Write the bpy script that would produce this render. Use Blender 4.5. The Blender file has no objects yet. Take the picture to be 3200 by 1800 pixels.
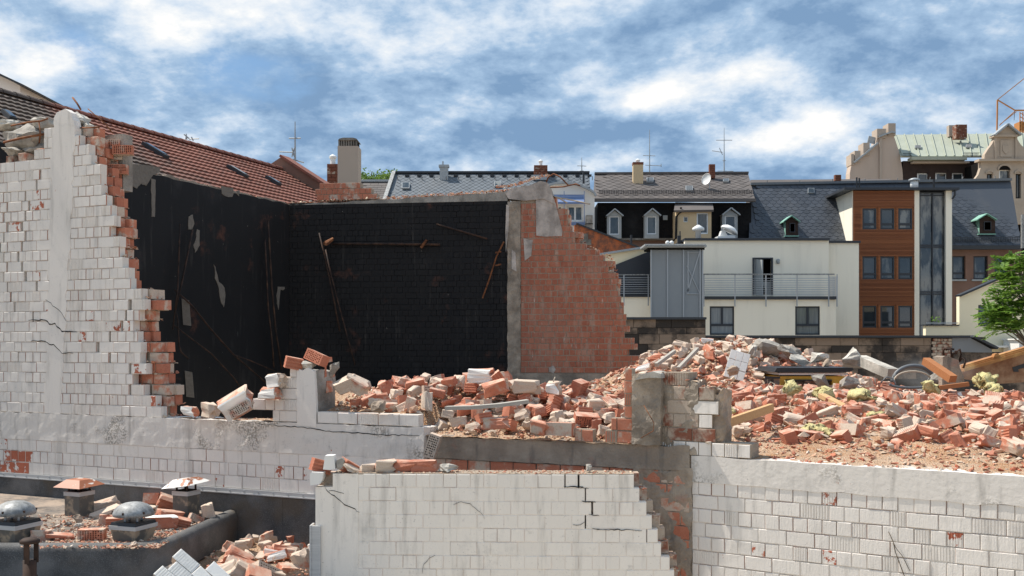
import bpy, bmesh, math, random
import numpy as np
from mathutils import Vector, Matrix, noise
random.seed(7); RNG = np.random.default_rng(7)
R = math.radians
SC = bpy.context.scene
COL = SC.collection

# ---------------------------------------------------------------- camera, sky, sun, exposure
F, CX, HY = 3200.0, 1600.0, 1070.0          # focal length, optical axis and horizon of the photograph (pixels)
cam_d = bpy.data.cameras.new('camera'); cam = bpy.data.objects.new('camera', cam_d); COL.objects.link(cam)
cam.location = (0, 0, 0); cam.rotation_euler = (R(90), 0, 0)
cam_d.sensor_width = 36; cam_d.lens = 36; cam_d.shift_y = 170 / 3200
cam_d.clip_start = 0.1; cam_d.clip_end = 3000
SC.camera = cam
SUN_EL, SUN_XY = R(57), Vector((-0.93, 0.37)).normalized()
SUN = Vector((SUN_XY.x * math.cos(SUN_EL), SUN_XY.y * math.cos(SUN_EL), math.sin(SUN_EL)))
sun_d = bpy.data.lights.new('sun', 'SUN'); sun = bpy.data.objects.new('sun', sun_d); COL.objects.link(sun)
sun_d.energy = 5.0; sun_d.angle = R(0.53); sun_d.color = (1.0, 0.945, 0.86)
sun.rotation_euler = SUN.to_track_quat('Z', 'Y').to_euler(); sun.location = (-30, 12, 60)
SC.view_settings.view_transform = 'Standard'; SC.view_settings.look = 'None'
SC.view_settings.exposure = 0.32; SC.view_settings.gamma = 1.0
SC.cycles.max_bounces = 6; SC.cycles.diffuse_bounces = 3; SC.cycles.glossy_bounces = 3
SC.cycles.transparent_max_bounces = 6
SC.render.film_transparent = False

class NT:
    """small helper round a node tree"""
    def __init__(s, tree): s.t = tree; s.L = tree.links
    def n(s, typ, **kw):
        nd = s.t.nodes.new(typ)
        for k, v in kw.items(): setattr(nd, k, v)
        return nd
    def put(s, sock, v):
        if isinstance(v, bpy.types.NodeSocket): s.L.new(v, sock)
        elif isinstance(v, (tuple, list)):
            d = sock.default_value
            sock.default_value = tuple(v)[:len(d)] if len(v) >= len(d) else tuple(v) + (1.0,)
        else:
            try: sock.default_value = v
            except TypeError: sock.default_value = (v, v, v, 1.0)[:len(sock.default_value)]
    def math(s, op, a, b=0.0, c=None, clamp=False):
        nd = s.n('ShaderNodeMath', operation=op); nd.use_clamp = clamp
        s.put(nd.inputs[0], a); s.put(nd.inputs[1], b)
        if c is not None: s.put(nd.inputs[2], c)
        return nd.outputs[0]
    def add(s, a, b): return s.math('ADD', a, b)
    def mul(s, a, b): return s.math('MULTIPLY', a, b)
    def vscale(s, vec, xyz):
        nd = s.n('ShaderNodeVectorMath', operation='MULTIPLY'); s.put(nd.inputs[0], vec); nd.inputs[1].default_value = xyz
        return nd.outputs[0]
    def noise(s, vec, scale, detail=4, rough=0.55, dist=0.0):
        nd = s.n('ShaderNodeTexNoise'); s.put(nd.inputs['Vector'], vec)
        nd.inputs['Scale'].default_value = scale; nd.inputs['Detail'].default_value = detail
        nd.inputs['Roughness'].default_value = rough; nd.inputs['Distortion'].default_value = dist
        return nd.outputs['Fac']
    def voro(s, vec, scale, feature='F1', out='Distance'):
        nd = s.n('ShaderNodeTexVoronoi', feature=feature); s.put(nd.inputs['Vector'], vec); nd.inputs['Scale'].default_value = scale
        return nd.outputs[out]
    def step(s, v, lo, hi, a=0.0, b=1.0):
        nd = s.n('ShaderNodeMapRange', interpolation_type='SMOOTHSTEP'); nd.clamp = True
        for i, x in enumerate((v, lo, hi, a, b)): s.put(nd.inputs[i], x)
        return nd.outputs[0]
    def mix(s, f, a, b, mode='MIX'):
        nd = s.n('ShaderNodeMix', data_type='RGBA', blend_type=mode)
        s.put(nd.inputs[0], f); s.put(nd.inputs[6], a); s.put(nd.inputs[7], b)
        return nd.outputs[2]
    def ramp(s, f, stops, interp='LINEAR'):
        nd = s.n('ShaderNodeValToRGB'); s.put(nd.inputs[0], f); cr = nd.color_ramp; cr.interpolation = interp
        while len(cr.elements) < len(stops): cr.elements.new(0.5)
        for e, (p, c) in zip(cr.elements, stops): e.position = p; e.color = (c[0], c[1], c[2], 1)
        return nd.outputs[0]

# world: Nishita sky with broken cloud laid over it in direction space
W = bpy.data.worlds.new('World'); SC.world = W; W.use_nodes = True
w = NT(W.node_tree); W.node_tree.nodes.clear()
wout = w.n('ShaderNodeOutputWorld'); bg = w.n('ShaderNodeBackground'); w.L.new(bg.outputs[0], wout.inputs[0])
bg.inputs[1].default_value = 0.086
W.cycles.sampling_method = 'MANUAL'; W.cycles.sample_map_resolution = 256
sky = w.n('ShaderNodeTexSky', sky_type='NISHITA'); sky.sun_disc = False
sky.sun_elevation = SUN_EL; sky.sun_rotation = math.atan2(SUN.x, SUN.y); sky.air_density = 1.0; sky.dust_density = 1.2; sky.ozone_density = 1.5
tc = w.n('ShaderNodeTexCoord'); dirv = tc.outputs['Generated']
sp = w.n('ShaderNodeSeparateXYZ'); w.L.new(dirv, sp.inputs[0]); dx, dy, dz = sp.outputs
zz = w.math('MAXIMUM', dz, 0.0)
den = w.add(zz, 0.34)
cv = w.n('ShaderNodeCombineXYZ'); w.put(cv.inputs[0], w.math('DIVIDE', dx, den)); w.put(cv.inputs[1], w.math('DIVIDE', dy, den)); cv.inputs[2].default_value = 3.7
cvec = cv.outputs[0]
def cl(k): return w.noise(w.vscale(cvec, (k, k, 1)), 2.15, 9, 0.605, 0.05)
nA = cl(1.0); nUp = cl(0.95); nUp2 = cl(0.86)        # cloud field, and the same field a little higher up
nB = w.noise(cvec, 5.5, 6, 0.6, 0.1)
relief = w.add(w.mul(w.math('SUBTRACT', nA, nUp), 2.0), w.mul(w.math('SUBTRACT', nA, nUp2), 1.0))
lightbase = w.add(w.add(relief, 0.43), w.mul(w.math('SUBTRACT', nB, 0.5), 0.46))
az = w.math('ARCTAN2', dx, dy); el = w.math('ARCSINE', dz)
def blob(px, py, rx, ry, tilt=0.0):
    """soft bump round one direction of the sky (a cloud bank)"""
    a0 = math.atan((px - CX) / F); e0 = math.atan((HY - py) / F * math.cos(a0))
    a = w.math('SUBTRACT', az, a0); e = w.math('SUBTRACT', el, e0)
    ct, st = math.cos(tilt), math.sin(tilt)
    u = w.mul(w.add(w.mul(a, ct), w.mul(e, st)), F / rx); v = w.mul(w.add(w.mul(a, -st), w.mul(e, ct)), F / ry)
    r2 = w.add(w.mul(u, u), w.mul(v, v))
    return w.math('EXPONENT', w.mul(r2, -1.0))
cover, light = nA, lightbase
for px, py, rx, ry, tl, kc, kl in [
        (420, 50, 300, 90, 0.15, .14, .05), (450, 150, 110, 90, 0.5, .14, .10), (1100, 60, 420, 90, 0, .2, .08),
        (30, 190, 150, 150, 0, .16, .08), (1250, 340, 300, 110, 0.1, .2, .10), (1150, 480, 330, 60, 0, .16, .17),
        (650, 270, 560, 120, -.08, -.16, -.24), (230, 150, 130, 100, 0, -.2, -.2), (620, 440, 330, 45, 0.1, .13, .13),
        (1200, 200, 700, 55, 0, -.12, -.18), (2150, 90, 700, 130, 0.05, .16, -.13), (2950, 190, 330, 120, .2, .16, -.12), (2250, 255, 300, 60, .22, .2, .13),
        (2250, 370, 420, 45, .05, .05, -.20), (1700, 410, 260, 60, 0, .1, -.18), (1900, 500, 700, 45, .1, .18, .08), (2560, 400, 330, 60, .35, .2, .06),
        (2500, 520, 700, 50, 0, .2, .1), (2950, 330, 250, 60, 0, .12, .05)]:
    b = blob(px, py, rx, ry, tl)
    cover = w.add(cover, w.mul(b, kc)); light = w.add(light, w.mul(b, kl))
cmask = w.step(cover, 0.36, 0.49)
cl_col = w.ramp(light, [(0.20, (2.0, 3.3, 5.2)), (0.41, (3.6, 5.1, 7.0)), (0.57, (6.2, 7.2, 8.4)), (0.80, (9.4, 9.4, 9.3))])
skyblue = w.mix(0.55, w.mix(1.0, sky.outputs[0], (1.2, 1.25, 1.25), 'MULTIPLY'), (1.6, 3.5, 6.4))
haze_f = w.step(dz, 0.0, 0.22, 0.75, 0.0)
skyblue = w.mix(w.mul(haze_f, 0.55), skyblue, (5.6, 7.4, 9.0))
col = w.mix(cmask, skyblue, cl_col)
col = w.mix(w.step(dz, -0.02, 0.0, 0.0, 1.0), (1.6, 1.5, 1.4), col)
w.L.new(col, bg.inputs[0])

# ---------------------------------------------------------------- materials
def mat(name, fn, rough=0.85, spec=0.3, metal=0.0):
    m = bpy.data.materials.new(name); m.use_nodes = True
    t = NT(m.node_tree); m.node_tree.nodes.clear()
    out = t.n('ShaderNodeOutputMaterial'); b = t.n('ShaderNodeBsdfPrincipled'); t.L.new(b.outputs[0], out.inputs[0])
    b.inputs['Roughness'].default_value = rough; b.inputs['Specular IOR Level'].default_value = spec; b.inputs['Metallic'].default_value = metal
    g = t.n('ShaderNodeNewGeometry'); t.pos = g.outputs['Position']; t.island = g.outputs['Random Per Island']
    sn = t.n('ShaderNodeSeparateXYZ'); t.L.new(g.outputs['Normal'], sn.inputs[0]); t.nz = sn.outputs[2]
    t.obj = t.n('ShaderNodeTexCoord').outputs['Object']; t.rnd = t.n('ShaderNodeObjectInfo').outputs['Random']; t.b = b
    r = fn(t)
    bump = None
    if isinstance(r, tuple) and len(r) == 2 and isinstance(r[1], tuple): r, bump = r
    t.put(b.inputs['Base Color'], r)
    if bump:
        bn = t.n('ShaderNodeBump'); bn.inputs['Strength'].default_value = bump[1]; bn.inputs['Distance'].default_value = bump[2]
        t.put(bn.inputs['Height'], bump[0]); t.L.new(bn.outputs[0], b.inputs['Normal'])
    return m
M = {}
def flat(c, var=0.12, sc=3.0):
    def fn(t):
        n = t.noise(t.pos, sc, 5)
        return t.mix(n, tuple(x * (1 - var) for x in c), tuple(min(1, x * (1 + var)) for x in c))
    return fn
RED_A, RED_B, RED_C = (.36, .095, .052), (.52, .170, .095), (.60, .30, .195)
MORT = (.50, .39, .30)
def f_paint(flake, dirt, tone=(.82, .755, .685)):
    def fn(t):
        big = t.noise(t.pos, 1.3, 4); st = t.noise(t.vscale(t.pos, (5, 5, .7)), 2.2, 6)
        base = t.mix(big, tuple(x * .90 for x in tone), tuple(x * 1.06 for x in tone))
        base = t.mix(t.mul(t.rnd, .22), base, tuple(x * .78 for x in tone))
        base = t.mix(t.mul(t.step(st, .50, .78), dirt), base, (.30, .275, .245))
        base = t.mix(t.mul(t.step(t.noise(t.pos, 2.6, 7, .7), .54, .72), dirt * .55), base, (.34, .325, .30))
        base = t.mix(t.mul(t.step(t.noise(t.pos, 11, 6, .7), .60, .74), dirt * .6), base, (.24, .22, .20))
        sp = t.noise(t.pos, 55, 3); base = t.mix(t.mul(t.step(sp, .66, .74), .55 * dirt + .1), base, (.12, .11, .10))
        f = t.noise(t.pos, 9, 7, .65); m_ = t.step(f, .735 - flake, .755 - flake)
        base = t.mix(m_, base, t.mix(t.noise(t.pos, 30, 3), RED_A, RED_B))
        h = t.add(t.noise(t.vscale(t.pos, (9, 9, 1.2)), 9, 5), t.mul(t.noise(t.pos, 70, 4), .5))
        return base, (h, .5, .006)
    return fn
M['paint'] = mat('white_wall_paint', f_paint(.015, .42), .62, .35)
M['paint_flaked'] = mat('white_paint_flaked', f_paint(.20, .4), .65, .3)
M['paint_bare'] = mat('white_paint_fallen_off', f_paint(.30, .4), .65, .3)
M['paint_front'] = mat('white_paint_dirty', f_paint(.0, .55, (.88, .805, .715)), .62, .35)
M['paint_mortar'] = mat('painted_mortar', f_paint(.03, .55, (.74, .675, .60)), .85, .2)
def f_brick(dust=.45, dark=1.0):
    def fn(t):
        v = t.mix(t.rnd, tuple(x * dark for x in RED_A), tuple(x * dark for x in RED_B))
        v = t.mix(t.mul(t.noise(t.pos, 14, 5), .6), v, tuple(x * dark for x in RED_C))
        d = t.add(t.noise(t.pos, 5.5, 6, .62), t.mul(t.math('SUBTRACT', t.rnd, .5), .22))
        v = t.mix(t.step(d, .62 - dust * .3, .74 - dust * .22), v, t.mix(t.noise(t.pos, 40, 3), MORT, (.58, .49, .40)))
        v = t.mix(t.mul(t.step(t.noise(t.pos, 90, 2), .6, .7), .35), v, (.12, .05, .03))
        up = t.step(t.nz, .25, .95); v = t.mix(t.mul(up, t.step(t.noise(t.pos, 7, 5), .34, .66, .05, .62)), v, (.70, .52, .40))
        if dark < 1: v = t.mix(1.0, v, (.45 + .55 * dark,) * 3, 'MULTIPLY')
        return v, (t.add(t.noise(t.pos, 35, 6), t.mul(t.noise(t.pos, 140, 3), .5)), .6, .006)
    return fn
M['brick'] = mat('red_clay_brick', f_brick(.40))
M['brick_clean'] = mat('fresh_red_brick', f_brick(.12))
M['brick_tan'] = mat('mortar_covered_brick', f_brick(1.25))
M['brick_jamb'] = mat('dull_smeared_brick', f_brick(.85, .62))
def f_mortar(c):
    def fn(t):
        n = t.noise(t.pos, 18, 7); v = t.mix(n, tuple(x * .62 for x in c), tuple(min(1, x * 1.25) for x in c))
        return v, (t.add(n, t.noise(t.pos, 80, 4)), .8, .01)
    return fn
M['mortar'] = mat('old_mortar', f_mortar((.36, .29, .22)))
M['mortar_dark'] = mat('dark_mortar', f_mortar((.20, .17, .14)))  # darker mortar tone, shared by joints, backings, patches and boards
def f_shard(t):
    v = t.ramp(t.island, [(0, (.33, .08, .04)), (.25, (.48, .17, .09)), (.46, (.54, .31, .20)), (.68, (.56, .43, .31)), (.86, (.47, .39, .31)), (.95, (.62, .55, .47)), (1, (.75, .73, .70))], 'CONSTANT')
    return t.mix(t.mul(t.noise(t.pos, 30, 4), .5), v, (.50, .37, .27)), (t.noise(t.pos, 90, 4), .5, .004)
M['shard'] = mat('brick_shards', f_shard)
def f_rshard(t):
    v = t.ramp(t.island, [(0, (.36, .08, .04)), (.45, (.50, .15, .08)), (.75, (.52, .25, .16)), (.9, (.50, .40, .30))], 'CONSTANT')
    return t.mix(t.mul(t.noise(t.pos, 30, 4), .4), v, (.46, .30, .20)), (t.noise(t.pos, 90, 4), .5, .004)
M['red_shard'] = mat('red_shards', f_rshard)
def f_soil(t):
    a = t.noise(t.pos, 2.2, 6, .6); b_ = t.noise(t.pos, 38, 6, .7)
    v = t.mix(t.step(a, .35, .65), (.42, .23, .12), (.50, .36, .25)); v = t.mix(t.step(b_, .45, .7), v, (.58, .46, .34))
    v = t.mix(t.step(t.voro(t.pos, 46), .0, .33, 1, 0), v, (.42, .16, .09))
    return v, (t.add(b_, t.mul(t.voro(t.pos, 60), .8)), 1.0, .02)
M['soil'] = mat('brick_dust_soil', f_soil, .95, .1)
def f_conc(c, pit=.5):
    def fn(t):
        n = t.noise(t.pos, 3.2, 7, .6); f = t.noise(t.pos, 60, 4)
        v = t.mix(t.step(n, .3, .7), tuple(x * .55 for x in c), tuple(min(1, x * 1.25) for x in c)); v = t.mix(t.mul(t.step(f, .58, .7), pit), v, tuple(x * .4 for x in c))
        v = t.mix(t.mul(t.step(t.noise(t.vscale(t.pos, (3, 3, .5)), 2, 5), .52, .7), .5), v, tuple(x * .55 for x in c))
        return v, (t.add(t.mul(f, .7), t.noise(t.pos, 22, 6)), .8, .012)
    return fn
M['conc'] = mat('rough_concrete', f_conc((.34, .31, .27)))
M['conc_brown'] = mat('brownish_concrete', f_conc((.34, .28, .22)))
M['conc_pale'] = mat('pale_concrete', f_conc((.50, .46, .40), .3))
M['conc_dark'] = mat('stained_concrete', f_conc((.21, .19, .165), .6))
def f_beam(t):
    v = f_paint(.03, .6, (.76, .70, .635))(t)[0]
    e = t.step(t.noise(t.pos, 1.5, 3), .52, .62)
    v = t.mix(t.mul(t.mul(e, t.step(t.noise(t.pos, 48, 3), .46, .56)), .8), v, (.27, .24, .20))
    return v, (t.add(t.mul(e, t.noise(t.pos, 50, 4)), t.mul(t.noise(t.pos, 20, 5), .4)), .8, .012)
M['beam'] = mat('painted_concrete_beam', f_beam, .75, .25)
def f_recess(t):
    n = t.noise(t.pos, 2.4, 7, .62)
    v = t.mix(t.step(n, .35, .7), (.24, .195, .155), (.42, .345, .27)); v = t.mix(t.mul(t.step(t.noise(t.pos, 4.5, 5), .55, .7), .55), v, (.38, .20, .15))
    v = t.mix(t.mul(t.step(t.noise(t.vscale(t.pos, (6, 6, 1)), 1.6, 5), .55, .72), .6), v, (.14, .125, .11))
    return v, (t.add(t.noise(t.pos, 40, 5), t.noise(t.pos, 9, 4)), .9, .014)
M['recess'] = mat('sooty_concrete', f_recess)
def f_black(t):
    s1 = t.noise(t.vscale(t.pos, (7, 7, .55)), 1.5, 7, .65); s2 = t.noise(t.vscale(t.pos, (26, 26, 3.2)), 1.0, 5)
    n = t.noise(t.pos, 1.1, 5)
    v = t.mix(n, (.006, .006, .007), (.018, .017, .018)); v = t.mix(t.mul(t.rnd, .5), v, (.020, .018, .017))
    v = t.mix(t.mul(t.step(s1, .56, .84), .42), v, (.13, .115, .10))
    v = t.mix(t.mul(t.step(s2, .74, .80), .65), v, (.36, .33, .29))
    v = t.mix(t.mul(t.step(t.noise(t.pos, 1.6, 7, .62), .60, .74), .7), v, (.12, .05, .032)); v = t.mix(t.mul(t.step(t.noise(t.vscale(t.pos, (1.2, 1.2, .8)), .9, 6, .6), .56, .78), .5), v, (.065, .06, .058))
    ch = t.noise(t.vscale(t.pos, (1, 1, .6)), 15, 6, .68); v = t.mix(t.step(ch, .70, .74), v, (.40, .35, .30))
    return v, (t.noise(t.pos, 25, 5), .35, .006)
M['black'] = mat('black_bitumen_coat', f_black, .72, .22)
def f_farred(t):
    v = f_brick(-.2)(t)[0]
    sm = t.noise(t.vscale(t.pos, (4, 4, .9)), 1.9, 7, .66); v = t.mix(1.0, v, (.80, .76, .74), 'MULTIPLY'); v = t.mix(t.mul(t.step(sm, .48, .66), .55), v, (.42, .31, .24)); v = t.mix(t.mul(t.step(t.noise(t.pos, .7, 4), .46, .66), .3), v, (.36, .25, .19))
    fs = t.noise(t.vscale(t.pos, (24, 24, 4)), 1.0, 4); v = t.mix(t.mul(t.step(fs, .66, .74), .7), v, (.62, .52, .45))
    return v, (t.noise(t.pos, 30, 5), .5, .006)
M['far_red'] = mat('lime_streaked_brick', f_farred)
M['plaster'] = mat('old_plaster', f_conc((.48, .42, .37), .15))
M['plaster_tan'] = mat('torn_plaster', f_conc((.40, .31, .235), .35))
def f_felt(t):
    n = t.noise(t.pos, 2.0, 6, .6); g = t.noise(t.pos, 150, 2)
    v = t.mix(t.step(n, .35, .7), (.060, .059, .058), (.155, .150, .145)); v = t.mix(t.mul(t.step(g, .52, .7), .5), v, (.27, .265, .26))
    v = t.mix(t.mul(t.step(t.noise(t.pos, 1.3, 5), .58, .7), .5), v, (.12, .085, .05))
    return v, (t.add(g, t.noise(t.pos, 12, 4)), .7, .004)
def f_dusty(t):
    v = f_felt(t)[0]; d = t.add(t.noise(t.pos, 1.6, 6, .65), t.mul(t.noise(t.pos, 30, 4), .22))
    v = t.mix(t.step(d, .48, .72, .10, .85), v, t.mix(t.noise(t.pos, 45, 3), (.34, .25, .19), (.46, .37, .29)))
    return v, (t.noise(t.pos, 60, 5), .8, .006)
M['felt_dusty'] = mat('dust_covered_felt', f_dusty, .9, .15)
M['felt'] = mat('bitumen_roof_felt', f_felt, .7, .4)
def f_rust(t):
    n = t.noise(t.pos, 9, 7, .65); v = t.ramp(n, [(.3, (.07, .028, .016)), (.52, (.19, .072, .030)), (.7, (.28, .13, .06))])
    return v, (n, .4, .004)
M['rust'] = mat('rusty_steel', f_rust, .85, .2)
M['rust_dark'] = mat('dark_rusty_steel', lambda t: t.ramp(t.noise(t.pos, 7, 6), [(.35, (.020, .013, .011)), (.6, (.065, .034, .022)), (.75, (.12, .062, .034))]), .75, .3)
M['cap'] = mat('rusted_painted_sheet', lambda t: t.mix(t.step(t.noise(t.vscale(t.pos, (7, 3, 7)), 1.6, 5), .44, .52), (.34, .125, .06), (.78, .76, .72)), .5, .4)
M['cap_red'] = mat('rusted_red_sheet', lambda t: t.mix(t.step(t.noise(t.vscale(t.pos, (7, 3, 7)), 1.6, 5), .58, .64), (.36, .13, .065), (.7, .66, .6)), .5, .4)
M['alu'] = mat('weathered_aluminium', lambda t: (t.mix(t.step(t.noise(t.pos, 11, 7, .7), .35, .7), (.17, .172, .17), (.40, .405, .40)), (t.noise(t.pos, 9, 3), .3, .02)), .6, .35, .35)
M['zinc'] = mat('zinc_sheet', lambda t: t.mix(t.noise(t.pos, 5, 5), (.26, .28, .29), (.42, .44, .45)), .5, .4, .25)
M['strip'] = mat('flashing_strip', lambda t: t.mix(t.noise(t.vscale(t.pos, (2, 2, 20)), 3, 5), (.36, .35, .34), (.60, .59, .57)), .5, .4)
M['vent_side'] = mat('bitumen_vent_curb', lambda t: (t.mix(t.step(t.noise(t.pos, 8, 6), .46, .62), (.13, .12, .105), (.36, .28, .20)), (t.noise(t.pos, 60, 4), .5, .004)), .75, .3)
def f_wood(a, b_):
    def fn(t):
        g = t.noise(t.vscale(t.obj, (1.2, 26, 26)), 2, 6); return t.mix(g, a, b_), (g, .5, .004)
    return fn
M['wood'] = mat('sawn_timber', f_wood((.44, .25, .11), (.62, .42, .22)))
M['wood_grey'] = mat('weathered_board', f_wood((.27, .25, .22), (.48, .44, .38)))
M['wood_dark'] = mat('stained_timber', f_wood((.28, .10, .04), (.46, .20, .08)))
M['wool'] = mat('mineral_wool', lambda t: (t.mix(t.noise(t.pos, 22, 6, .7), (.60, .49, .17), (.86, .79, .48)), (t.noise(t.pos, 60, 6, .7), 1.0, .03)), .95, .1)
M['sheet'] = mat('crumpled_plastic', lambda t: (t.mix(t.noise(t.pos, 9, 5), (.55, .61, .64), (.82, .84, .84)), (t.noise(t.pos, 18, 5), .8, .02)), .35, .5)
M['cable'] = mat('grey_cable', flat((.12, .13, .14)), .5, .4)
M['cable_tan'] = mat('tan_cable', flat((.45, .38, .30)), .6, .3)
M['pale_paint'] = mat('pale_fresh_paint', f_paint(.0, .25, (.82, .79, .74)), .65, .3)  # paler, less warm paint tone of the loose white-faced pieces
def f_tile(t):
    r = t.add(t.mul(t.rnd, .5), t.mul(t.island, .5))
    v = t.mix(t.step(t.noise(t.pos, 1.1, 5), .35, .7), t.mix(r, (.15, .06, .042), (.27, .10, .068)), t.mix(r, (.20, .075, .052), (.30, .125, .09)))
    sep = t.n('ShaderNodeSeparateXYZ'); t.L.new(t.pos, sep.inputs[0])
    nn = t.noise(t.pos, .55, 5, .6)
    moss = t.step(t.add(sep.outputs[1], t.mul(t.math('SUBTRACT', nn, .5), 7.0)), 21.8, 24.6, 1, 0)
    v = t.mix(t.mul(t.step(t.noise(t.pos, 5, 5), .50, .64), .45), v, (.085, .06, .05))
    v = t.mix(t.mul(moss, .88), v, (.075, .068, .058))
    return v, (t.noise(t.pos, 20, 4), .4, .006)
M['tile'] = mat('clay_roof_tile', f_tile, .8, .3)
def f_slate(c, var, wear=0.3):
    def fn(t):
        r = t.add(t.mul(t.rnd, .5), t.mul(t.island, .5))
        v = t.mix(r, tuple(x * (1 - var) for x in c), tuple(x * (1 + var) for x in c))
        return t.mix(t.mul(t.step(t.noise(t.pos, .8, 5), .5, .72), wear), v, tuple(x * .8 + .05 for x in (c[0] * 1.3, c[1] * 1.15, c[2])))
    return fn
M['slate'] = mat('grey_slate', f_slate((.125, .14, .155), .16), .5, .45)
M['slate_brown'] = mat('worn_brown_slate', f_slate((.12, .105, .098), .22, .6), .7, .3)
M['slate_dark'] = mat('dark_scalloped_slate', f_slate((.055, .062, .075), .30), .5, .45)
M['slate_black'] = mat('black_slate_cladding', f_slate((.012, .011, .011), .3, .3), .75, .15)
M['lead'] = mat('dark_lead_trim', flat((.035, .038, .043)), .6, .4)
M['cream'] = mat('cream_render', lambda t: t.mix(t.mul(t.step(t.noise(t.vscale(t.pos, (2.4, 2.4, .25)), 1.0, 6), .50, .75), .28), t.mix(t.noise(t.pos, .5, 4), (.86, .80, .665), (.91, .85, .71)), (.58, .53, .44)), .9, .2)
M['cream_yellow'] = mat('yellow_cream_render', flat((.86, .76, .54), .04, 1.5), .9, .2)
M['ochre'] = mat('ochre_render', flat((.58, .44, .27), .10, 2.5), .9, .2)
M['white_render'] = mat('white_render', flat((.74, .72, .68), .07, 1.5), .9, .2)
M['beige'] = mat('beige_render', flat((.43, .355, .29), .12, .9), .9, .2)
M['gable'] = mat('peach_gable_render', lambda t: t.mix(t.mul(t.step(t.noise(t.vscale(t.pos, (1, 1, .15)), .9, 6), .45, .7), .5), (.50, .40, .325), (.37, .30, .25)), .9, .2)
M['sandstone'] = mat('carved_sandstone', lambda t: (t.mix(t.noise(t.pos, 1.1, 6), (.36, .29, .225), (.52, .43, .34)), (t.noise(t.pos, 5, 6), .5, .05)), .9, .2)
M['brown_stone'] = mat('brown_brickwork', flat((.045, .03, .025), .35, 3), .9, .2)
M['stone_wall'] = mat('sooty_sandstone_block', lambda t: (t.mix(t.mul(t.step(t.add(t.noise(t.pos, .8, 6, .65), t.mul(t.math('SUBTRACT', t.rnd, .5), .35)), .42, .62), 1.0), (.045, .038, .034), (.25, .185, .14)), (t.noise(t.pos, 8, 6), .6, .03)), .9, .2)
M['stone_joint'] = mat('sooty_joint', flat((.06, .05, .042), .3, 3))
M['stone_red'] = mat('red_sandstone_course', flat((.20, .12, .09), .3, 1.2), .9, .2)
M['orange_brick'] = mat('orange_rubble_brick', lambda t: (t.mix(t.step(t.noise(t.pos, 2.6, 6, .7), .4, .62), (.42, .13, .055), (.17, .08, .055)), (t.noise(t.pos, 6, 5), .6, .03)), .9, .2)
M['cladding'] = mat('reddish_wood_slat', lambda t: t.mix(t.add(t.mul(t.rnd, .5), t.mul(t.noise(t.vscale(t.pos, (.5, .5, 18)), 2, 4), .5)), (.14, .038, .014), (.37, .135, .052)), .55, .35)
M['anthracite'] = mat('anthracite_frame', flat((.028, .032, .04)), .45, .45)
M['white_frame'] = mat('white_window_frame', flat((.74, .76, .76), .05), .45, .4)
M['grey_frame'] = mat('grey_window_frame', flat((.33, .35, .35), .1), .6, .3)
M['glass'] = mat('window_glass', lambda t: t.mix(t.mul(t.step(t.noise(t.vscale(t.pos, (2.2, 1, .8)), 1.1, 4), .45, .6), t.step(t.rnd, .35, .9)), t.mix(t.noise(t.pos, .9, 4), (.012, .017, .022), (.05, .062, .07)), (.22, .22, .20)), .04, .9)
M['glass_curtain'] = mat('glass_over_net_curtain', lambda t: t.mix(t.noise(t.vscale(t.pos, (9, 1, .5)), 2, 5), (.075, .085, .09), (.30, .31, .30)), .06, .8)
M['black'].diffuse_color = (0, 0, 0, 1)
M['dark'] = mat('dark_interior', flat((.010, .009, .009)), .9, .1)
M['steel'] = mat('galvanised_steel', flat((.36, .38, .40), .1), .42, .5, .55)
M['blue'] = mat('blue_awning_cloth', flat((.15, .21, .36), .1), .7, .3)
M['copper'] = mat('green_copper_sheet', lambda t: t.mix(t.noise(t.vscale(t.pos, (1, 1, .2)), 1.2, 5), (.31, .335, .265), (.42, .44, .355)), .6, .35)
M['verdigris'] = mat('verdigris_copper', flat((.22, .42, .34), .2, 3), .6, .35)
M['brick_chim'] = mat('dark_red_chimney_brick', f_brick(.1, .5))
M['crane'] = mat('orange_crane_paint', flat((.42, .18, .05), .1), .5, .4)
M['yellow'] = mat('excavator_yellow_paint', flat((.62, .36, .04), .15, 6), .45, .4)
M['orange_steel'] = mat('scuffed_orange_steel', lambda t: t.mix(t.step(t.noise(t.pos, 2.4, 7, .7), .42, .66), (.36, .155, .045), (.60, .36, .12)), .6, .35)
M['brown_steel'] = mat('scuffed_brown_boom', lambda t: t.mix(t.step(t.noise(t.pos, 3, 7, .7), .4, .62), (.22, .10, .05), (.36, .21, .12)), .7, .3)
M['black_paint'] = mat('black_machine_paint', flat((.012, .013, .015), .2), .4, .5)
M['white_plastic'] = mat('white_plastic', flat((.74, .74, .72), .06), .4, .4)
M['bark'] = mat('bark', flat((.12, .095, .07), .3, 8))
def f_leaf(a, b_):
    def fn(t):
        t.b.inputs['Subsurface Weight'].default_value = 0.0
        return t.mix(t.island, a, b_)
    return fn
M['leaf'] = mat('tree_of_heaven_leaves', f_leaf((.075, .165, .025), (.24, .38, .06)), .55, .35)
M['leaf_far'] = mat('distant_leaves', f_leaf((.07, .14, .025), (.18, .28, .05)), .6, .3)
M['ground'] = mat('city_ground', flat((.42, .36, .275), .3, .3))  # out-of-view ground, made paler and warmer to bounce light onto the walls
M['street_grey'] = mat('grey_render_panel', flat((.20, .21, .225), .1, 2))
M['mesh'] = mat('perforated_metal_screen', flat((.25, .27, .285), .06, 2), .5, .4, .3)
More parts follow.
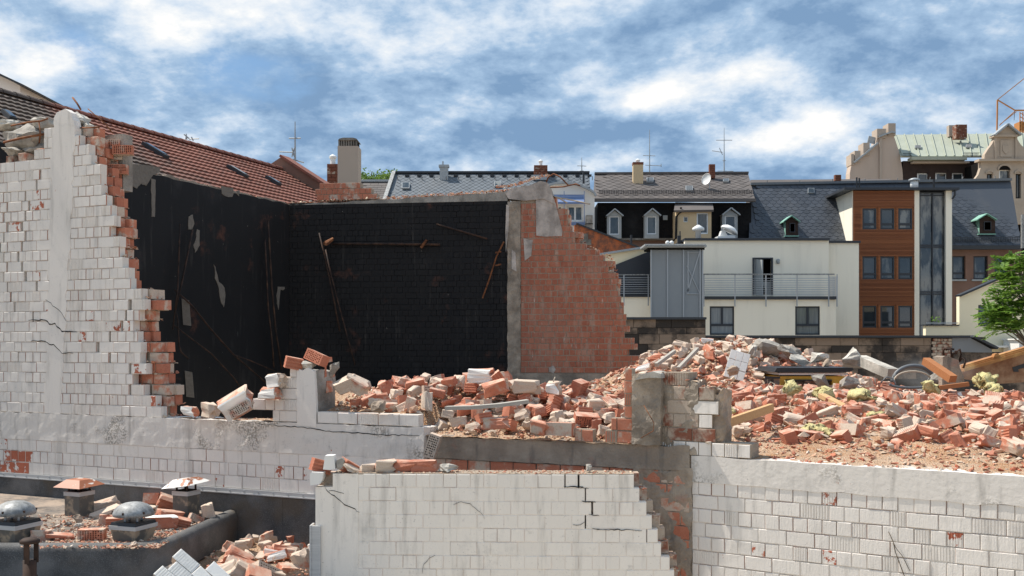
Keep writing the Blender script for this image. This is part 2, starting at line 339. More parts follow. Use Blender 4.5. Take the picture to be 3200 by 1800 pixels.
for k in ('leaf', 'leaf_far'):        # leaves let some light through
    t = M[k].node_tree; bs = [n for n in t.nodes if n.type == 'BSDF_PRINCIPLED'][0]; ou = [n for n in t.nodes if n.type == 'OUTPUT_MATERIAL'][0]
    tr = t.nodes.new('ShaderNodeBsdfTranslucent'); mx = t.nodes.new('ShaderNodeMixShader'); mx.inputs[0].default_value = .35
    t.links.new(bs.inputs['Base Color'].links[0].from_socket, tr.inputs[0]); t.links.new(bs.outputs[0], mx.inputs[1]); t.links.new(tr.outputs[0], mx.inputs[2]); t.links.new(mx.outputs[0], ou.inputs[0])

# ---------------------------------------------------------------- geometry helpers
WL = {}                                       # world location of each object's origin
def at(px, py, Y): return Vector(((px - CX) / F * Y, Y, (HY - py) / F * Y))
def tag(o, label=None, cat=None, group=None, kind=None, category=None):
    cat = cat or category
    if label: o['label'] = label
    if cat: o['category'] = cat
    if group: o['group'] = group
    if kind: o['kind'] = kind
    return o
def thing(name, label, cat, loc, group=None):
    o = bpy.data.objects.new(name, None); COL.objects.link(o); o.location = loc; o.empty_display_size = .2
    WL[o.name] = Vector(loc); return tag(o, label, cat, group)
class MB:
    def __init__(s): s.v = []; s.f = []; s.m = []
    def raw(s, vs, fs, mi=0):
        b = len(s.v); s.v += [tuple(v) for v in vs]; s.f += [tuple(i + b for i in f) for f in fs]; s.m += [mi] * len(fs); return s
    def hexa(s, p, mi=0):                      # p: 4 bottom points then 4 top points, both counter-clockwise seen from above
        return s.raw(p, [(3, 2, 1, 0), (4, 5, 6, 7), (0, 1, 5, 4), (1, 2, 6, 5), (2, 3, 7, 6), (3, 0, 4, 7)], mi)
    def box(s, x0, x1, y0, y1, z0, z1, mi=0):
        return s.hexa([(x0, y0, z0), (x1, y0, z0), (x1, y1, z0), (x0, y1, z0), (x0, y0, z1), (x1, y0, z1), (x1, y1, z1), (x0, y1, z1)], mi)
    def fb(s, x0, x1, y0, y1, Y, d=.2, mi=0):  # upright box whose front face covers the pixel rectangle at depth Y
        a, b = at(x0, y1, Y), at(x1, y0, Y); return s.box(a.x, b.x, Y, Y + d, a.z, b.z, mi)
    def prism(s, pts, off, mi=0):              # pts: planar outline, extruded by vector off
        n = len(pts); pts = [Vector(p) for p in pts]; off = Vector(off)
        s.raw(pts + [p + off for p in pts], [tuple(range(n - 1, -1, -1)), tuple(range(n, 2 * n))] + [(i, (i + 1) % n, n + (i + 1) % n, n + i) for i in range(n)], mi); return s
    def bar(s, a, b, w=.05, h=None, mi=0, up=(0, 0, 1)):
        a, b = Vector(a), Vector(b); h = h or w; d = (b - a).normalized(); u = Vector(up)
        if abs(d.dot(u)) > .95: u = Vector((0, 1, 0))
        x = d.cross(u).normalized() * w / 2; z = x.cross(d).normalized() * h / 2
        return s.hexa([a - x - z, a + x - z, b + x - z, b - x - z, a - x + z, a + x + z, b + x + z, b - x + z], mi)
    def tube(s, pts, r, seg=6, mi=0):
        pts = [Vector(p) for p in pts]; n = len(pts); b = len(s.v)
        for i, p in enumerate(pts):
            d = (pts[min(i + 1, n - 1)] - pts[max(i - 1, 0)]).normalized(); u = Vector((0, 0, 1)) if abs(d.z) < .9 else Vector((1, 0, 0))
            x = d.cross(u).normalized(); y = x.cross(d); rr = r[i] if isinstance(r, (list, tuple)) else r
            for k in range(seg):
                a = 2 * math.pi * k / seg; s.v.append(tuple(p + (x * math.cos(a) + y * math.sin(a)) * rr))
        fs = [(b + i * seg + k, b + i * seg + (k + 1) % seg, b + (i + 1) * seg + (k + 1) % seg, b + (i + 1) * seg + k) for i in range(n - 1) for k in range(seg)]
        fs += [tuple(b + k for k in range(seg - 1, -1, -1)), tuple(b + (n - 1) * seg + k for k in range(seg))]
        s.f += fs; s.m += [mi] * len(fs); return s
    def lathe(s, c, prof, seg=20, mi=0):       # prof: (radius, z) from bottom to top
        c = Vector(c); b = len(s.v); n = len(prof)
        for r, z in prof:
            for k in range(seg): a = 2 * math.pi * k / seg; s.v.append((c.x + r * math.cos(a), c.y + r * math.sin(a), c.z + z))
        fs = [(b + i * seg + k, b + i * seg + (k + 1) % seg, b + (i + 1) * seg + (k + 1) % seg, b + (i + 1) * seg + k) for i in range(n - 1) for k in range(seg)]
        fs += [tuple(b + k for k in range(seg - 1, -1, -1)), tuple(b + (n - 1) * seg + k for k in range(seg))]
        s.f += fs; s.m += [mi] * len(fs); return s
    def mesh(s, name, mats, smooth=False):
        me = bpy.data.meshes.new(name); me.from_pydata(s.v, [], s.f)
        for m in (mats if isinstance(mats, (list, tuple)) else [mats]): me.materials.append(M[m] if isinstance(m, str) else m)
        if len(set(s.m)) > 1: me.polygons.foreach_set('material_index', s.m)
        if smooth: me.polygons.foreach_set('use_smooth', [True] * len(s.f))
        me.update(); return me
    def build(s, name, mats, parent=None, smooth=False, **tg):
        a = np.array(s.v); c = Vector(((a.min(0) + a.max(0)) / 2).tolist())
        if parent is None: c.z = float(a[:, 2].min())
        s.v = [tuple(r) for r in (a - np.array(c))]
        o = bpy.data.objects.new(name, s.mesh(name, mats, smooth)); COL.objects.link(o); WL[o.name] = c
        if parent: o.parent = parent; o.location = c - WL[parent.name]
        else: o.location = c
        return tag(o, **tg)
def place(me, Mw, name, parent=None, **tg):
    o = bpy.data.objects.new(name, me); COL.objects.link(o)
    if parent: o.parent = parent; o.matrix_local = Matrix.Translation(-WL[parent.name]) @ Mw
    else: o.matrix_world = Mw
    WL[o.name] = Mw.translation.copy(); return tag(o, **tg)
_cache = {}
def mesh_np(me):
    if me.name not in _cache:
        v = np.empty(len(me.vertices) * 3); me.vertices.foreach_get('co', v)
        _cache[me.name] = (v.reshape(-1, 3), [tuple(p.vertices) for p in me.polygons], [p.material_index for p in me.polygons])
    return _cache[me.name]
def pieces(parent, name, items, limit=300, rest=None, **tg):
    """items: (mesh, world matrix, score). The largest become objects of their own, the rest one joined part."""
    items = sorted(items, key=lambda i: -i[2])
    for me, Mw, _ in items[:limit]: place(me, Mw, name, parent, **tg)
    more = {}
    for i in items[limit:]: more.setdefault(tuple(m.name for m in i[0].materials), []).append(i)
    for key, grp in more.items():               # one joined part for each set of materials
        mb = MB()
        for me, Mw, _ in grp:
            v, f, mi = mesh_np(me); A_ = np.array(Mw); vv = v @ A_[:3, :3].T + A_[:3, 3]
            b = len(mb.v); mb.v += vv.tolist(); mb.f += [tuple(i + b for i in q) for q in f]; mb.m += mi
        mb.build(rest or name + '_mass', [m for m in grp[0][0].materials], parent, kind='stuff')
class Frame:
    """an upright plane: s runs along it, d into it (away from the viewer), z up"""
    def __init__(s, p0, ang): s.p = Vector((p0[0], p0[1], 0)); s.u = Vector((math.cos(ang), -math.sin(ang), 0)); s.v = Vector((math.sin(ang), math.cos(ang), 0))
    def P(s, a, d, z): return s.p + s.u * a + s.v * d + Vector((0, 0, z))
    def hit(s, px, py, d=0.0):                 # where the line of sight through a pixel meets the plane
        q = s.p + s.v * d; r = Vector(((px - CX) / F, 1, 0)); k = q.dot(s.v) / r.dot(s.v); h = r * k
        return (h - q).dot(s.u), (HY - py) / F * k
    def Mx(s, a, d, z, rz=0, rx=0, ry=0):
        B = Matrix((s.u, s.v, (0, 0, 1))).transposed().to_4x4()
        return Matrix.Translation(s.P(a, d, z)) @ B @ Matrix.Rotation(rz, 4, 'Z') @ Matrix.Rotation(ry, 4, 'Y') @ Matrix.Rotation(rx, 4, 'X')
    def box(s, mb, a0, a1, d0, d1, z0, z1, mi=0):
        return mb.hexa([s.P(a0, d0, z0), s.P(a1, d0, z0), s.P(a1, d1, z0), s.P(a0, d1, z0), s.P(a0, d0, z1), s.P(a1, d0, z1), s.P(a1, d1, z1), s.P(a0, d1, z1)], mi)
    def poly(s, mb, pts, d0, d1, mi=0):
        return mb.prism([s.P(a, d0, z) for a, z in pts], s.v * (d1 - d0), mi)
def rough_box(mb, fr, s0, s1, d0, d1, z0, z1, step=.04, amp=.012, seed=0, taper=0.0):
    """box with a fine broken surface"""
    bm = bmesh.new(); nx, ny, nz = [max(1, int(abs(q) / step)) for q in (s1 - s0, d1 - d0, z1 - z0)]
    def V(i, j, k): return (s0 + (s1 - s0) * i / nx, d0 + (d1 - d0) * j / ny, z0 + (z1 - z0) * k / nz)
    idx = {}
    def vid(c):
        if c not in idx:
            p = Vector(V(*c)); q = p * 7 + Vector((seed * 5.3, 0, seed)); o = Vector((noise.noise(q), noise.noise(q + Vector((9, 2, 1))), noise.noise(q + Vector((3, 7, 5))))) * amp + Vector((noise.noise(q * 3.3), noise.noise(q * 3.1 + Vector((1, 4, 2))), noise.noise(q * 3.7))) * amp * .5
            if c[2] == nz: o.z += noise.noise(p * 9 + Vector((seed, 1, 2))) * amp * 2.5
            p = p + o; idx[c] = len(mb.v); mb.v.append(tuple(fr.P(p.x, p.y, p.z)))
        return idx[c]
    def quad(a, b, c, d): mb.f.append((vid(a), vid(b), vid(c), vid(d))); mb.m.append(0)
    for i in range(nx):
        for k in range(nz): quad((i, 0, k), (i + 1, 0, k), (i + 1, 0, k + 1), (i, 0, k + 1)); quad((i + 1, ny, k), (i, ny, k), (i, ny, k + 1), (i + 1, ny, k + 1))
        for j in range(ny): quad((i, j, nz), (i + 1, j, nz), (i + 1, j + 1, nz), (i, j + 1, nz)); quad((i, j + 1, 0), (i + 1, j + 1, 0), (i + 1, j, 0), (i, j, 0))
    for j in range(ny):
        for k in range(nz): quad((0, j + 1, k), (0, j, k), (0, j, k + 1), (0, j + 1, k + 1)); quad((nx, j, k), (nx, j + 1, k), (nx, j + 1, k + 1), (nx, j, k + 1))
    bm.free(); return mb
def interp(tab, x):
    if x <= tab[0][0]: return tab[0][1]
    for (a, b), (c, d) in zip(tab, tab[1:]):
        if x <= c: return b + (d - b) * (x - a) / max(1e-9, c - a)
    return tab[-1][1]
def rr(a, b): return random.uniform(a, b)

# brick meshes. x along the wall, y into it, z up; origin at the front lower left corner
def brick_mesh(name, L, H, D, mats, ribs=0, ch=.005, jit=.0025):
    mb = MB(); j = lambda: rr(-jit, jit)
    o = [(0 + j(), ch + j(), 0 + j()), (L + j(), ch + j(), 0 + j()), (L + j(), ch + j(), H + j()), (0 + j(), ch + j(), H + j())]
    bk = [(0 + j(), D, 0), (L + j(), D, 0), (L + j(), D, H + j()), (0 + j(), D, H + j())]
    mb.raw(o + bk, [(4, 5, 1, 0), (3, 2, 6, 7), (5, 4, 7, 6)], 1); mb.raw(o + bk, [(4, 0, 3, 7), (1, 5, 6, 2)], 1)
    if not ribs:
        fr = [(ch, 0, ch), (L - ch, 0, ch), (L - ch, 0, H - ch), (ch, 0, H - ch)]; fr = [(a + j(), b + j() * .6, c + j()) for a, b, c in fr]
        mb.raw(o + fr, [(4, 5, 6, 7), (0, 1, 5, 4), (1, 2, 6, 5), (2, 3, 7, 6), (3, 0, 4, 7)], 0)
    else:
        xs = [ch]; n = ribs * 2
        for i in range(1, n): xs.append(ch + (L - 2 * ch) * (i + rr(-.22, .22)) / n)
        xs.append(L - ch); vs = []; fs = []
        prev = None
        for i in range(n):
            y = 0.0 if i % 2 == 0 else .005
            for x in (xs[i], xs[i + 1]): vs += [(x, y, ch + j()), (x, y, H - ch + j())]
            k = 4 * i; fs.append((k, k + 2, k + 3, k + 1))
            if i: fs.append((k - 2, k, k + 1, k - 1))
        b = len(vs); vs += o; fs += [(b, 0, 1, b + 3), (4 * n - 2, b + 1, b + 2, 4 * n - 1), tuple([b] + [b + 1] + [4 * i + q for i in range(n - 1, -1, -1) for q in (2, 0)]), tuple([b + 2, b + 3] + [4 * i + q for i in range(n) for q in (1, 3)])]
        mb.raw(vs, fs, 0)
    return mb.mesh(name, mats)
_bm = {}
def bricks(kind, L, H, D, mats, ribs=0, nvar=4, ch=.005):
    key = (round(L, 3), round(H, 3), round(D, 3), tuple(mats), ribs, ch)
    if key not in _bm: _bm[key] = [brick_mesh('%s_brick' % kind, L, H, D, mats, ribs if i % 2 == 0 else 0, ch, ch / 2) for i in range(nvar)]
    return random.choice(_bm[key])
def score(Mw):
    p = Mw.translation; x = p.x / p.y * F + CX; y = HY - p.z / p.y * F
    return (1.0 if -60 < x < 3260 and -60 < y < 1860 else .01) / (p.y * p.y)
def rows(fr, z0, nrow, s_lo, s_hi, mats, mortar_mb, rowh=.125, half=.125, long=.25, D=.11, d0=0.0, ribs=0, ribp=.4, skip=None, cracks=(), flush=.55, deep=.013, phase=0, painted_row=None, gap=.0045, ch=.0036):
    """lay courses between s_lo(z) and s_hi(z); stretcher and header courses alternate; returns piece list"""
    out = []
    for k in range(nrow):
        z = z0 + k * rowh; zc = z + rowh / 2; a0, a1 = s_lo(zc), s_hi(zc)
        if a1 - a0 < .05: continue
        header = (k + phase) % 2 == 1; w_ = half if header else long
        off = (half * .5 if header else 0) + ((k // 2) % 2) * (long * .5 if not header else 0)
        edges = [a0]; x = math.floor((a0 - off) / w_) * w_ + off + w_
        while x < a1 - .045:
            if x > a0 + .045:
                edges.append(x)
            x += w_ if random.random() > .12 else (half if not header else w_)
        edges.append(a1)
        opened = {}
        for ck in cracks:
            sc_ = interp(ck[0], zc) if ck[0][0][0] <= zc <= ck[0][-1][0] else None
            if sc_ is not None:
                i = min(range(len(edges)), key=lambda q: abs(edges[q] - sc_)); opened[i] = ck[1] * rr(.6, 1.2)
        for i, (e0, e1) in enumerate(zip(edges, edges[1:])):
            g0, g1 = opened.get(i, 0), opened.get(i + 1, 0)
            b0, b1 = e0 + gap + g0 * .5, e1 - gap - g1 * .5
            if skip and skip((e0 + e1) / 2, zc): continue
            if b1 - b0 < .025: continue
            L = max(.03, round((b1 - b0) / .015) * .015)
            me = bricks('wall', L, rowh - 2.2 * gap, D, mats if not painted_row else painted_row((e0 + e1) / 2, zc), (int(L / .022) if ribs and random.random() < ribp else 0), 4, ch)
            Mw = fr.Mx(b0, d0 + rr(-.0022, .0022), z + 1.1 * gap, rr(-.005, .005), rr(-.004, .004), rr(-.004, .004)) @ Matrix.Scale((b1 - b0) / L, 4, (1, 0, 0))
            out.append((me, Mw, score(Mw)))
            if mortar_mb is not None:
                rec = .003 + rr(0, .002) if random.random() < flush else deep + rr(-.003, .004)
                fr.box(mortar_mb, e0 + g0 * .5, e1 - g1 * .5, d0 + rec, d0 + D - .012, z - .0003 * (k % 2), z + rowh)
    return out
def hull(name, n, mats, seed, squash=(1, 1, 1), sub=0, rough=.08, smooth=False):
    rnd = random.Random(seed); bm = bmesh.new()
    for _ in range(n):
        v = Vector((rnd.gauss(0, 1), rnd.gauss(0, 1), rnd.gauss(0, 1))).normalized() * rnd.uniform(.75, 1.0)
        bm.verts.new((v.x * squash[0] * .5, v.y * squash[1] * .5, v.z * squash[2] * .5))
    r = bmesh.ops.convex_hull(bm, input=bm.verts); bmesh.ops.delete(bm, geom=[e for e in r['geom_interior'] if isinstance(e, bmesh.types.BMVert)], context='VERTS')
    if sub:
        bmesh.ops.triangulate(bm, faces=bm.faces); bmesh.ops.subdivide_edges(bm, edges=bm.edges, cuts=sub, use_grid_fill=True)
        for v in bm.verts: v.co += Vector([(noise.noise(v.co * 6 + Vector((seed * 3.1, i * 7.7, 0)))) for i in range(3)]) * rough
    me = bpy.data.meshes.new(name); bm.to_mesh(me); bm.free()
    for m in mats: me.materials.append(M[m])
    if smooth: me.polygons.foreach_set('use_smooth', [True] * len(me.polygons))
    return me
SHARDS = [hull('shard%d' % i, 8, ['shard'], i + 50, random.choice([(1, .6, .35), (1, .8, .6), (1, .5, .25)])) for i in range(8)]
def shard_field(name, pts, smin, smax, material, parent=None, **tg):
    """pts: list of (point, flatness). One mesh of many small fragments"""
    V = []; Fc = []; nb = 0
    for p in pts:
        v, f, _ = mesh_np(random.choice(SHARDS)); s = smin + (smax - smin) * random.random() ** 2.2
        E = np.array(Matrix.Rotation(rr(0, 6.28), 3, 'Z') @ Matrix.Rotation(rr(-.6, .6), 3, 'X') @ Matrix.Rotation(rr(-.5, .5), 3, 'Y'))
        V.append(v @ (E * s).T + np.array((p[0], p[1], p[2] + s * .1))); Fc += [tuple(i + nb for i in q) for q in f]; nb += len(v)
    mb = MB(); mb.v = np.vstack(V).tolist(); mb.f = Fc; mb.m = [0] * len(Fc)
    return mb.build(name, material, parent, kind='stuff', **tg)

# ================================================================ THE SETTING
gm = MB(); gm.box(-1500, 1500, -400, 2500, -11.2, -11.0)
gm.build('ground', 'ground', kind='structure')

# frames of the demolished building
FA = Frame((-6.44, 12.88), R(23.5))            # long white wall, left part
FB = Frame((1.66, 9.44), R(32))                # white wall, right part
FF = Frame((-1.75, 9.12), R(1.5))              # low wall in front
CORN = Vector((-4.91, 22.6, 0))
FW = Frame((CORN.x, CORN.y), R(8))             # far wall, black then red
BW = Frame((CORN.x, CORN.y), -R(68.65))        # black side wall (s negative comes towards the viewer)
def sz(fr, pts): return [fr.hit(x, y) for x, y in pts]

# upper floor slab left standing behind the white walls
fl = MB()
fl.prism([FA.P(FA.hit(850, 1300)[0], .36, -1.06), FA.P(8.9, .2, -1.06), FB.P(.35, .25, -1.06), FB.P(5.2, .25, -1.06), Vector((9.5, 24, -1.06)), Vector((-3.6, 24, -1.06))], (0, 0, -.25))
fl.build('floor_slab', 'conc_dark', kind='structure')

# ---------------------------------------------------------------- long white wall (left)
A = thing('brick_wall', 'tall cracked white-painted brick wall with broken stepped right edge beside the black walls', 'wall', FA.P(1.5, 0, -2.27))
zb = -.87
white_edge = sorted([(z, s) for s, z in sz(FA, [(237, 417), (258, 441), (285, 470), (290, 500), (309, 533), (319, 567), (324, 601), (338, 635), (345, 664), (350, 702), (355, 731), (380, 780), (390, 812), (400, 841), (404, 886), (446, 905), (446, 930), (441, 940), (455, 975), (416, 1010), (422, 1045), (434, 1080), (440, 1110), (462, 1145), (440, 1180), (460, 1215), (480, 1245), (500, 1270), (525, 1300)])])
red_edge = sorted([(z, s) for s, z in [FA.hit(x, y, .13) for x, y in [(262, 400), (303, 430), (303, 480), (312, 500), (330, 540), (345, 575), (355, 600), (362, 640), (368, 680), (390, 720), (385, 760), (385, 800), (392, 830), (397, 860), (398, 890), (470, 905), (470, 930), (490, 940), (490, 965), (465, 975), (465, 1000), (450, 1010), (452, 1060), (500, 1080), (510, 1110), (515, 1145), (510, 1180), (525, 1210), (535, 1245), (520, 1300)]]])
pil_lo = lambda z: interp([(-.9, FA.hit(140, 1290)[0]), (2.9, FA.hit(166, 380)[0])], z)
pil_hi = lambda z: interp([(-.9, FA.hit(190, 1290)[0]), (2.9, FA.hit(240, 380)[0])], z)
cr1 = sorted([(z, s) for s, z in sz(FA, [(128, 540), (88, 590), (82, 630), (78, 680), (66, 720), (72, 770), (60, 800), (80, 840), (95, 880), (105, 905)])])
cr2 = sorted([(z, s) for s, z in sz(FA, [(10, 640), (20, 690), (8, 760), (20, 840), (10, 890), (15, 915), (45, 955), (57, 975), (95, 990)])])
cr3 = sorted([(z, s) for s, z in sz(FA, [(415, 935), (407, 960), (325, 1085), (330, 1110), (384, 1130), (392, 1160), (425, 1180), (420, 1230)])])
cr4 = sorted([(z, s) for s, z in sz(FA, [(455, 1090), (452, 1130), (470, 1150), (455, 1180), (440, 1210), (480, 1240)])])
mort = MB(); items = []
mats_p = ['paint', 'brick']
def prow(s, z):
    px = FA.P(s, 0, z); x = px.x / px.y * F + CX; y = HY - z / px.y * F
    if 0 < x < 100 and 1395 < y < 1470: return ['paint_bare', 'brick']
    if random.random() < .05: return ['paint_flaked', 'brick']
    return mats_p
left_top = FA.hit(60, 512)[1]
# bricks left of the plastered column
items += rows(FA, zb, 40, lambda z: -.35, lambda z: (pil_lo(z) + .05 if z < left_top or z > 9 else -9), mats_p, mort, ribs=1, ribp=.12, cracks=[(cr1, .035), (cr2, .022)], painted_row=prow)
# a few stepped courses hugging the column at the top
items += rows(FA, zb + 25 * .125, 3, lambda z: pil_lo(z) - (.30 if z < 2.42 else .14), lambda z: pil_lo(z) + .04, mats_p, mort, ribs=1, ribp=.6)
# bricks right of the column up to the broken edge
rag = {}
def edge_w(z):
    k = round((z - zb) / .125 - .5)
    if k not in rag: rag[k] = rr(-.07, .05)
    return interp(white_edge, z) + rag[k] if z < FA.hit(237, 417)[1] else -9
items += rows(FA, zb, 30, lambda z: pil_hi(z) - .05, edge_w, mats_p, mort, ribs=1, ribp=.62, cracks=[(cr3, .045), (cr4, .075)], painted_row=prow, flush=.4)
# inner leaf, bare red brick standing out past the paint
inner_m = MB(); inner = []
for k in range(31):
    z = zb + k * .125; zc = z + .06
    if zc > FA.hit(262, 400)[1]: continue
    e = interp(white_edge, zc); r_ = interp(red_edge, zc)
    for d, dep, ext in ((.125, .115, r_ + rr(-.05, .03)), (.245, .115, r_ + rr(-.07, .04))):
        x = ext
        while x > e - .42:
            L = random.choice([.12, .18, .24]); x0 = max(x - L, e - .5)
            if d < .2 and random.random() < .06: x = x0; continue
            me = bricks('inner', .24 if L > .2 else (.18 if L > .15 else .12), .113, dep, [random.choice(['brick_tan', 'brick', 'brick', 'brick_clean'])] * 2)
            Mw = FA.Mx(x0, d + rr(-.012, .012), z + .006 + rr(-.004, .004), rr(-.06, .06), rr(-.03, .03), rr(-.03, .03)); inner.append((me, Mw, score(Mw) * 1.3)); x = x0 - .01
        FA.box(inner_m, e - .5, min(ext, r_) - .03, d + .012, d + dep + .003, z, z + .125)
inner_m.build('bedding_mortar', 'mortar', A)
# rows under the ring beam
items += rows(FA, -1.63, 3, lambda z: -.35, lambda z: FA.hit(1000, 1450)[0] - .1, mats_p, mort, rowh=.142, ribs=1, ribp=.1, painted_row=prow, flush=.62)
# course left on the beam to the right of the broken pier, and the pier's own stepped bricks
zp = -.865
items += rows(FA, zp, 1, lambda z: FA.hit(992, 1320)[0], lambda z: FA.hit(1309, 1325)[0], mats_p, mort, rowh=.122, ribs=1, ribp=.3)
for k, (x0, x1) in enumerate([(852, 929), (790, 929), (866, 929), (880, 929), (906, 929)]):
    items += rows(FA, zp + k * .122, 1, lambda z, x0=x0: FA.hit(x0, 1250)[0], lambda z, x1=x1: FA.hit(x1, 1250)[0] - .004, mats_p, mort, rowh=.122, ribs=1, ribp=.3, phase=k)
edge = []
for _ in range(520):
    z = rr(-.86, 2.35); e_, r_ = interp(white_edge, z), interp(red_edge, z); d_ = rr(.03, .36); edge.append(FA.P(e_ + (r_ - e_) * min(1, d_ / .3) + rr(-.09, .02), d_, math.floor((z - zb) / .125) * .125 + zb + rr(-.005, .02)))
shard_field('clinging_mortar', edge, .02, .085, 'shard', A)
pieces(A, 'brick', items, 300, 'wall_bricks')
pieces(A, 'inner_brick', inner, 300, 'inner_bricks')
mort.build('mortar_joints', 'paint_mortar', A)
def strip(mb, fr, zs, lo, hi, d0, d1, mi=0):
    for z0, z1 in zip(zs, zs[1:]):
        mb.hexa([fr.P(lo(z0), d0, z0), fr.P(hi(z0), d0, z0), fr.P(hi(z0), d1, z0), fr.P(lo(z0), d1, z0), fr.P(lo(z1), d0, z1), fr.P(hi(z1), d0, z1), fr.P(hi(z1), d1, z1), fr.P(lo(z1), d1, z1)], mi)
pm = MB(); zt = FA.hit(200, 365)[1]; nz_ = 62; zs_ = [-.87 + (zt + .87) * i / nz_ for i in range(nz_ + 1)]
jl = {z: rr(-.022, .022) + (.05 * (z - 2.45) / .35 if z > 2.45 else 0) for z in zs_}; jr = {z: rr(-.022, .022) - (.06 * (z - 2.45) / .35 if z > 2.45 else 0) for z in zs_}
strip(pm, FA, zs_, lambda z: pil_lo(z) + jl[z], lambda z: pil_hi(z) + jr[z], -.0055, .10)
pm.build('plastered_column', 'paint', A)
pm = MB()
strip(pm, FA, [-.87, .5, 1.6, 2.4, zt - .12], lambda z: pil_lo(z) - .10, lambda z: pil_hi(z) + .0, .115, .34)
pm.build('column_core', 'conc', A)
# jagged cap of paint on the column
ct = MB(); FA.poly(ct, sz(FA, [(168, 372), (178, 352), (205, 340), (222, 352), (232, 392), (205, 385), (196, 392)]), -.006, .09)
ct.build('column_cap', 'paint', A)
# ring beam with jagged lower and upper arris
bm_ = MB(); sR = FA.hit(1325, 1400)[0]
rough_box(bm_, FA, -.5, sR, -.006, .33, -1.205, -.872, .05, .005, 3)
bm_.build('ring_beam', 'beam', A)
lw = MB(); FA.box(lw, FA.hit(985, 1450)[0] - .1, sR, -.004, .3, -2.3, -1.206); FA.box(lw, -.5, FA.hit(985, 1450)[0] - .1, .115, .3, -2.3, -1.206)
lw.build('lower_wall', 'paint', A)
# flashing strip with screws, and the bitumen upstand under it
st_ = MB(); FA.box(st_, -.5, FA.hit(985, 1560)[0] + .25, -.022, -.004, -1.675, -1.628); FA.box(st_, -.5, FA.hit(985, 1560)[0] + .25, -.034, -.022, -1.684, -1.672)
so = st_.build('flashing_strip', 'strip', A)
for i in range(26):
    mb = MB(); c = FA.P(-.3 + i * .195, -.026, -1.652); mb.box(c.x - .006, c.x + .006, c.y - .006, c.y + .01, c.z - .006, c.z + .006); mb.build('screw', 'zinc', so)
up = MB()
for i in range(10):
    a = -.5 + i * .6; FA.box(up, a, a + .6, -.012 - .003 * (i % 2), .11, -2.30, -1.676)
up.build('bitumen_upstand', 'felt', A)
# broken pier: concrete core with plaster face
pf = MB(); FA.poly(pf, sz(FA, [(929, 1328), (989, 1334), (989, 1262), (984, 1160), (962, 1148), (946, 1158), (929, 1150)]), -.008, .03); pf.build('pier_plaster', 'paint', A)
pc = MB(); rough_box(pc, FA, FA.hit(932, 1300)[0], FA.hit(989, 1300)[0], .031, .36, -.87, -.31, .03, .012, 4); pc.build('pier_core', 'conc', A)
for (dx0, dx1, dz0, dz1) in ((.20, .29, -.22, -.16), (.14, .18, -.38, -.24), (.30, .34, -.38, -.24), (.17, .30, -.55, -.42)):   # broken red bricks in the pier's side
    mb = MB(); s0 = FA.hit(989.5, 1250)[0]; q = [FA.P(s0 + .003, dx0, dz0), FA.P(s0 + .003, dx1, dz0 + .01), FA.P(s0 + .003, dx1 - .01, dz1), FA.P(s0 + .003, dx0 + .01, dz1)]
    mb.prism(q, FA.u * .006); mb.build('brick_end', 'brick_clean', A)
# cracks drawn as near-black ribbons, the gap's shade put into their colour
def crack(parent, fr, pts, wd, dd=-.0075, seed=0, raw=False):
    rnd = random.Random(seed); P_ = []
    if raw: pts = [(CX + (p.x / p.y) * F, HY - p.z / p.y * F) for p in (fr.P(a, 0, z) for a, z in pts)]
    for (a, b), (c, d) in zip(pts, pts[1:]):
        n = max(2, int(math.hypot(c - a, d - b) / 9))
        P_ += [(a + (c - a) * i / n + rnd.uniform(-1.8, 1.8), b + (d - b) * i / n + rnd.uniform(-1.8, 1.8)) for i in range(n)]
    P_.append(pts[-1]); q = sz(fr, P_); mb = MB(); n = len(q); up_ = []; dn = []
    for i, (s, z) in enumerate(q):
        t = wd * (.35 + .65 * math.sin(math.pi * min(1, (i + .7) / n))) * rnd.uniform(.6, 1.2)
        up_.append((s, z + t / 2)); dn.append((s + t * .3, z - t / 2))
    for i in range(n - 1):
        mb.prism([fr.P(dn[i][0], dd, dn[i][1]), fr.P(dn[i + 1][0], dd, dn[i + 1][1]), fr.P(up_[i + 1][0], dd, up_[i + 1][1]), fr.P(up_[i][0], dd, up_[i][1])], fr.v * .004)
    return mb.build('crack', 'dark', parent)
crack(A, FA, [(92, 1000), (142, 1001), (155, 1012), (172, 1012), (195, 1036), (240, 1037)], .016, -.0095, 1)
crack(A, FA, [(97, 1065), (140, 1066), (155, 1076), (167, 1076), (195, 1103), (230, 1104)], .010, -.0095, 2)
crack(A, FA, [(145, 936), (160, 948), (190, 975), (208, 1002)], .007, -.0095, 3)
crack(A, FA, [(800, 1324), (870, 1330), (930, 1334), (990, 1340), (1020, 1348), (1100, 1352), (1200, 1358), (1312, 1362)], .009, -.0105, 4)

# rubble crowning the tall wall
def rock(name, c, size, seed, m, label, cat='concrete chunk', rot=(0, 0, 0), group=None, n=14, sub=2, rough=.09):
    me = hull(name, n, [m], seed, (1, 1, 1), sub, rough)
    Mw = Matrix.Translation(c) @ Matrix.Rotation(rot[2], 4, 'Z') @ Matrix.Rotation(rot[0], 4, 'X') @ Matrix.Rotation(rot[1], 4, 'Y') @ Matrix.Diagonal((size[0], size[1], size[2], 1))
    return tag(place(me, Mw, name), label, cat, group)
def pA(px, py, d): s, z = FA.hit(px, py, d); return FA.P(s, d, z)
rock('concrete_boulder', pA(238, 375, .2), (.40, .34, .26), 3, 'conc_pale', 'rounded concrete boulder on the peak of the tall white wall')
rock('concrete_chunk', pA(228, 398, .12), (.26, .3, .20), 5, 'conc', 'grey broken concrete lump just under the boulder on the wall peak')
rock('concrete_chunk', pA(282, 403, .26), (.22, .28, .20), 6, 'conc_pale', 'small pale concrete lump right of the boulder on the wall peak')
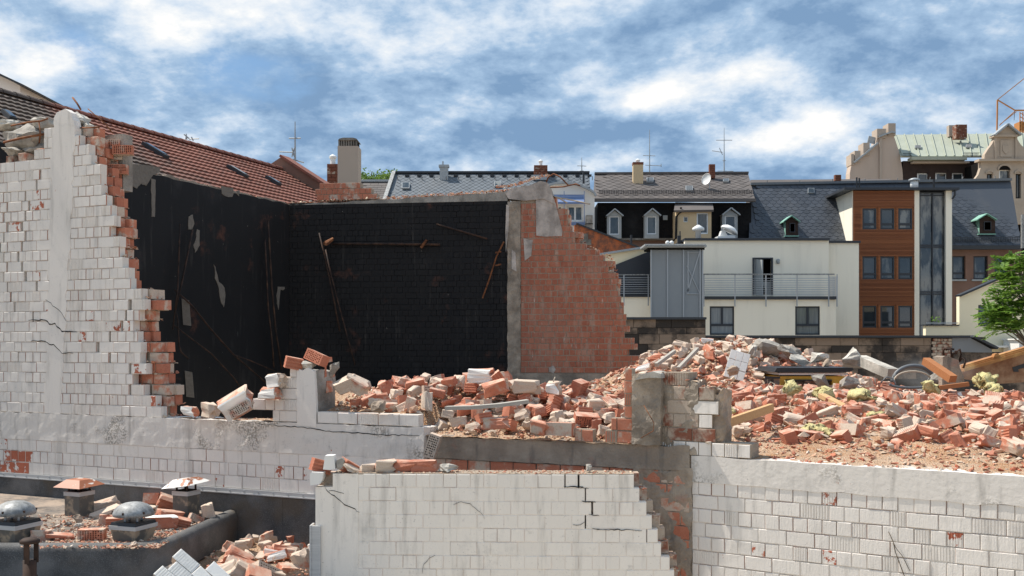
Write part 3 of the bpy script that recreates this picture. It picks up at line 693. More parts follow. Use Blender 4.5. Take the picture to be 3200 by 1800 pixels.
rock('concrete_beam_stump', pA(70, 435, .2), (.78, .42, .50), 8, 'conc', 'large broken concrete beam end on top of the wall at the left edge', rot=(0, .05, -.4))
rock('concrete_chunk', pA(38, 474, .06), (.34, .3, .17), 9, 'conc_pale', 'flat whitish stone lying above the painted courses at the left edge')
rock('concrete_chunk', pA(140, 388, .3), (.42, .30, .26), 12, 'conc_pale', 'torn concrete slab end left of the plastered column top')
rock('concrete_chunk', pA(20, 392, .22), (.5, .3, .22), 14, 'conc_pale', 'white-faced broken slab piece at the top left corner of the wall')
rock('concrete_chunk', pA(110, 468, .22), (.40, .3, .30), 15, 'conc', 'grey concrete core filling the gap left of the column')
for (px, py, L, m, lb) in [(58, 494, .115, 'brick_tan', 'tan brick end under the flat whitish stone at the left edge'), (18, 502, .115, 'brick_jamb', 'dark brick end at the far left of the wall top'), (98, 520, .115, 'brick', 'red brick stub beside the open crack near the wall top'), (112, 480, .115, 'brick', 'red brick stub in the gap left of the plastered column')]:
    me = bricks('loose', L, .113, .24, [m, m]); c = pA(px, py + 14, .02); tag(place(me, Matrix.Translation(c) @ Matrix.Rotation(-R(23.5) + rr(-.1, .1), 4, 'Z') @ Matrix.Rotation(rr(-.06, .06), 4, 'Y'), 'brick_stub'), lb, 'brick')
def rods(name, pts, r, m, label, cat='rebar', seg=5): mb = MB(); mb.tube(pts, r, seg); o = mb.build(name, m, None, True); return tag(o, label, cat)
rods('rebar', [pA(227, 305, .25), pA(240, 322, .22), pA(252, 342, .2)], .012, 'rust', 'short rusty rod sticking up from the boulder on the wall peak')
rods('rebar', [pA(12, 445, .0), pA(70, 431, -.03), pA(140, 419, .02), pA(165, 415, .1)], .016, 'rust', 'long rusty bar sloping across the broken beam end at top left')
rods('rebar', [pA(35, 393, .05), pA(90, 382, -.02), pA(130, 378, .03), pA(150, 370, .1)], .012, 'rust', 'rusty rod lying along the torn slab at top left')
rods('rebar', [pA(245, 400, .1), pA(280, 399, .02), pA(311, 397, -.05)], .010, 'rust', 'rusty pin poking right out of the wall peak')
rods('rebar', [pA(275, 340, .3), pA(300, 362, .3), pA(330, 388, .32), pA(353, 417, .35)], .007, 'rust', 'thin rusty wire curving from the boulder to the brick cluster')
rods('rebar', [pA(122, 380, .02), pA(126, 420, -.04), pA(122, 447, 0)], .010, 'rust', 'bent rusty hook hanging at the torn slab left of the column')

# ---------------------------------------------------------------- loose brick meshes (origin at the centre, x long, z up)
def perforated(name, L, D, H, mats, nx=9, ny=5, broken=0):
    """hollow brick: diamond holes run through its height and open on top and bottom"""
    mb = MB(); x0, y0 = -L / 2, -D / 2; mx, my = .014, .010; jx = lambda: rr(-.003, .003)
    cx = (L - 2 * mx) / nx; cy = (D - 2 * my) / ny
    for side in (1, -1):
        z = side * H / 2; zi = z - side * .045
        fl_ = (lambda f: f) if side > 0 else (lambda f: tuple(reversed(f)))
        # rim strips
        A_, B_, C_, D_ = (-L / 2, -D / 2, z), (L / 2, -D / 2, z), (L / 2, D / 2, z), (-L / 2, D / 2, z)
        a, b, c, d = (-L / 2 + mx, -D / 2 + my, z), (L / 2 - mx, -D / 2 + my, z), (L / 2 - mx, D / 2 - my, z), (-L / 2 + mx, D / 2 - my, z)
        mb.raw([A_, B_, C_, D_, a, b, c, d], [fl_(q) for q in ((0, 1, 5, 4), (1, 2, 6, 5), (2, 3, 7, 6), (3, 0, 4, 7))], 1)
        for i in range(nx):
            for j in range(ny):
                X, Y = x0 + mx + i * cx, y0 + my + j * cy; c4 = [(X, Y, z), (X + cx, Y, z), (X + cx, Y + cy, z), (X, Y + cy, z)]
                hx, hy = cx * .40, cy * .44; mxx, myy = X + cx / 2, Y + cy / 2
                if random.random() < .12: hx *= .2; hy *= .2
                h = [(mxx, myy - hy, z), (mxx + hx, myy, z), (mxx, myy + hy, z), (mxx - hx, myy, z)]; hi = [(p, q, zi) for p, q, _ in h]
                mb.raw(c4 + h + hi, [fl_(q) for q in ((0, 1, 4), (1, 2, 5), (2, 3, 6), (3, 0, 7), (1, 5, 4), (2, 6, 5), (3, 7, 6), (0, 4, 7), (4, 5, 9, 8), (5, 6, 10, 9), (6, 7, 11, 10), (7, 4, 8, 11), (8, 9, 10, 11))], 1)
    l, r, f, k = -L / 2, L / 2, -D / 2, D / 2; b_, t_ = -H / 2, H / 2
    mb.raw([(l, f, b_), (r, f, b_), (r, k, b_), (l, k, b_), (l, f, t_), (r, f, t_), (r, k, t_), (l, k, t_)], [(0, 1, 5, 4)], 0)
    mb.raw([(l, f, b_), (r, f, b_), (r, k, b_), (l, k, b_), (l, f, t_), (r, f, t_), (r, k, t_), (l, k, t_)], [(1, 2, 6, 5), (2, 3, 7, 6), (3, 0, 4, 7)], 1)
    return mb.mesh(name, mats)
def chunk_brick(name, L, D, H, mats, seed, paint=False):
    """broken brick: one or two ends snapped off unevenly, edges chipped"""
    rnd = random.Random(seed); bm = bmesh.new(); bmesh.ops.create_cube(bm, size=1)
    for v in bm.verts: v.co = Vector((v.co.x * L, v.co.y * D, v.co.z * H))
    bmesh.ops.subdivide_edges(bm, edges=[e for e in bm.edges if abs((e.verts[0].co - e.verts[1].co).x) < .001], cuts=2, use_grid_fill=True)
    for v in bm.verts:
        k = 1.0 if v.co.x > 0 else .25
        v.co.x += rnd.uniform(-.034, .024) * k; v.co.y += rnd.uniform(-.007, .007); v.co.z += rnd.uniform(-.007, .007)
    for _ in range(2):           # knocked-off corners
        cn = Vector((rnd.choice((-1, 1)) * L / 2, rnd.choice((-1, 1)) * D / 2, rnd.choice((-1, 1)) * H / 2))
        for v in bm.verts:
            q = (v.co - cn).length
            if q < .055: v.co -= v.co * (rnd.uniform(.22, .40) * (1 - q / .055) ** .5)
    ed = [e for e in bm.edges if e.calc_face_angle(0) > 1.0]
    bmesh.ops.bevel(bm, geom=rnd.sample(ed, int(len(ed) * .6)), offset=.008, segments=1, affect='EDGES')
    for f in bm.faces:
        c = f.calc_center_median(); f.material_index = 0 if (paint and c.y < -D / 2 + .012) else 1
    me = bpy.data.meshes.new(name); bm.to_mesh(me); bm.free()
    for m in mats: me.materials.append(M[m])
    return me
def ribbed(name, L, D, H, mats):
    mb = MB(); n = 7
    for i in range(n):
        z0 = -H / 2 + H * i / n; z1 = z0 + H / n; o = .0 if i % 2 == 0 else .008
        mb.box(-L / 2, L / 2, -D / 2 + o, D / 2 - o, z0, z1, 0)
    return mb.mesh(name, mats)
LB = {
 'perforated': [perforated('perforated_brick', .24, .115, .113, ['brick_tan', m]) for m in ('brick', 'brick', 'brick_tan')] + [perforated('perforated_brick', .24, .175, .113, ['brick_tan', 'brick'], 9, 7)],
 'red': [chunk_brick('red_brick', rr(.12, .24), .115, .113, ['brick_clean', random.choice(['brick', 'brick_clean'])], i) for i in range(10)],
 'tan': [chunk_brick('tan_brick', rr(.11, .24), .115, .113, ['brick_tan', 'brick_tan'], i + 20) for i in range(10)],
 'painted': [chunk_brick('painted_brick', rr(.12, .25), .12, .115, ['pale_paint', random.choice(['brick', 'brick_tan'])], i + 40, True) for i in range(6)],
 'ribbed': [ribbed('ribbed_brick', rr(.10, .2), .10, .112, ['brick_clean']) for i in range(4)] + [ribbed('ribbed_brick', .15, .08, .112, ['brick'])],
 'slab': [chunk_brick('brick_slab', rr(.14, .26), .12, .035, ['brick', random.choice(['brick', 'brick_clean', 'brick_tan'])], i + 60) for i in range(6)],
}
KIND_TXT = {'perforated': 'hollow brick with diamond holes', 'red': 'broken red brick', 'tan': 'mortar-crusted tan brick', 'painted': 'broken brick with one white-painted face', 'ribbed': 'ribbed red brick fragment', 'slab': 'thin broken brick slab'}
KIND_NAME = {'perforated': 'hollow_brick', 'red': 'red_brick', 'tan': 'tan_brick', 'painted': 'painted_brick', 'ribbed': 'ribbed_brick', 'slab': 'brick_slab'}
def eul(rx, ry, rz): return Matrix.Rotation(rz, 4, 'Z') @ Matrix.Rotation(ry, 4, 'Y') @ Matrix.Rotation(rx, 4, 'X')
LOOSE = []
def drop(kind, p, rot, zone, label=None, group=None, var=None, scale=1.0):
    me = random.choice(LB[kind]) if var is None else LB[kind][var]
    Mw = Matrix.Translation(p) @ eul(*rot) @ Matrix.Scale(scale, 4)
    o = tag(place(me, Mw, KIND_NAME[kind]), label or '%s lying %s' % (KIND_TXT[kind], zone), 'brick', group or (None if label else '%s pieces %s' % (KIND_TXT[kind], zone)))
    if not label: LOOSE.append((o, kind, zone))
    return o

# hollow bricks of the inner leaf seen end-on near the wall peak
for (px, py, rz) in [(345, 452, .0), (352, 486, .02), (385, 470, .0), (340, 516, -.02), (368, 530, 0), (350, 556, 0)]:
    c = pA(px, py, .42); Mw = Matrix.Translation(c) @ Matrix.Rotation(R(-23.5 + 35) + rz, 4, 'Z') @ Matrix.Rotation(R(90), 4, 'X')
    place(LB['perforated'][1], Mw, 'hollow_brick', A)
kb = MB(); FA.box(kb, FA.hit(300, 500, .5)[0], FA.hit(392, 500, .5)[0], .46, .62, FA.hit(340, 600, .5)[1], FA.hit(340, 425, .5)[1]); kb.build('mortar_lump', 'conc', A)

# ---------------------------------------------------------------- recess beam and jamb between the white walls
BM = thing('concrete_beam', 'grey stained concrete floor beam behind the low front wall', 'beam', FA.P(6.5, .1, -1.3))
s0, s1 = FA.hit(1326, 1400)[0], FA.hit(2150, 1440, .0)[0]
mb = MB(); rough_box(mb, FA, s0 + .003, s1, .06, .34, -1.185, -.958, .05, .008, 5); mb.build('beam_face', 'recess', BM)
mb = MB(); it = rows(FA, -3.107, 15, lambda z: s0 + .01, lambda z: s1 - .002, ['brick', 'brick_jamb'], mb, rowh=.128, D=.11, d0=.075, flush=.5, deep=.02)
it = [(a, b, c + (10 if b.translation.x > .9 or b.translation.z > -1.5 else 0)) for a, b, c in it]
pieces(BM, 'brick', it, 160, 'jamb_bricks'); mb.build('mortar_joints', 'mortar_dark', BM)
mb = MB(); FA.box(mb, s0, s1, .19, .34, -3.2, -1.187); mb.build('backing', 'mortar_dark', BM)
mb = MB(); rough_box(mb, FA, FA.hit(1940, 1600)[0], s1 + .02, .068, .17, -3.2, -1.18, .035, .024, 11); mb.build('mortar_smear', 'recess', BM)
mb = MB(); rough_box(mb, FB, -.16, .002, .012, .3, -3.2, -1.03, .035, .014, 12); mb.build('corner_smear', 'recess', BM)
# red courses standing on the beam at its right end
it = []; mb = MB()
for k, (x0, x1) in enumerate([(1790, 1971), (1904, 1971), (1946, 1971), (1946, 1971), (1946, 1971), (1948, 1971)]):
    it += rows(FA, -.953 + k * .118, 1, lambda z, x0=x0: FA.hit(x0, 1350)[0], lambda z, x1=x1: FA.hit(x1, 1350)[0], ['brick_clean', 'brick'], mb, rowh=.118, D=.11, d0=.05, phase=1, ribs=1, ribp=.3, half=.118, skip=(lambda s, z: FA.hit(1862, 1350)[0] < s < FA.hit(1902, 1350)[0]) if k == 0 else None)
pieces(BM, 'brick', it, 60); mb.build('bedding_mortar', 'mortar', BM)
# grey pillar and unpainted brick end of the right wall
pl = MB(); rough_box(pl, FA, FA.hit(1973, 1300)[0], FA.hit(2062, 1300)[0], .02, .33, -.955, -.30, .03, .016, 6); pl.build('pillar', 'conc_brown', BM)
pl = MB(); FA.poly(pl, sz(FA, [(1984, 1188), (2000, 1172), (2040, 1160), (2066, 1168), (2068, 1182), (2030, 1180)]), -.02, .30); pl.build('pillar_crown', 'conc_pale', BM)
rods('wire', [FA.P(*p) for p in [(FA.hit(2015, 1266)[0], -.03, FA.hit(2015, 1266)[1]), (FA.hit(2048, 1320)[0], -.05, FA.hit(2048, 1320)[1]), (FA.hit(2046, 1345)[0], -.05, FA.hit(2046, 1345)[1]), (FA.hit(2006, 1368)[0], -.03, FA.hit(2006, 1368)[1])]], .004, 'rust', 'thin bent wire hanging against the grey pillar', 'wire')

# ---------------------------------------------------------------- white wall (right)
B = thing('brick_wall', 'white-painted brick wall at lower right under the wide field of rubble', 'wall', FB.P(2, 0, -3))
mort = MB(); zt = -1.045
bmB = MB(); n = 46; sA = [-.005 + 5.2 * i / n for i in range(n + 1)]
for i in range(n):
    t0, t1 = [zt + .012 * noise.noise(Vector((s * 3, 1, 0))) for s in (sA[i], sA[i + 1])]; b0, b1 = [zt - .24 + .02 * noise.noise(Vector((s * 4, 9, 0))) for s in (sA[i], sA[i + 1])]
    P = FB.P; bmB.hexa([P(sA[i], -.006, b0), P(sA[i + 1], -.006, b1), P(sA[i + 1], .3, b1), P(sA[i], .3, b0), P(sA[i], -.006, t0), P(sA[i + 1], -.006, t1), P(sA[i + 1], .3, t1), P(sA[i], .3, t0)])
bmB.build('ring_beam', 'beam', B)
zr = zt - .228
it = rows(FB, zr - 14 * .127, 14, lambda z: 0.0, lambda z: 5.2, mats_p, mort, rowh=.127, ribs=1, ribp=.35, flush=.52, painted_row=lambda s, z: ['paint_flaked', 'brick'] if random.random() < .025 else mats_p)
pieces(B, 'brick', it, 300, 'wall_bricks')
# the stub that still stands on its left end
mort2 = MB(); it = []
for k, x1 in enumerate([2345, 2236, 2226, 2246, 2232, 2150]):
    sx = FB.hit(x1, 1300)[0]; f = lambda s, z, k=k: (['paint', 'brick_tan'] if (s > .07 + (.05 if k % 2 else 0) and k < 4) or k == 0 else ['brick_jamb', 'brick_jamb'])
    it += rows(FB, zt + .004 + k * .127, 1, lambda z: -.30, lambda z, sx=sx: sx, mats_p, mort2, rowh=.127, D=.24, ribs=1, ribp=.5, phase=1 if k in (0, 2, 4) else 0, painted_row=f, flush=.45)
pieces(B, 'brick', it, 80); mort2.build('stub_mortar', 'mortar', B)
mb = MB(); rough_box(mb, FB, -.36, .05, .004, .2, -1.03, -.36, .03, .024, 15); mb.build('stub_smear', 'conc_brown', B)
mb = MB(); rough_box(mb, FB, .02, .30, .03, .22, -.93, -.44, .035, .030, 16); mb.build('stub_core', 'plaster_tan', B)
shard_field('stub_crumbs', [FB.P(rr(-.36, .35), rr(.0, .24), rr(-.44, -.34) if random.random() < .6 else -.92 + .127 * random.randint(0, 4)) for _ in range(160)], .03, .10, 'shard', B); mort.build('mortar_joints', 'paint_mortar', B)
mb = MB(); FB.box(mb, 0, 5.2, .1, .3, zr - 14 * .127, zr); mb.build('backing', 'mortar_dark', B)
rods('twig', [FB.P(s, -.02, z) for s, z in sz(FB, [(2778, 1660), (2792, 1690), (2800, 1725), (2815, 1765), (2828, 1800)])], .004, 'bark', 'dry forked twig stuck in a joint of the lower right wall', 'twig')
rods('twig', [FB.P(s, -.03, z) for s, z in sz(FB, [(2790, 1685), (2803, 1712), (2822, 1735), (2846, 1782)])], .003, 'bark', 'thinner side shoot of the dry twig on the lower right wall', 'twig')

# ---------------------------------------------------------------- low wall in front
G = thing('brick_wall', 'low dirty white brick wall in the centre foreground with a stepped crack', 'wall', FF.P(1.6, 0, -3))
zt = -1.168; rh = .1203; mort = MB()
steps = [1981, 1998, 2020, 2037, 2056, 2066, 2093, 2107, 2120, 2130, 2140, 2150, 2150, 2150]
ck = sorted([(z, s) for s, z in sz(FF, [(1822, 1478), (1826, 1530), (1832, 1560), (1848, 1575), (1852, 1600), (1862, 1625), (1864, 1655)])]); ck2 = sorted([(z, s) for s, z in sz(FF, [(1758, 1470), (1760, 1520)])]); ck3 = sorted([(z, s) for s, z in sz(FF, [(2008, 1657), (2010, 1692)])])
sp = FF.hit(1115, 1500)[0]; it = []
for k in range(14):
    z = zt - (k + 1) * rh; lo = sp + (.0 if k % 2 else .06) + rr(-.02, .02); hi = FF.hit(steps[k], 1500)[0]
    it += rows(FF, z, 1, lambda z, lo=lo: lo, lambda z, hi=hi: hi, ['paint_front', 'brick'], mort, rowh=rh, half=.12, long=.24, D=.115, ribs=0, cracks=[(ck, .015), (ck2, .010), (ck3, .010)], phase=(k + 1) % 2, flush=.9, deep=.006, gap=.0028, ch=.003)
    if k == 0: lo0 = lo
    mb_ = MB()
pieces(G, 'brick', it, 300, 'wall_bricks'); mort.build('mortar_joints', 'paint_front', G)
for k in range(5):
    z = zt - (k + 1) * rh; a_, b_ = interp(ck, z + rh / 2), interp(ck, z - rh / 2)
    if z > ck[0][0]: crack(G, FF, [(a_ - .03, z + .004), ((a_ + b_) / 2, z), (b_ + .03, z - .004)], rr(.004, .008), -.006, 40 + k, True)
pm = MB(); FF.box(pm, .0, sp + .012, -.0015, .12, -3.0, zt - rh); FF.box(pm, .155, sp + .012, -.0018, .12, zt - rh, zt); FF.box(pm, sp + .012, sp + .12, .005, .10, -3.0, zt - .004); pm.build('plaster_corner', 'paint_front', G)
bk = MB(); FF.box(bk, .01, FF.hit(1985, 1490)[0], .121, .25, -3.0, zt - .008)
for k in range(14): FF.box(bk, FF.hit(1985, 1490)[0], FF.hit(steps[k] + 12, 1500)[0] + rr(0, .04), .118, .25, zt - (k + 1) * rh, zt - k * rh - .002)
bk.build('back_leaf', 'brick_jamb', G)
tpm = MB(); FF.box(tpm, .16, FF.hit(1980, 1490)[0], .004, .25, zt - .006, zt + .004); tpm.build('top_mortar', 'mortar', G)
for k, (x0, x1) in enumerate([(2, 26), (6, 30), (4, 32), (2, 24), (8, 30), (4, 26)]):   # brown inner bricks past the painted edge
    me = bricks('inner', .12, .113, .11, ['brick_jamb', 'brick_tan']); q = FF.hit(steps[k + 1], 1500)[0]; place(me, FF.Mx(q - .045, .09 + rr(-.01, .02), zt - (k + 2) * rh + .003, rr(-.2, .2), 0, rr(-.06, .06)), 'inner_brick', G)
crack(G, FF, [(1012, 1512), (1018, 1528), (1035, 1545), (1060, 1562), (1085, 1582), (1110, 1592), (1123, 1601)], .009, -.0055, 5)
crack(G, FF, [(1026, 1533), (1050, 1534), (1075, 1542)], .005, -.0055, 6)
crack(G, FF, [(1418, 1578), (1440, 1568), (1470, 1575), (1500, 1600), (1515, 1622)], .004, -.0065, 7)
crack(G, FF, [(1320, 1790), (1325, 1765), (1340, 1745), (1360, 1735)], .004, -.0065, 8)
crack(G, FF, [(1790, 1640), (1815, 1640), (1828, 1630)], .004, -.0065, 9)
crack(G, FF, [(1822, 1522), (1806, 1522), (1762, 1520)], .010, -.0065, 10); crack(G, FF, [(1866, 1655), (1930, 1655), (2006, 1658)], .006, -.0065, 11)
cb = MB(); FF.poly(cb, sz(FF, [(972, 1516), (970, 1480), (976, 1474), (1012, 1476), (1010, 1496), (1002, 1511)]), -.03, .10); tag(cb.build('painted_corner_block', ['pale_paint']), 'loosened white corner block at the left end of the low front wall', 'brick')
shard_field('clinging_mortar', [FF.P(FF.hit(steps[k_], 1500)[0] + rr(-.04, .05), rr(.03, .25), zt - k_ * rh - rr(0, .03)) for k_ in [random.randint(0, 8) for _ in range(170)]], .02, .08, 'shard', G)
gu = MB(); FF.box(gu, -.035, .05, -.03, -.004, -3.0, FF.hit(985, 1642)[1]); FF.box(gu, -.045, -.03, -.04, .1, -3.0, FF.hit(985, 1640)[1]); o = gu.build('corner_flashing', 'strip', G)
# things standing on the low wall
def pF(px, py, d): s, z = FF.hit(px, py, d); return FF.P(s, d, z)
def on_front(px, d, h): s = FF.hit(px, 1470, d)[0]; return FF.P(s, d, zt + h)
cb = MB(); FF.poly(cb, sz(FF, [(1008, 1468), (1014, 1425), (1042, 1424), (1046, 1466), (1030, 1470)]), .02, .12); tag(cb.build('painted_brick', ['pale_paint']), 'upright white block near the left end of the low front wall', 'brick')
cb = MB(); FF.poly(cb, sz(FF, [(1050, 1468), (1050, 1440), (1066, 1432), (1074, 1440), (1070, 1468)]), .03, .14); tag(cb.build('concrete_chunk', ['conc_pale']), 'pale concrete lump beside the upright white block on the low wall', 'concrete chunk')
drop('ribbed', on_front(1003, .1, .055), (0, .3, .5), '', 'split ribbed red brick leaning on the upright white block')
drop('ribbed', on_front(1090, .12, .04), (.3, .5, .8), '', 'heap-like ribbed red fragment near the left of the low wall')
drop('slab', on_front(1108, .08, .03), (.6, .2, 1.2), '', 'small red slab tipped up right of the ribbed fragment on the low wall')
drop('tan', on_front(1150, .12, .03), (.1, .1, .4), '', 'flat tan lump on the low wall left of the white-topped stone', scale=.8)
drop('tan', on_front(1203, .10, .06), (.2, .1, .2), '', 'tan stone with white top on the low front wall', var=3)
drop('red', on_front(1262, .14, .05), (0, 0, -.05), '', 'left of two red bricks laid in line on the low front wall', var=2)
drop('red', on_front(1322, .14, .055), (0, 0, .04), '', 'right of two red bricks laid in line on the low front wall', var=5)
rock('concrete_slab', on_front(1402, .08, .04), (.30, .18, .085), 21, 'conc_pale', 'flat pale concrete slab piece lying on the low front wall')
rock('concrete_chunk', on_front(1838, .12, .045), (.10, .09, .085), 22, 'conc', 'small grey stone alone on the low front wall above the crack')
c = pA(1352, 1393, -.18); tag(place(LB['perforated'][2], Matrix.Translation(c) @ eul(R(90), R(-72), R(-8)), 'hollow_brick'), 'hollow brick standing tilted against the beam above the low front wall', 'brick')

# ---------------------------------------------------------------- far walls: black side wall, black and red back wall
BK = thing('burnt_wall', 'tall black tarred side wall at left below the red tiled roof', 'wall', BW.P(-4, 0, -1.1))
def jag_top(fr, s0, s1, zt, n, amp, zb, d0, d1, mb, mi=0, sd=0):
    pts = []
    for i in range(n + 1):
        s = s0 + (s1 - s0) * i / n; z = (zt(s) if callable(zt) else zt) + amp * noise.noise(Vector((s * 2.3 + sd, sd, 0))) + amp * .7 * noise.noise(Vector((s * 9 + sd, sd, 3)))
        pts.append((s, z))
    for (a, za), (b, zb_) in zip(pts, pts[1:]):
        mb.hexa([fr.P(a, d0, zb), fr.P(b, d0, zb), fr.P(b, d1, zb), fr.P(a, d1, zb), fr.P(a, d0, za), fr.P(b, d0, zb_), fr.P(b, d1, zb_), fr.P(a, d1, za)], mi)
    return pts
mb = MB(); jag_top(BW, -9.5, 0, 3.04, 60, .05, -2.5, 0, .12, mb, sd=1); mb.build('tarred_face', 'black', BK)
mb = MB(); jag_top(BW, -9.5, .3, 3.10, 90, .06, -2.5, .121, .42, mb, sd=4); mb.build('masonry_core', 'plaster_tan', BK)
for pts in ([(402, 512), (500, 522), (498, 540), (478, 545), (455, 580), (440, 575), (425, 588), (405, 580)], [(470, 556), (486, 560), (484, 620), (482, 680), (474, 678), (472, 610)], [(588, 676), (600, 672), (606, 700), (600, 716), (588, 718)], [(614, 718), (624, 722), (622, 765), (610, 788), (603, 770), (610, 750)],
            [(668, 826), (676, 850), (684, 880), (696, 890), (704, 920), (698, 960), (690, 940), (684, 905), (672, 870)], [(690, 580), (728, 588), (726, 615), (712, 618), (692, 606)], [(738, 596), (748, 598), (746, 612), (739, 610)], [(866, 895), (890, 897), (888, 905), (874, 907), (870, 968), (864, 940)]):
    q = []
    for i, (x, y) in enumerate(pts):
        x2, y2 = pts[(i + 1) % len(pts)]
        for t in (0, .33, .66): q.append((x + (x2 - x) * t + rr(-1.6, 1.6), y + (y2 - y) * t + rr(-2, 2)))
    mb = MB(); BW.poly(mb, sz(BW, q), -.012, -.001); mb.build('plaster_patch', 'mortar_dark', BK)
def pB(px, py, d): s, z = BW.hit(px, py, d); return BW.P(s, d, z)
for (pts, r, lb) in [([(563, 700), (560, 780), (556, 900), (540, 1030)], .015, 'thin rusty pipe hanging upright on the black side wall, left of two'), ([(602, 718), (588, 790), (567, 890), (548, 970)], .019, 'rusty pipe slanting down beside the thin upright pipe on the black wall'),
                     ([(838, 692), (843, 780), (850, 900), (862, 1030), (880, 1155)], .021, 'long rusty strap bowed along the black side wall near the corner'), ([(828, 748), (834, 860), (838, 960), (850, 1060), (856, 1150)], .018, 'dark rusty rail left of the bowed strap near the black corner'),
                     ([(546, 905), (600, 955), (660, 1030), (730, 1108), (830, 1195)], .018, 'rusty pipe sagging diagonally down the black side wall'), ([(542, 1015), (600, 1060), (660, 1105), (730, 1180), (755, 1215)], .015, 'second rusty pipe sloping down below the sagging one'),
                     ([(548, 965), (556, 1000), (560, 1080), (566, 1100), (590, 1122)], .016, 'bent orange-rusted rod hanging low on the black side wall'), ([(735, 1110), (790, 1130), (870, 1165)], .014, 'thin wire running towards the black corner above the rubble')]:
    rods('rusty_pipe', [pB(x, y, -.10 - .05 * i) for i, (x, y) in enumerate(pts)], r, 'rust_dark', lb, 'pipe')
for (x0, y0, lb) in ((584, 975, 'splintered board dangling from the pipe on the black side wall'), (594, 1200, 'dark board leaning low against the black side wall')):
    mb = MB(); c = pB(x0, y0, -.12); mb.hexa([c + Vector(p) for p in ((-.07, 0, -.24), (.07, .02, -.26), (.07, .04, -.26), (-.07, .02, -.24), (-.1, 0, .25), (.03, .02, .22), (.03, .04, .22), (-.1, .02, .25))]); tag(mb.build('board', 'mortar_dark'), lb, 'board')

C = thing('burnt_wall', 'broken back wall, left part tarred black and right part bare red brick', 'wall', FW.P(3.5, 0, -1.1))
sG0, sG1 = FW.hit(1586, 900)[0], FW.hit(1627, 900)[0]
topz = lambda s: interp([(0, 3.06), (1.2, 3.09), (sG0, 3.24)], s)
mort = MB(); it = rows(FW, -1.3, 35, lambda z: .0, lambda z: sG0, ['black', 'black'], mort, D=.1, flush=.45, deep=.014)
it = [i for i in it if i[1].translation.z < 3.02]
pieces(C, 'tarred_brick', it, 300, 'tarred_bricks'); mort.build('tarred_joints', 'black', C)
mb = MB(); jag_top(FW, 0, sG0, lambda s: topz(s) - .02, 60, .025, 3.03, -.005, .11, mb, sd=7); mb.build('top_plaster', 'conc', C)
mb = MB(); jag_top(FW, -.3, sG0, topz, 90, .05, -2.5, .111, .42, mb, sd=8); mb.build('masonry_core', 'plaster_tan', C)
re = sorted([(z, s) for s, z in sz(FW, [(1716, 585), (1740, 625), (1756, 660), (1772, 690), (1786, 720), (1806, 745), (1830, 768), (1862, 786), (1902, 800), (1912, 840), (1922, 880), (1934, 930), (1950, 965), (1958, 1010), (1966, 1050), (1976, 1090), (1990, 1130), (1997, 1165)])])
mort = MB(); zr0 = FW.hit(1800, 1166)[1]; rg = {}
def er(z):
    k = round(z / .125 * 2)
    if k not in rg: rg[k] = rr(-.13, .07)
    return interp(re, z) + rg[k]
it = rows(FW, zr0, 32, lambda z: sG1, er, ['far_red', 'brick_clean'], mort, D=.1, flush=.25, deep=.007, gap=.007)
it = [i for i in it if i[1].translation.z < 2.95]
pieces(C, 'brick', it, 300, 'red_bricks'); mort.build('mortar_joints', 'mortar', C)
mb = MB()
for k in range(33):
    z = zr0 + k * .125
    if z < 3.0: FW.box(mb, sG1, er(z + .06) + rr(-.02, .10), .101, .38, z, z + .124)
mb.build('inner_leaf', 'brick', C)
mb = MB(); rough_box(mb, FW, sG0 + .002, sG1, -.03, .3, -2.0, 3.02, .07, .016, 7); mb.build('concrete_column', 'conc_brown', C)
mb = MB(); FW.poly(mb, sz(FW, [(1580, 606), (1600, 588), (1650, 582), (1690, 566), (1712, 572), (1722, 592), (1735, 640), (1700, 622), (1640, 628), (1590, 622)]), -.04, .36); mb.build('broken_lintel', 'plaster', C)
mb = MB(); FW.poly(mb, sz(FW, [(1675, 622), (1700, 616), (1732, 622), (1745, 670), (1758, 722), (1756, 738), (1700, 740), (1676, 736)]), -.02, -.004); mb.build('plaster_patch', 'plaster', C)
for pts in ([(1583, 640), (1592, 645), (1590, 720), (1582, 790), (1580, 730)], [(1636, 745), (1665, 750), (1660, 800), (1640, 815)], [(1715, 1148), (1730, 1142), (1737, 1155), (1730, 1166), (1716, 1162)], [(1600, 780), (1612, 790), (1615, 850), (1600, 840)]):
    mb = MB(); FW.poly(mb, sz(FW, pts), -.05 if pts[0][0] < 1630 and pts[0][0] != 1636 else -.012, -.031 if pts[0][0] < 1630 and pts[0][0] != 1636 else -.004); mb.build('plaster_patch', 'plaster', C)
mb = MB(); FW.box(mb, sG1, FW.hit(1996, 1190)[0], -.02, .35, -2.5, zr0 - .003); mb.build('plinth', 'conc_brown', C)
def pW(px, py, d): s, z = FW.hit(px, py, d); return FW.P(s, d, z)
rods('rusty_pipe', [pW(1040, 762, -.06), pW(1200, 762, -.06), pW(1375, 764, -.06)], .028, 'rust_dark', 'horizontal rusty pipe fixed across the black back wall', 'pipe')
rods('rusty_pipe', [pW(1364, 700, -.08), pW(1440, 722, -.08), pW(1522, 746, -.10)], .022, 'rust_dark', 'dark rusty bar slanting at upper right of the black back wall', 'pipe')
rods('wood_batten', [pW(998, 728, -.12), pW(1015, 800, -.15), pW(1040, 920, -.2), pW(1062, 1035, -.22)], .02, 'rust_dark', 'long grey batten leaning on the black back wall left of the pipe', 'batten')
rods('wood_batten', [pW(1018, 780, -.2), pW(1035, 860, -.22), pW(1058, 950, -.2), pW(1085, 1050, -.2), pW(1110, 1140, -.2)], .018, 'rust_dark', 'rust-brown batten beside the long grey one on the black back wall', 'batten')
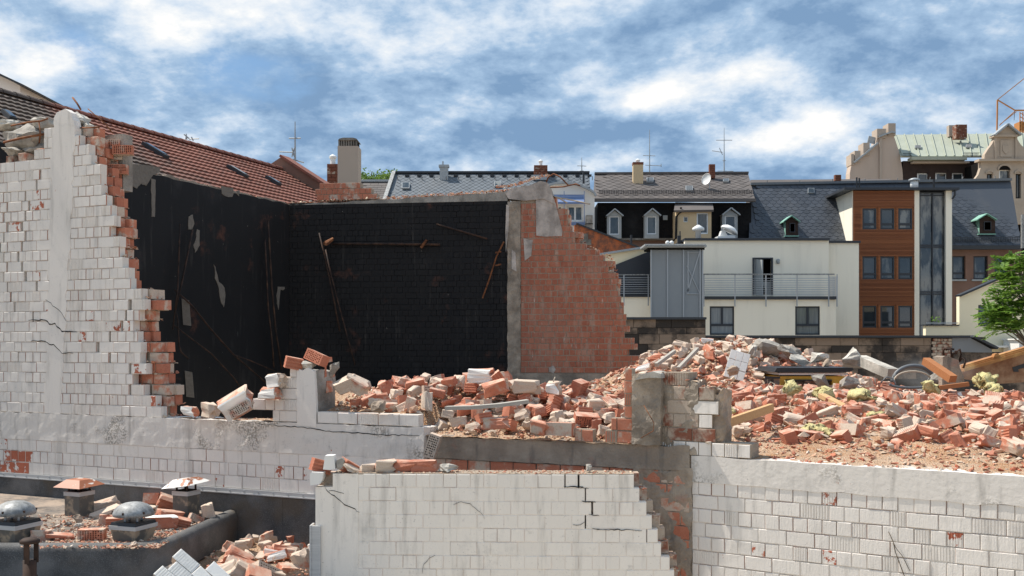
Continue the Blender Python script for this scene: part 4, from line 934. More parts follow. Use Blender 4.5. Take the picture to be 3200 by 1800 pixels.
mb = MB(); mb.prism([pW(1010, 765, -.15), pW(1022, 768, -.2), pW(1042, 752, -.2), pW(1038, 750, -.1)], (0, 0, .06)); tag(mb.build('pipe_bracket', 'rust'), 'torn rusty bracket at the left end of the horizontal pipe', 'bracket')
mb = MB(); mb.prism([pW(1312, 772, -.15), pW(1318, 776, -.15), pW(1336, 750, -.15), pW(1330, 748, -.15)], (0, .1, 0)); tag(mb.build('pipe_bracket', 'rust'), 'rusty bracket near the right end of the horizontal pipe', 'bracket')
for i, (p, lb) in enumerate([([(1508, 932), (1530, 870), (1552, 800), (1575, 755)], 'orange rusted angle bar leaning left of the concrete column'), ]):
    mb = MB()
    for a, b in zip(p, p[1:]): mb.bar(pW(a[0], a[1], -.1), pW(b[0], b[1], -.1), .03, .03)
    for y in (790, 830): mb.bar(pW(1548, y, -.1), pW(1566, y - 4, -.1), .04, .03)
    tag(mb.build('angle_bar', 'rust'), lb, 'steel bar')
# rebar whiskers at the top of the red wall
for pts, lb in [([(1706, 572), (1712, 555), (1730, 543), (1750, 552), (1775, 578)], 'arched rusty reinforcing bar on the top of the red wall'), ([(1715, 586), (1760, 584), (1800, 575), (1812, 580)], 'thin rusty bar reaching right from the top of the red wall'), ([(1720, 610), (1745, 618), (1772, 634)], 'short wire end below the thin bar on the red wall top'), ([(1725, 614), (1770, 622), (1810, 630), (1844, 638)], 'long pale wire reaching right from the upper red wall')]:
    rods('rebar', [pW(x, y, .1 - .12 * i) for i, (x, y) in enumerate(pts)], .016, 'rust' if 'wire' not in lb else 'cable_tan', lb)
# masonry stub on the corner of the far walls
D_ = thing('brick_stub', 'stepped remnant of red brick courses on the corner of the back walls', 'masonry', pW(1080, 610, .1))
it = []; mb = MB()
for k, (x0, x1) in enumerate([(990, 1178), (985, 1160), (998, 1126)]):
    it += rows(FW, topz(.8) + .06 + k * .125, 1, lambda z, x0=x0: FW.hit(x0, 590, .12)[0], lambda z, x1=x1: FW.hit(x1, 590, .12)[0], ['brick', 'brick_tan'], mb, D=.24, d0=.12, phase=k, flush=.2)
pieces(D_, 'brick', it, 60); mb.build('bedding_mortar', 'mortar', D_)

# ================================================================ RUBBLE
def sm(x, a, b): t = min(1, max(0, (x - a) / (b - a))); return t * t * (3 - 2 * t)
def px_of(p): return p.x / p.y * F + CX
def fbm(x, y, k): return noise.noise(Vector((x * k, y * k, 0))) + .5 * noise.noise(Vector((x * k * 2.1, y * k * 2.1, 5)))
ridgeL = [(560, -.90), (760, -.88), (860, -.66), (1000, -.60), (1150, -.58), (1300, -.60), (1420, -.58), (1500, -.52), (1600, -.58), (1750, -.68), (1950, -.70)]
def hL(s, d):
    p = FA.P(s, d, 0); x = px_of(FA.P(s, .1, 0))
    front = -.868 if x < 985 else (-.76 if x < 1312 else -.955)
    front += (0 if d > .05 else -.0); r = interp(ridgeL, px_of(p))
    z = front + (r - front) * sm(d, .05, 1.25 if x > 1312 else .9)
    if x < 840: z = min(z, -.865)
    z = z + (-1.02 - z) * sm(d, 1.75, 3.2)
    if x < 840: z -= 1.7 * sm(d, .35, .7)
    return z + .035 * fbm(s, d, 2.6) * sm(d, .1, .6)
def grid(name, f, us, vs, m, **tg):
    mb = MB(); nu, nv = len(us), len(vs); mb.v = [tuple(f(u, v)) for v in vs for u in us]
    mb.f = [(j * nu + i, j * nu + i + 1, (j + 1) * nu + i + 1, (j + 1) * nu + i) for j in range(nv - 1) for i in range(nu - 1)]; mb.m = [0] * len(mb.f)
    return mb.build(name, m, None, True, **tg)
sL0, sL1 = FA.hit(545, 1300)[0], FA.hit(1985, 1350)[0]
us = np.linspace(sL0, sL1, 130); vs = np.concatenate([np.linspace(.03, 1.8, 45), np.linspace(1.9, 4.0, 14)])
grid('rubble_bed', lambda u, v: FA.P(u, v, hL(u, v) + .012 * noise.noise(Vector((u * 14, v * 14, 1)))), us, vs, 'soil', label='dusty brick rubble bed heaped behind the long white wall', category='rubble', kind='stuff')
FBv, FBu = FB.v, FB.u
def hR(X, Y):
    d = (Vector((X, Y, 0)) - FB.p).dot(FBv)
    z = interp([(0, -1.05), (.35, -1.035), (1.0, -.985), (2.0, -.87), (3.2, -.76), (4.6, -.72), (5.6, -.76), (7, -.82), (9, -.95)], d)
    z += .045 * fbm(X, Y, 2.2) * sm(d, .2, 1.2)
    z += .80 * math.exp(-((X - 3.9) / 1.15) ** 2 - ((Y - 17.1) / 1.45) ** 2) + .46 * math.exp(-((X - 2.45) / .95) ** 2 - ((Y - 16.7) / 1.4) ** 2) + .40 * math.exp(-((X - 5.3) / .8) ** 2 - ((Y - 17.4) / 1.4) ** 2)
    return z
def okR(X, Y):
    q = Vector((X, Y, 0)) - FB.p; d, s = q.dot(FBv), q.dot(FBu)
    return d > .03 and not (s < .62 and d < .34)
# sheet behind the right wall: follows the wall line, fans out with depth
def gR(u, v):
    q = FB.P(-.9 * sm(v, .3, 2.2) - v * .55 + u * (5.1 + v * .2), v, 0)
    if v < .35: q = FB.P(.02 + u * 5.1, v, 0)
    return Vector((q.x, q.y, hR(q.x, q.y) + .014 * noise.noise(Vector((q.x * 13, q.y * 13, 2)))))
us = np.linspace(0, 1, 120); vs = np.concatenate([np.linspace(.02, 3, 55), np.linspace(3.08, 11, 60)])
grid('rubble_bed', gR, us, vs, 'soil', label='wide rubble bed of brick dust behind the right white wall', category='rubble', kind='stuff')

# small fragments
ptsL = []
for _ in range(5200):
    u = rr(sL0 + .02, sL1); v = rr(.05, 1.9)
    if u < FA.hit(840, 1300)[0] and (v > .33 or random.random() < .45): continue
    ptsL.append(FA.P(u, v, hL(u, v)))
shard_field('brick_fragments', ptsL, .012, .062, 'shard', label='scattered small brick fragments behind the long white wall', category='rubble')
ptsR = []; ptsS = []
for _ in range(24000):
    X, Y = rr(.9, 8.5), rr(7.4, 15.0)
    if not okR(X, Y): continue
    p = Vector((X, Y, hR(X, Y))); x = px_of(p)
    if not 2120 < x < 3290: continue
    d = (p - FB.p).dot(FBv)
    if d < .5 and random.random() < .25: continue
    (ptsS if (d < 1.6 and noise.noise(Vector((X * 2.2, Y * 2.2, 0))) > .05) else ptsR).append(p)
shard_field('brick_fragments', ptsR[:9500], .012, .10, 'shard', label='loose mixed fragments strewn over the right rubble field', category='rubble')
shard_field('red_brick_chips', ptsS[:4200], .012, .10, 'red_shard', label='red brick chips along the front edge of the right rubble field', category='rubble')
ptsM = []
for _ in range(9000):
    X, Y = random.gauss(3.6, 1.35), rr(14.2, 17.6)
    p = Vector((X, Y, hR(X, Y))); ptsM.append(p)
shard_field('mound_fragments', ptsM[:8000], .03, .20, 'shard', label='broken brick debris covering the mound in front of the stone wall', category='rubble')

# middling pieces, between chips and whole bricks
mid = []
while len(mid) < 1300:
    u, v = rr(FA.hit(1000, 1250)[0], sL1), rr(.12, 1.8)
    if px_of(FA.P(u, v, 0)) > 1055: mid.append(FA.P(u, v, hL(u, v) + rr(0, .05)))
shard_field('broken_brick_pieces', mid, .04, .15, 'shard', label='hand-sized broken brick pieces filling the left heap', category='rubble')
random.shuffle(ptsR); mid = [p + Vector((0, 0, rr(0, .05))) for p in ptsR if (p - FB.p).dot(FBv) > .8]
shard_field('broken_brick_pieces', mid[:3000], .04, .17, 'shard', label='hand-sized broken brick pieces filling the right rubble field', category='rubble')

# whole and broken bricks lying on top
def scatter(n, sampler, mind, weights, zone, lift=.05, tilt=.55, scale=1.0):
    done = []; kinds, ws = zip(*weights)
    tries = 0
    while len(done) < n and tries < n * 60:
        tries += 1; p = sampler()
        if p is None or any((p - q).length_squared < mind * mind for q in done): continue
        done.append(p); k = random.choices(kinds, ws)[0]
        a = random.random()
        rot = (rr(-tilt, tilt), rr(-tilt, tilt) * .8, rr(0, 6.28))
        if a < .22: rot = (R(90) + rr(-.4, .4), rr(-.3, .3), rr(0, 6.28))
        elif a < .32: rot = (rr(-.3, .3), R(90) + rr(-.5, .5), rr(0, 6.28))
        drop(k, p + Vector((0, 0, rr(.01, lift) + (.0 if a >= .22 else .02))), rot, zone, scale=scale * rr(.78, 1.02))
mixL = [('perforated', 3.2), ('red', 3), ('tan', 4), ('painted', 2.2), ('ribbed', 1.6), ('slab', 2)]
def sL():
    u, v = rr(FA.hit(1062, 1250)[0], FA.hit(1950, 1250)[0]), rr(.22, 1.75)
    x = px_of(FA.P(u, v, 0))
    if x > 1330 and v < .5 and random.random() < .85: return None
    if x > 1760 and random.random() < .35: return None
    if x < 1060: return None
    return FA.P(u, v, hL(u, v))
scatter(165, sL, .135, mixL, 'in the heap behind the long white wall', lift=.09)
def sL2():
    u, v = rr(FA.hit(1050, 1250)[0], FA.hit(1640, 1250)[0]), rr(.8, 1.6); return FA.P(u, v, hL(u, v) + .09)
scatter(34, sL2, .2, mixL, 'on the crest of the left heap', lift=.05)
mixR = [('perforated', 3), ('red', 5), ('tan', 3.4), ('painted', .5), ('ribbed', 2), ('slab', 2.6)]
def sR_():
    X, Y = rr(1.6, 8.0), rr(8.0, 14.6)
    if not okR(X, Y): return None
    p = Vector((X, Y, hR(X, Y))); x = px_of(p); d = (p - FB.p).dot(FBv)
    if not 2250 < x < 3280 or d < 1.0: return None
    if d < 1.5 and random.random() < .5: return None
    return p
scatter(330, sR_, .15, mixR, 'in the wide rubble field on the right', lift=.075)
def sM_():
    X, Y = random.gauss(3.3, 1.2), rr(14.4, 17.2); p = Vector((X, Y, hR(X, Y))); return p if 1990 < px_of(p) < 2800 else None
scatter(150, sM_, .19, [('red', 3), ('tan', 5), ('painted', 1.5), ('slab', 2)], 'on the mound in front of the stone wall', lift=.06, scale=1.1)

# pieces one can single out
def pd(px, py, Y): return at(px, py, Y)
drop('painted', pd(1507, 1172, 11.2), (.10, .03, R(-24)), '', 'large white-faced brick on top of the left heap before the black wall', var=0, scale=1.25)
drop('ribbed', pd(1560, 1185, 11.1), (.2, .9, .3), '', 'pointed ribbed fragment right of the white-faced brick on the heap top')
drop('red', pd(1548, 1210, 10.9), (.5, -.35, -.3), '', 'bright red brick slab leaning below the white-faced brick on the heap', var=1, scale=1.2)
drop('painted', pd(1728, 1212, 10.9), (0, .02, R(-20)), '', 'brick with white end lying level before the red wall plinth', var=1, scale=1.2)
drop('tan', pd(1645, 1210, 10.9), (0, .02, R(-15)), '', 'long pale mortar-covered block at the back of the heap', var=0, scale=1.3)
drop('painted', pd(738, 1258, 11.0), (.35, R(-32), R(8)), '', 'big pale double brick lying slanted on the wall stump before the black wall', var=2, scale=1.75)
drop('perforated', pd(752, 1280, 10.85), (R(80), R(-30), R(5)), '', 'pale hollow brick face leaning under the big slanted double brick', var=2, scale=.95)
drop('painted', pd(595, 1285, 11.5), (0, 0, R(-30)), '', 'small white block standing right of the broken wall edge', var=3, scale=.9)
drop('tan', pd(660, 1282, 11.35), (0, .1, R(-50)), '', 'tan brick lying between the small white block and the slanted double brick', var=4, scale=1.3)
drop('painted', pd(868, 1190, 11.15), (0, R(-8), R(-35)), '', 'white brick laid on the stepped pier left of its column', var=4, scale=1.25)
drop('painted', pd(845, 1228, 11.15), (0, 0, R(-30)), '', 'white brick overhanging the left edge of the stepped pier', var=5, scale=1.05)
drop('ribbed', pd(918, 1135, 11.1), (.1, .2, .4), '', 'dark red ribbed brick tilted on top of the stepped pier', scale=1.1)
drop('perforated', pd(990, 1118, 11.1), (R(75), R(18), R(-35)), '', 'hollow red brick balanced on the pier top', var=0, scale=1.05)
rock('concrete_chunk', pd(962, 1142, 11.1), (.24, .22, .12), 31, 'conc_pale', 'crumbling concrete crown of the stepped pier')
rock('concrete_chunk', pd(1044, 1150, 11.25), (.12, .14, .26), 33, 'conc', 'rounded grey concrete finger behind the stepped pier', rot=(0, .3, 0))
drop('tan', pd(1080, 1205, 11.0), (.2, R(-28), .3), '', 'tan double brick tipped up right of the stepped pier', var=1, scale=1.4)
drop('tan', pd(1115, 1200, 11.0), (.3, R(30), -.2), '', 'tan brick leaning against the tipped double brick near the pier', var=2, scale=1.3)
rock('mortar_lump', pd(1185, 1270, 10.6), (.22, .2, .19), 35, 'plaster_tan', 'rough tan mortar lump at the front left of the heap')
drop('red', pd(1550, 1322, 10.05), (0, R(-5), R(-18)), '', 'square red brick standing alone on the front ledge of the heap', var=4, scale=1.0)
drop('red', pd(1690, 1335, 9.95), (.1, R(10), R(-30)), '', 'red brick tilted on the front ledge left of the red brick courses', var=6, scale=1.15)
drop('perforated', pd(1752, 1340, 9.9), (0, 0, R(-22)), '', 'hollow brick with pale open top lying before the red brick courses', var=0, scale=1.1)
# boards
def plank(pts, wd, th, m, label, cat='board', up=(0, 0, 1)):
    mb = MB()
    for a, b in zip(pts, pts[1:]): mb.bar(a, b, wd, th, up=up)
    return tag(mb.build('timber_board', m), label, cat)
def plank_seg(pts, wd, th, m, label):
    mb = MB(); n = len(pts); up_ = Vector((0, 0, 1)); L_ = []
    for i, p in enumerate(pts):
        d = (pts[min(i + 1, n - 1)] - pts[max(0, i - 1)]).normalized(); x = d.cross(up_).normalized() * wd / 2; z = x.cross(d).normalized() * th / 2
        L_.append([p - x - z, p + x - z, p + x + z, p - x + z])
    for a, b in zip(L_, L_[1:]): mb.hexa([a[0], a[1], b[1], b[0], a[3], a[2], b[2], b[3]])
    return tag(mb.build('timber_board', m), label, 'board')
plank_seg([pd(1395, 1275, 10.15), pd(1480, 1273, 10.1), pd(1560, 1266, 10.1), pd(1650, 1254, 10.15)], .14, .035, 'wood_grey', 'weathered grey board bent across the left rubble heap')
plank([pd(2243, 1332, 9.9), pd(2412, 1274, 10.6)], .05, .085, 'wood', 'light sawn plank sloping up right of the brick stub')
plank([pd(2568, 1236, 12.3), pd(2672, 1290, 11.4)], .09, .05, 'wood', 'short sawn plank slanting down in the middle of the right rubble')
plank([pd(2982, 1272, 11.6), pd(3165, 1318, 10.9)], .09, .06, 'wood_dark', 'orange-brown plank sloping down at the right of the rubble field')
plank([pd(2893, 1128, 12.9), pd(2978, 1185, 12.4)], .10, .09, 'wood_dark', 'dark orange timber propped against the rebar stump')
plank([pd(2935, 1212, 12.2), pd(3026, 1200, 12.2)], .05, .05, 'wood_dark', 'short orange batten lying below the rebar stump')
plank([pd(2120, 1152, 15.0), pd(2180, 1090, 15.6)], .05, .05, 'wood_grey', 'grey stick on the left flank of the mound, upper of two')
plank([pd(2050, 1140, 15.0), pd(2108, 1098, 15.4)], .05, .05, 'wood_grey', 'grey stick on the left flank of the mound, lower of two')
rods('wire', [pd(1722, 1206, 10.9), pd(1728, 1196, 10.9), pd(1735, 1178, 10.9)], .007, 'cable_tan', 'thin stick poking up behind the level brick before the plinth', 'stick')
# concrete blocks on the mound
for px, py, Y, sx, sy, sz_, ry, m, lb in [
        (2408, 1082, 16.2, .62, .5, .34, .35, 'conc', 'big grey concrete slab on the peak of the mound'), (2475, 1100, 16.0, .45, .4, .26, .5, 'conc', 'grey concrete piece right of the peak slab'), (2358, 1098, 15.9, .26, .26, .28, 0, 'conc_pale', 'pale boulder left under the peak slab'),
        (2498, 1128, 15.5, .44, .3, .20, .35, 'conc_pale', 'long pale stone slanting above the machine roof'), (2555, 1118, 15.6, .40, .34, .24, -.1, 'conc_pale', 'square pale block above the machine roof'), (2582, 1138, 15.3, .26, .28, .22, .1, 'plaster_tan', 'small tan block at the right end of the machine roof'), (2470, 1098, 15.9, .5, .3, .18, .45, 'conc_pale', 'pale flat stone tucked under the grey piece near the peak'),
        (2660, 1115, 15.0, .42, .34, .36, .5, 'conc_pale', 'large white boulder right of the machine'), (2565, 1190, 14.0, .36, .34, .26, 0, 'conc', 'rough grey lump in front of the machine cab'), (2652, 1200, 13.6, .36, .3, .24, 0, 'conc', 'dark-based rough lump right of the machine cab'), (2928, 1185, 13.4, .30, .26, .26, .4, 'conc', 'pointed grey stone left of the rebar stump'), (2290, 1160, 14.8, .24, .22, .2, 0, 'plaster_tan', 'tan lump below the white-faced block on the mound')]:
    rock('concrete_block', pd(px, py, Y), (sx, sy, sz_), int(px), m, lb, rot=(rr(-.2, .2), ry, rr(-.4, .4)), n=12, rough=.06)
mb = MB(); mb.bar(pd(2690, 1125, 15), pd(2790, 1168, 14.2), .16, .14); tag(mb.build('concrete_lintel', 'conc_pale'), 'pale concrete lintel sloping down right from the white boulder', 'lintel')
wb = thing('wall_fragment', 'wall fragment with white tiled-looking painted face standing on the mound', 'masonry', pd(2300, 1180, 15))
Mt = Matrix.Translation(pd(2304, 1142, 15.0)) @ eul(R(-18), R(16), R(-12)) @ Matrix.Scale(.78, 4); mb = MB()
for i in range(3):
    for j in range(3):
        place(bricks('frag', .12, .18, .2, ['pale_paint', 'brick_tan']), Mt @ Matrix.Translation((-.19 + i * .125, 0, -.27 + j * .185)), 'brick', wb)
# machine half buried behind the rubble
EX = thing('excavator', 'yellow excavator cab with black roof half hidden behind the rubble', 'excavator', pd(2540, 1260, 14.6))
Y0 = 14.6
mb = MB(); mb.prism([pd(2420, 1163, Y0), pd(2428, 1150, Y0), pd(2440, 1149, Y0), pd(2665, 1149, Y0), pd(2668, 1156, Y0), pd(2655, 1163, Y0)], (0, 1.1, 0)); mb.build('cab_roof', 'black_paint', EX)
mb = MB(); mb.fb(2435, 2650, 1165, 1172, Y0 + .08, .9); mb.build('roof_rail', 'white_plastic', EX)
mb = MB(); mb.fb(2438, 2640, 1176, 1186, Y0 + .1, .9); mb.fb(2438, 2460, 1186, 1260, Y0 + .1, .9); mb.fb(2600, 2640, 1186, 1260, Y0 + .1, .9); mb.build('cab_body', 'yellow', EX)
mb = MB(); mb.fb(2460, 2600, 1190, 1260, Y0 + .2, .02); mb.build('window', 'glass', EX)
mb = MB(); mb.fb(2456, 2462, 1186, 1260, Y0 + .06, .06); mb.fb(2460, 2600, 1186, 1190, Y0 + .06, .06); mb.build('window_frame', 'black_paint', EX)
mb = MB(); a = pd(2392, 1215, Y0); mb.fb(2392, 2397, 1177, 1240, Y0, .05); mb.fb(2397, 2438, 1177, 1184, Y0, .05); mb.fb(2414, 2418, 1184, 1240, Y0, .05); mb.build('guard_frame', 'black_paint', EX)
mb = MB(); mb.fb(2398, 2436, 1185, 1240, Y0 + .08, .02); mb.build('side_window', 'glass', EX)
# orange boom at the right edge
BO = thing('excavator_boom', 'scuffed orange excavator boom slanting up at the right edge', 'excavator boom', pd(3120, 1200, 17))
mb = MB(); Y0 = 17.0; mb.prism([pd(3005, 1152, Y0), pd(3260, 1078, Y0), pd(3260, 1190, Y0), pd(3120, 1200, Y0), pd(3010, 1180, Y0)], (0, .5, 0)); mb.build('boom_side', 'brown_steel', BO)
for k in range(3): mb = MB(); mb.bar(pd(3008, 1146 + k * 5, Y0 - .03 - k * .02), pd(3265, 1070 + k * 6, Y0 - .03 - k * .02), .12, .05); mb.build('top_flange', 'orange_steel', BO)
mb = MB(); mb.prism([pd(3104, 1118, Y0 - .12), pd(3110, 1106, Y0 - .12), pd(3118, 1104, Y0 - .12), pd(3128, 1112, Y0 - .12)], (0, .1, 0)); mb.build('lifting_lug', 'orange_steel', BO)
mb = MB(); mb.prism([pd(3164, 1148, Y0 - .01), pd(3215, 1132, Y0 - .01), pd(3215, 1146, Y0 - .01), pd(3182, 1154, Y0 - .01), pd(3184, 1162, Y0 - .01), pd(3168, 1162, Y0 - .01)], (0, .005, 0)); mb.build('painted_arrow', 'black_paint', BO)
# stump with bent rebar
RS = thing('rebar_stump', 'brown concrete column stump with bent reinforcing bars on top', 'column stump', pd(2970, 1200, 13.2)); Y0 = 13.2
mb = MB(); mb.prism([pd(2944, 1205, Y0), pd(2946, 1116, Y0), pd(2954, 1112, Y0), pd(2975, 1118, Y0), pd(2996, 1126, Y0), pd(3000, 1150, Y0), pd(3012, 1175, Y0), pd(3015, 1205, Y0)], (0, .28, 0)); mb.build('stump', 'recess', RS)
for pts in ([(2950, 1115), (2948, 1096), (2953, 1088), (2962, 1090), (2972, 1092), (2974, 1116)], [(2945, 1094), (2955, 1086), (2966, 1090)], [(2956, 1094), (2964, 1088), (2982, 1092)], [(2998, 1128), (3004, 1106), (2999, 1092), (2990, 1099), (2985, 1098)], [(2999, 1130), (3006, 1118), (3016, 1122), (3018, 1128), (3010, 1150)], [(2976, 1118), (2978, 1104), (2992, 1104)]):
    mb = MB(); mb.tube([pd(x, y, Y0 + .08 - .03 * i) for i, (x, y) in enumerate(pts)], .014, 5); mb.build('rebar', 'rust_dark', RS, True)
# hoses
def arc(cx, cy, rx, ry, a0, a1, Y, n=14): return [pd(cx + rx * math.cos(a0 + (a1 - a0) * i / n), cy - ry * math.sin(a0 + (a1 - a0) * i / n), Y) for i in range(n + 1)]
rods('hose', arc(2855, 1195, 66, 52, R(180), R(20), 13.6), .030, 'cable', 'thick grey hose arching over the right rubble', 'hose')
rods('hose', arc(2852, 1190, 58, 30, R(185), R(20), 13.4), .012, 'cable_tan', 'thin tan cable looped under the thick grey hose', 'cable')
rods('hose', arc(2850, 1200, 70, -12, R(180), R(0), 13.3), .018, 'cable', 'dark cable sagging along the rubble under the hose', 'cable')
rods('hose', [pd(2752, 1196, 13.3), pd(2770, 1178, 13.3), pd(2790, 1182, 13.3), pd(2800, 1202, 13.2)], .010, 'cable', 'thin black cable curl left of the grey hose', 'cable')
rods('hose', [pd(2412, 1226, 12.5), pd(2400, 1206, 12.5), pd(2408, 1194, 12.5), pd(2420, 1200, 12.5), pd(2412, 1228, 12.4)], .008, 'cable_tan', 'tan wire loop left of the machine cab', 'wire')
# mineral wool
for px, py, Y, s, lb in [(2475, 1212, 12.8, .32, 'yellow wool tuft in front of the machine cab'), (2578, 1230, 12.4, .32, 'pale yellow wool clump right of the cab tuft'), (2690, 1240, 11.9, .42, 'large yellow wool clump left of the stacked hollow bricks'), (2908, 1210, 12.2, .26, 'greenish wool roll below the grey hose'), (3075, 1190, 12.9, .34, 'bright yellow wool near the orange boom'), (3108, 1215, 12.6, .28, 'yellow wool scraps right of the white bag'), (2732, 1300, 10.9, .20, 'small wool tuft left of the round pale stone'), (2525, 1345, 10.3, .24, 'pale wool disc in the front middle of the rubble'), (2580, 1352, 10.2, .22, 'dark dirty wool bundle in the front middle of the rubble'), (2955, 1330, 10.6, .16, 'wool scrap between the bricks at right front'), (2280, 1285, 10.6, .14, 'wool scrap near the foot of the light plank')]:
    me = hull('wool_clump', 26, ['wool'], int(px), (1, .8, .6), 2, .22, True); tag(place(me, Matrix.Translation(pd(px, py, Y)) @ eul(rr(-.3, .3), rr(-.3, .3), rr(0, 6)) @ Matrix.Scale(s, 4), 'insulation_wool'), lb, 'insulation')
# crumpled plastic sheet
mb = MB(); n1, n2 = 30, 8; sp_ = [(3000, 1372), (3012, 1392), (3035, 1408), (3070, 1418), (3110, 1425), (3160, 1428)]
for i in range(n1):
    t = i / (n1 - 1) * 5; k = min(4, int(t)); f = t - k; x = sp_[k][0] + (sp_[k + 1][0] - sp_[k][0]) * f; y = sp_[k][1] + (sp_[k + 1][1] - sp_[k][1]) * f; c = pd(x, y, 9.35)
    for j in range(n2): a = math.pi * j / (n2 - 1); mb.v.append((c.x + .01 * math.sin(i), c.y + .05 * math.cos(a) + .015 * math.sin(i * 1.7 + j), c.z - .03 + .055 * math.sin(a) + .012 * math.sin(i * 2.3 + j * 1.9)))
mb.f = [(i * n2 + j, i * n2 + j + 1, (i + 1) * n2 + j + 1, (i + 1) * n2 + j) for i in range(n1 - 1) for j in range(n2 - 1)]; mb.m = [0] * len(mb.f)
o = mb.build('plastic_sheet', 'sheet', None, True); tag(o, 'crumpled bluish white plastic sheet twisted through the rubble at lower right', 'plastic sheet'); sol = o.modifiers.new('thick', 'SOLIDIFY'); sol.thickness = .004
# wall-top crumbs
cr = [FF.P(rr(.2, FF.hit(1975, 1480)[0]), rr(.01, .24), -1.168 + .003) for _ in range(1100)]
shard_field('wall_top_crumbs', cr, .008, .045, 'shard', label='crumbs of brick and mortar along the top of the low front wall', category='rubble')
cr = [BW.P(rr(-6, .2), rr(.1, .4), 3.08) for _ in range(350)] + [FW.P(rr(0, sG0), rr(.02, .4), 0) for _ in range(1)]
cr += [Vector((p.x, p.y, topz(s) + .03)) for s in [rr(0, sG0 + .2) for _ in range(900)] for p in [FW.P(s, rr(.0, .4), 0)]]
cr += [FW.P(s, rr(0, .3), topz(sG0) + .12 + .22 * sm(s, sG0 - .1, sG0 + .9)) for s in [rr(sG0 - .25, FW.hit(1715, 580)[0]) for _ in range(260)]]
cr += [FW.P(interp(re, z) + rr(-.06, .08), rr(0, .36), z) for z in [rr(1.2, 2.4) for _ in range(220)]]
shard_field('wall_top_crumbs', cr, .02, .12, 'shard', label='broken mortar and brick crumbs along the tops of the back walls', category='rubble')

# ================================================================ FLAT ROOF AT LOWER LEFT
zr_ = -1.9
rf = MB(); rf.prism([Vector((-12, 8, -2.42)), Vector((-1.2, 8, -2.42)), FA.P(5.6, .1, -2.42), FA.P(-5.5, .1, -2.42)], (0, 0, .15)); rf.build('flat_roof', 'felt', kind='structure')
PR = thing('roof_platform', 'raised felt-covered roof platform with rounded kerb carrying the vents', 'roof', Vector((-5, 10, -2.27)))
out = [Vector((-12, 9.5, 0)), Vector((-3.6, 9.5, 0))] + [Vector((-3.6 + .36 * math.sin(a), 9.86 - .36 * math.cos(a), 0)) for a in (R(20), R(40), R(60), R(78))] + [Vector((-3.16, 10.6, 0)), FA.P(FA.hit(735, 1600)[0], -.01, 0)]
back = [FA.P(-5.6, -.01, 0)]
mb = MB(); mb.prism([Vector((p.x, p.y, -2.3)) for p in out + back], (0, 0, .40)); mb.build('platform_body', 'felt', PR)
mb = MB(); q_ = [Vector((p.x - (.12 if i > 0 else 0), p.y + (.14 if i < 4 else 0), zr_ + .004)) for i, p in enumerate(out)] + [FA.P(-5.6, -.01, zr_ + .004)]; mb.prism(q_, (0, 0, .004)); mb.build('dusty_surface', 'felt_dusty', PR)
# rounded kerb following the edge
kv = MB(); prof = [(-.035, -.30), (-.045, -.05), (-.03, .0), (.0, .03), (.05, .036), (.10, .02), (.13, -.01)]
n = len(out); prev = None; ring = []
for i, p in enumerate(out):
    d = (out[min(i + 1, n - 1)] - out[max(i - 1, 0)]).normalized(); inn = Vector((-d.y, d.x, 0))
    ring.append([tuple(p + inn * a + Vector((0, 0, zr_ + b + .01 * noise.noise(Vector((i * 1.3, 0, 0)))))) for a, b in prof])
kv.v = [v for r_ in ring for v in r_]; kv.f = [(i * 7 + j, (i + 1) * 7 + j, (i + 1) * 7 + j + 1, i * 7 + j + 1) for i in range(n - 1) for j in range(6)]; kv.m = [0] * len(kv.f); kv.build('kerb', 'felt', PR, True)
def base_at(px, py): Y = (-zr_) * F / (py - HY); return at(px, py, Y)
def square_vent(px, py, wpx, hpx, cap, label, mcap, tilt):
    c = base_at(px, py); k = c.y / F; w_ = wpx * k * .60; h = hpx * k; rz = R(-22)
    t = thing('roof_vent', label, 'roof vent', c); E = Matrix.Rotation(rz, 3, 'Z')
    def bx(x0, x1, y0, y1, z0, z1, name, m):
        mb = MB(); mb.hexa([c + E @ Vector(p) for p in ((x0, y0, z0), (x1, y0, z0), (x1, y1, z0), (x0, y1, z0), (x0, y0, z1), (x1, y0, z1), (x1, y1, z1), (x0, y1, z1))]); return mb.build(name, m, t)
    a = w_ / 1.0 * .62
    bx(-a, a, -a, a, -.02, h * .80, 'curb', 'vent_side'); bx(-a - .008, a + .008, -a - .008, a + .008, h * .78, h * .93, 'metal_band', 'strip'); bx(-a + .02, a - .02, -a + .02, a - .02, h * .93, h * .96, 'opening', 'dark')
    for sx in (-1, 1):
        for sy in (-1, 1): bx(sx * a * .7 - .008, sx * a * .7 + .008, sy * a * .7 - .008, sy * a * .7 + .008, h * .95, h * 1.16, 'leg', 'rust_dark')
    cw = cap * k * .5 * .95; T = Matrix.Rotation(tilt, 3, 'Y'); mb = MB(); zc = Vector((0, 0, h * 1.16))
    P = [c + E @ (T @ Vector(p) + zc) for p in ((-cw, -cw, -.02), (cw, -cw, -.01), (cw, cw, 0), (-cw, cw, 0), (-cw * .55, -cw * .45, .06), (cw * .5, -cw * .5, .065), (cw * .5, cw * .5, .06), (-cw * .5, cw * .5, .06))]
    mb.raw(P, [(0, 1, 5, 4), (1, 2, 6, 5), (2, 3, 7, 6), (3, 0, 4, 7), (4, 5, 6, 7), (3, 2, 1, 0)]); mb.build('cap', mcap, t)
square_vent(248, 1612, 80, 84, 112, 'square roof vent with rusty red cap at the left', 'cap_red', .03)
square_vent(582, 1614, 76, 88, 112, 'square roof vent with tilted half-white rusty cap near the platform corner', 'cap', -.12)
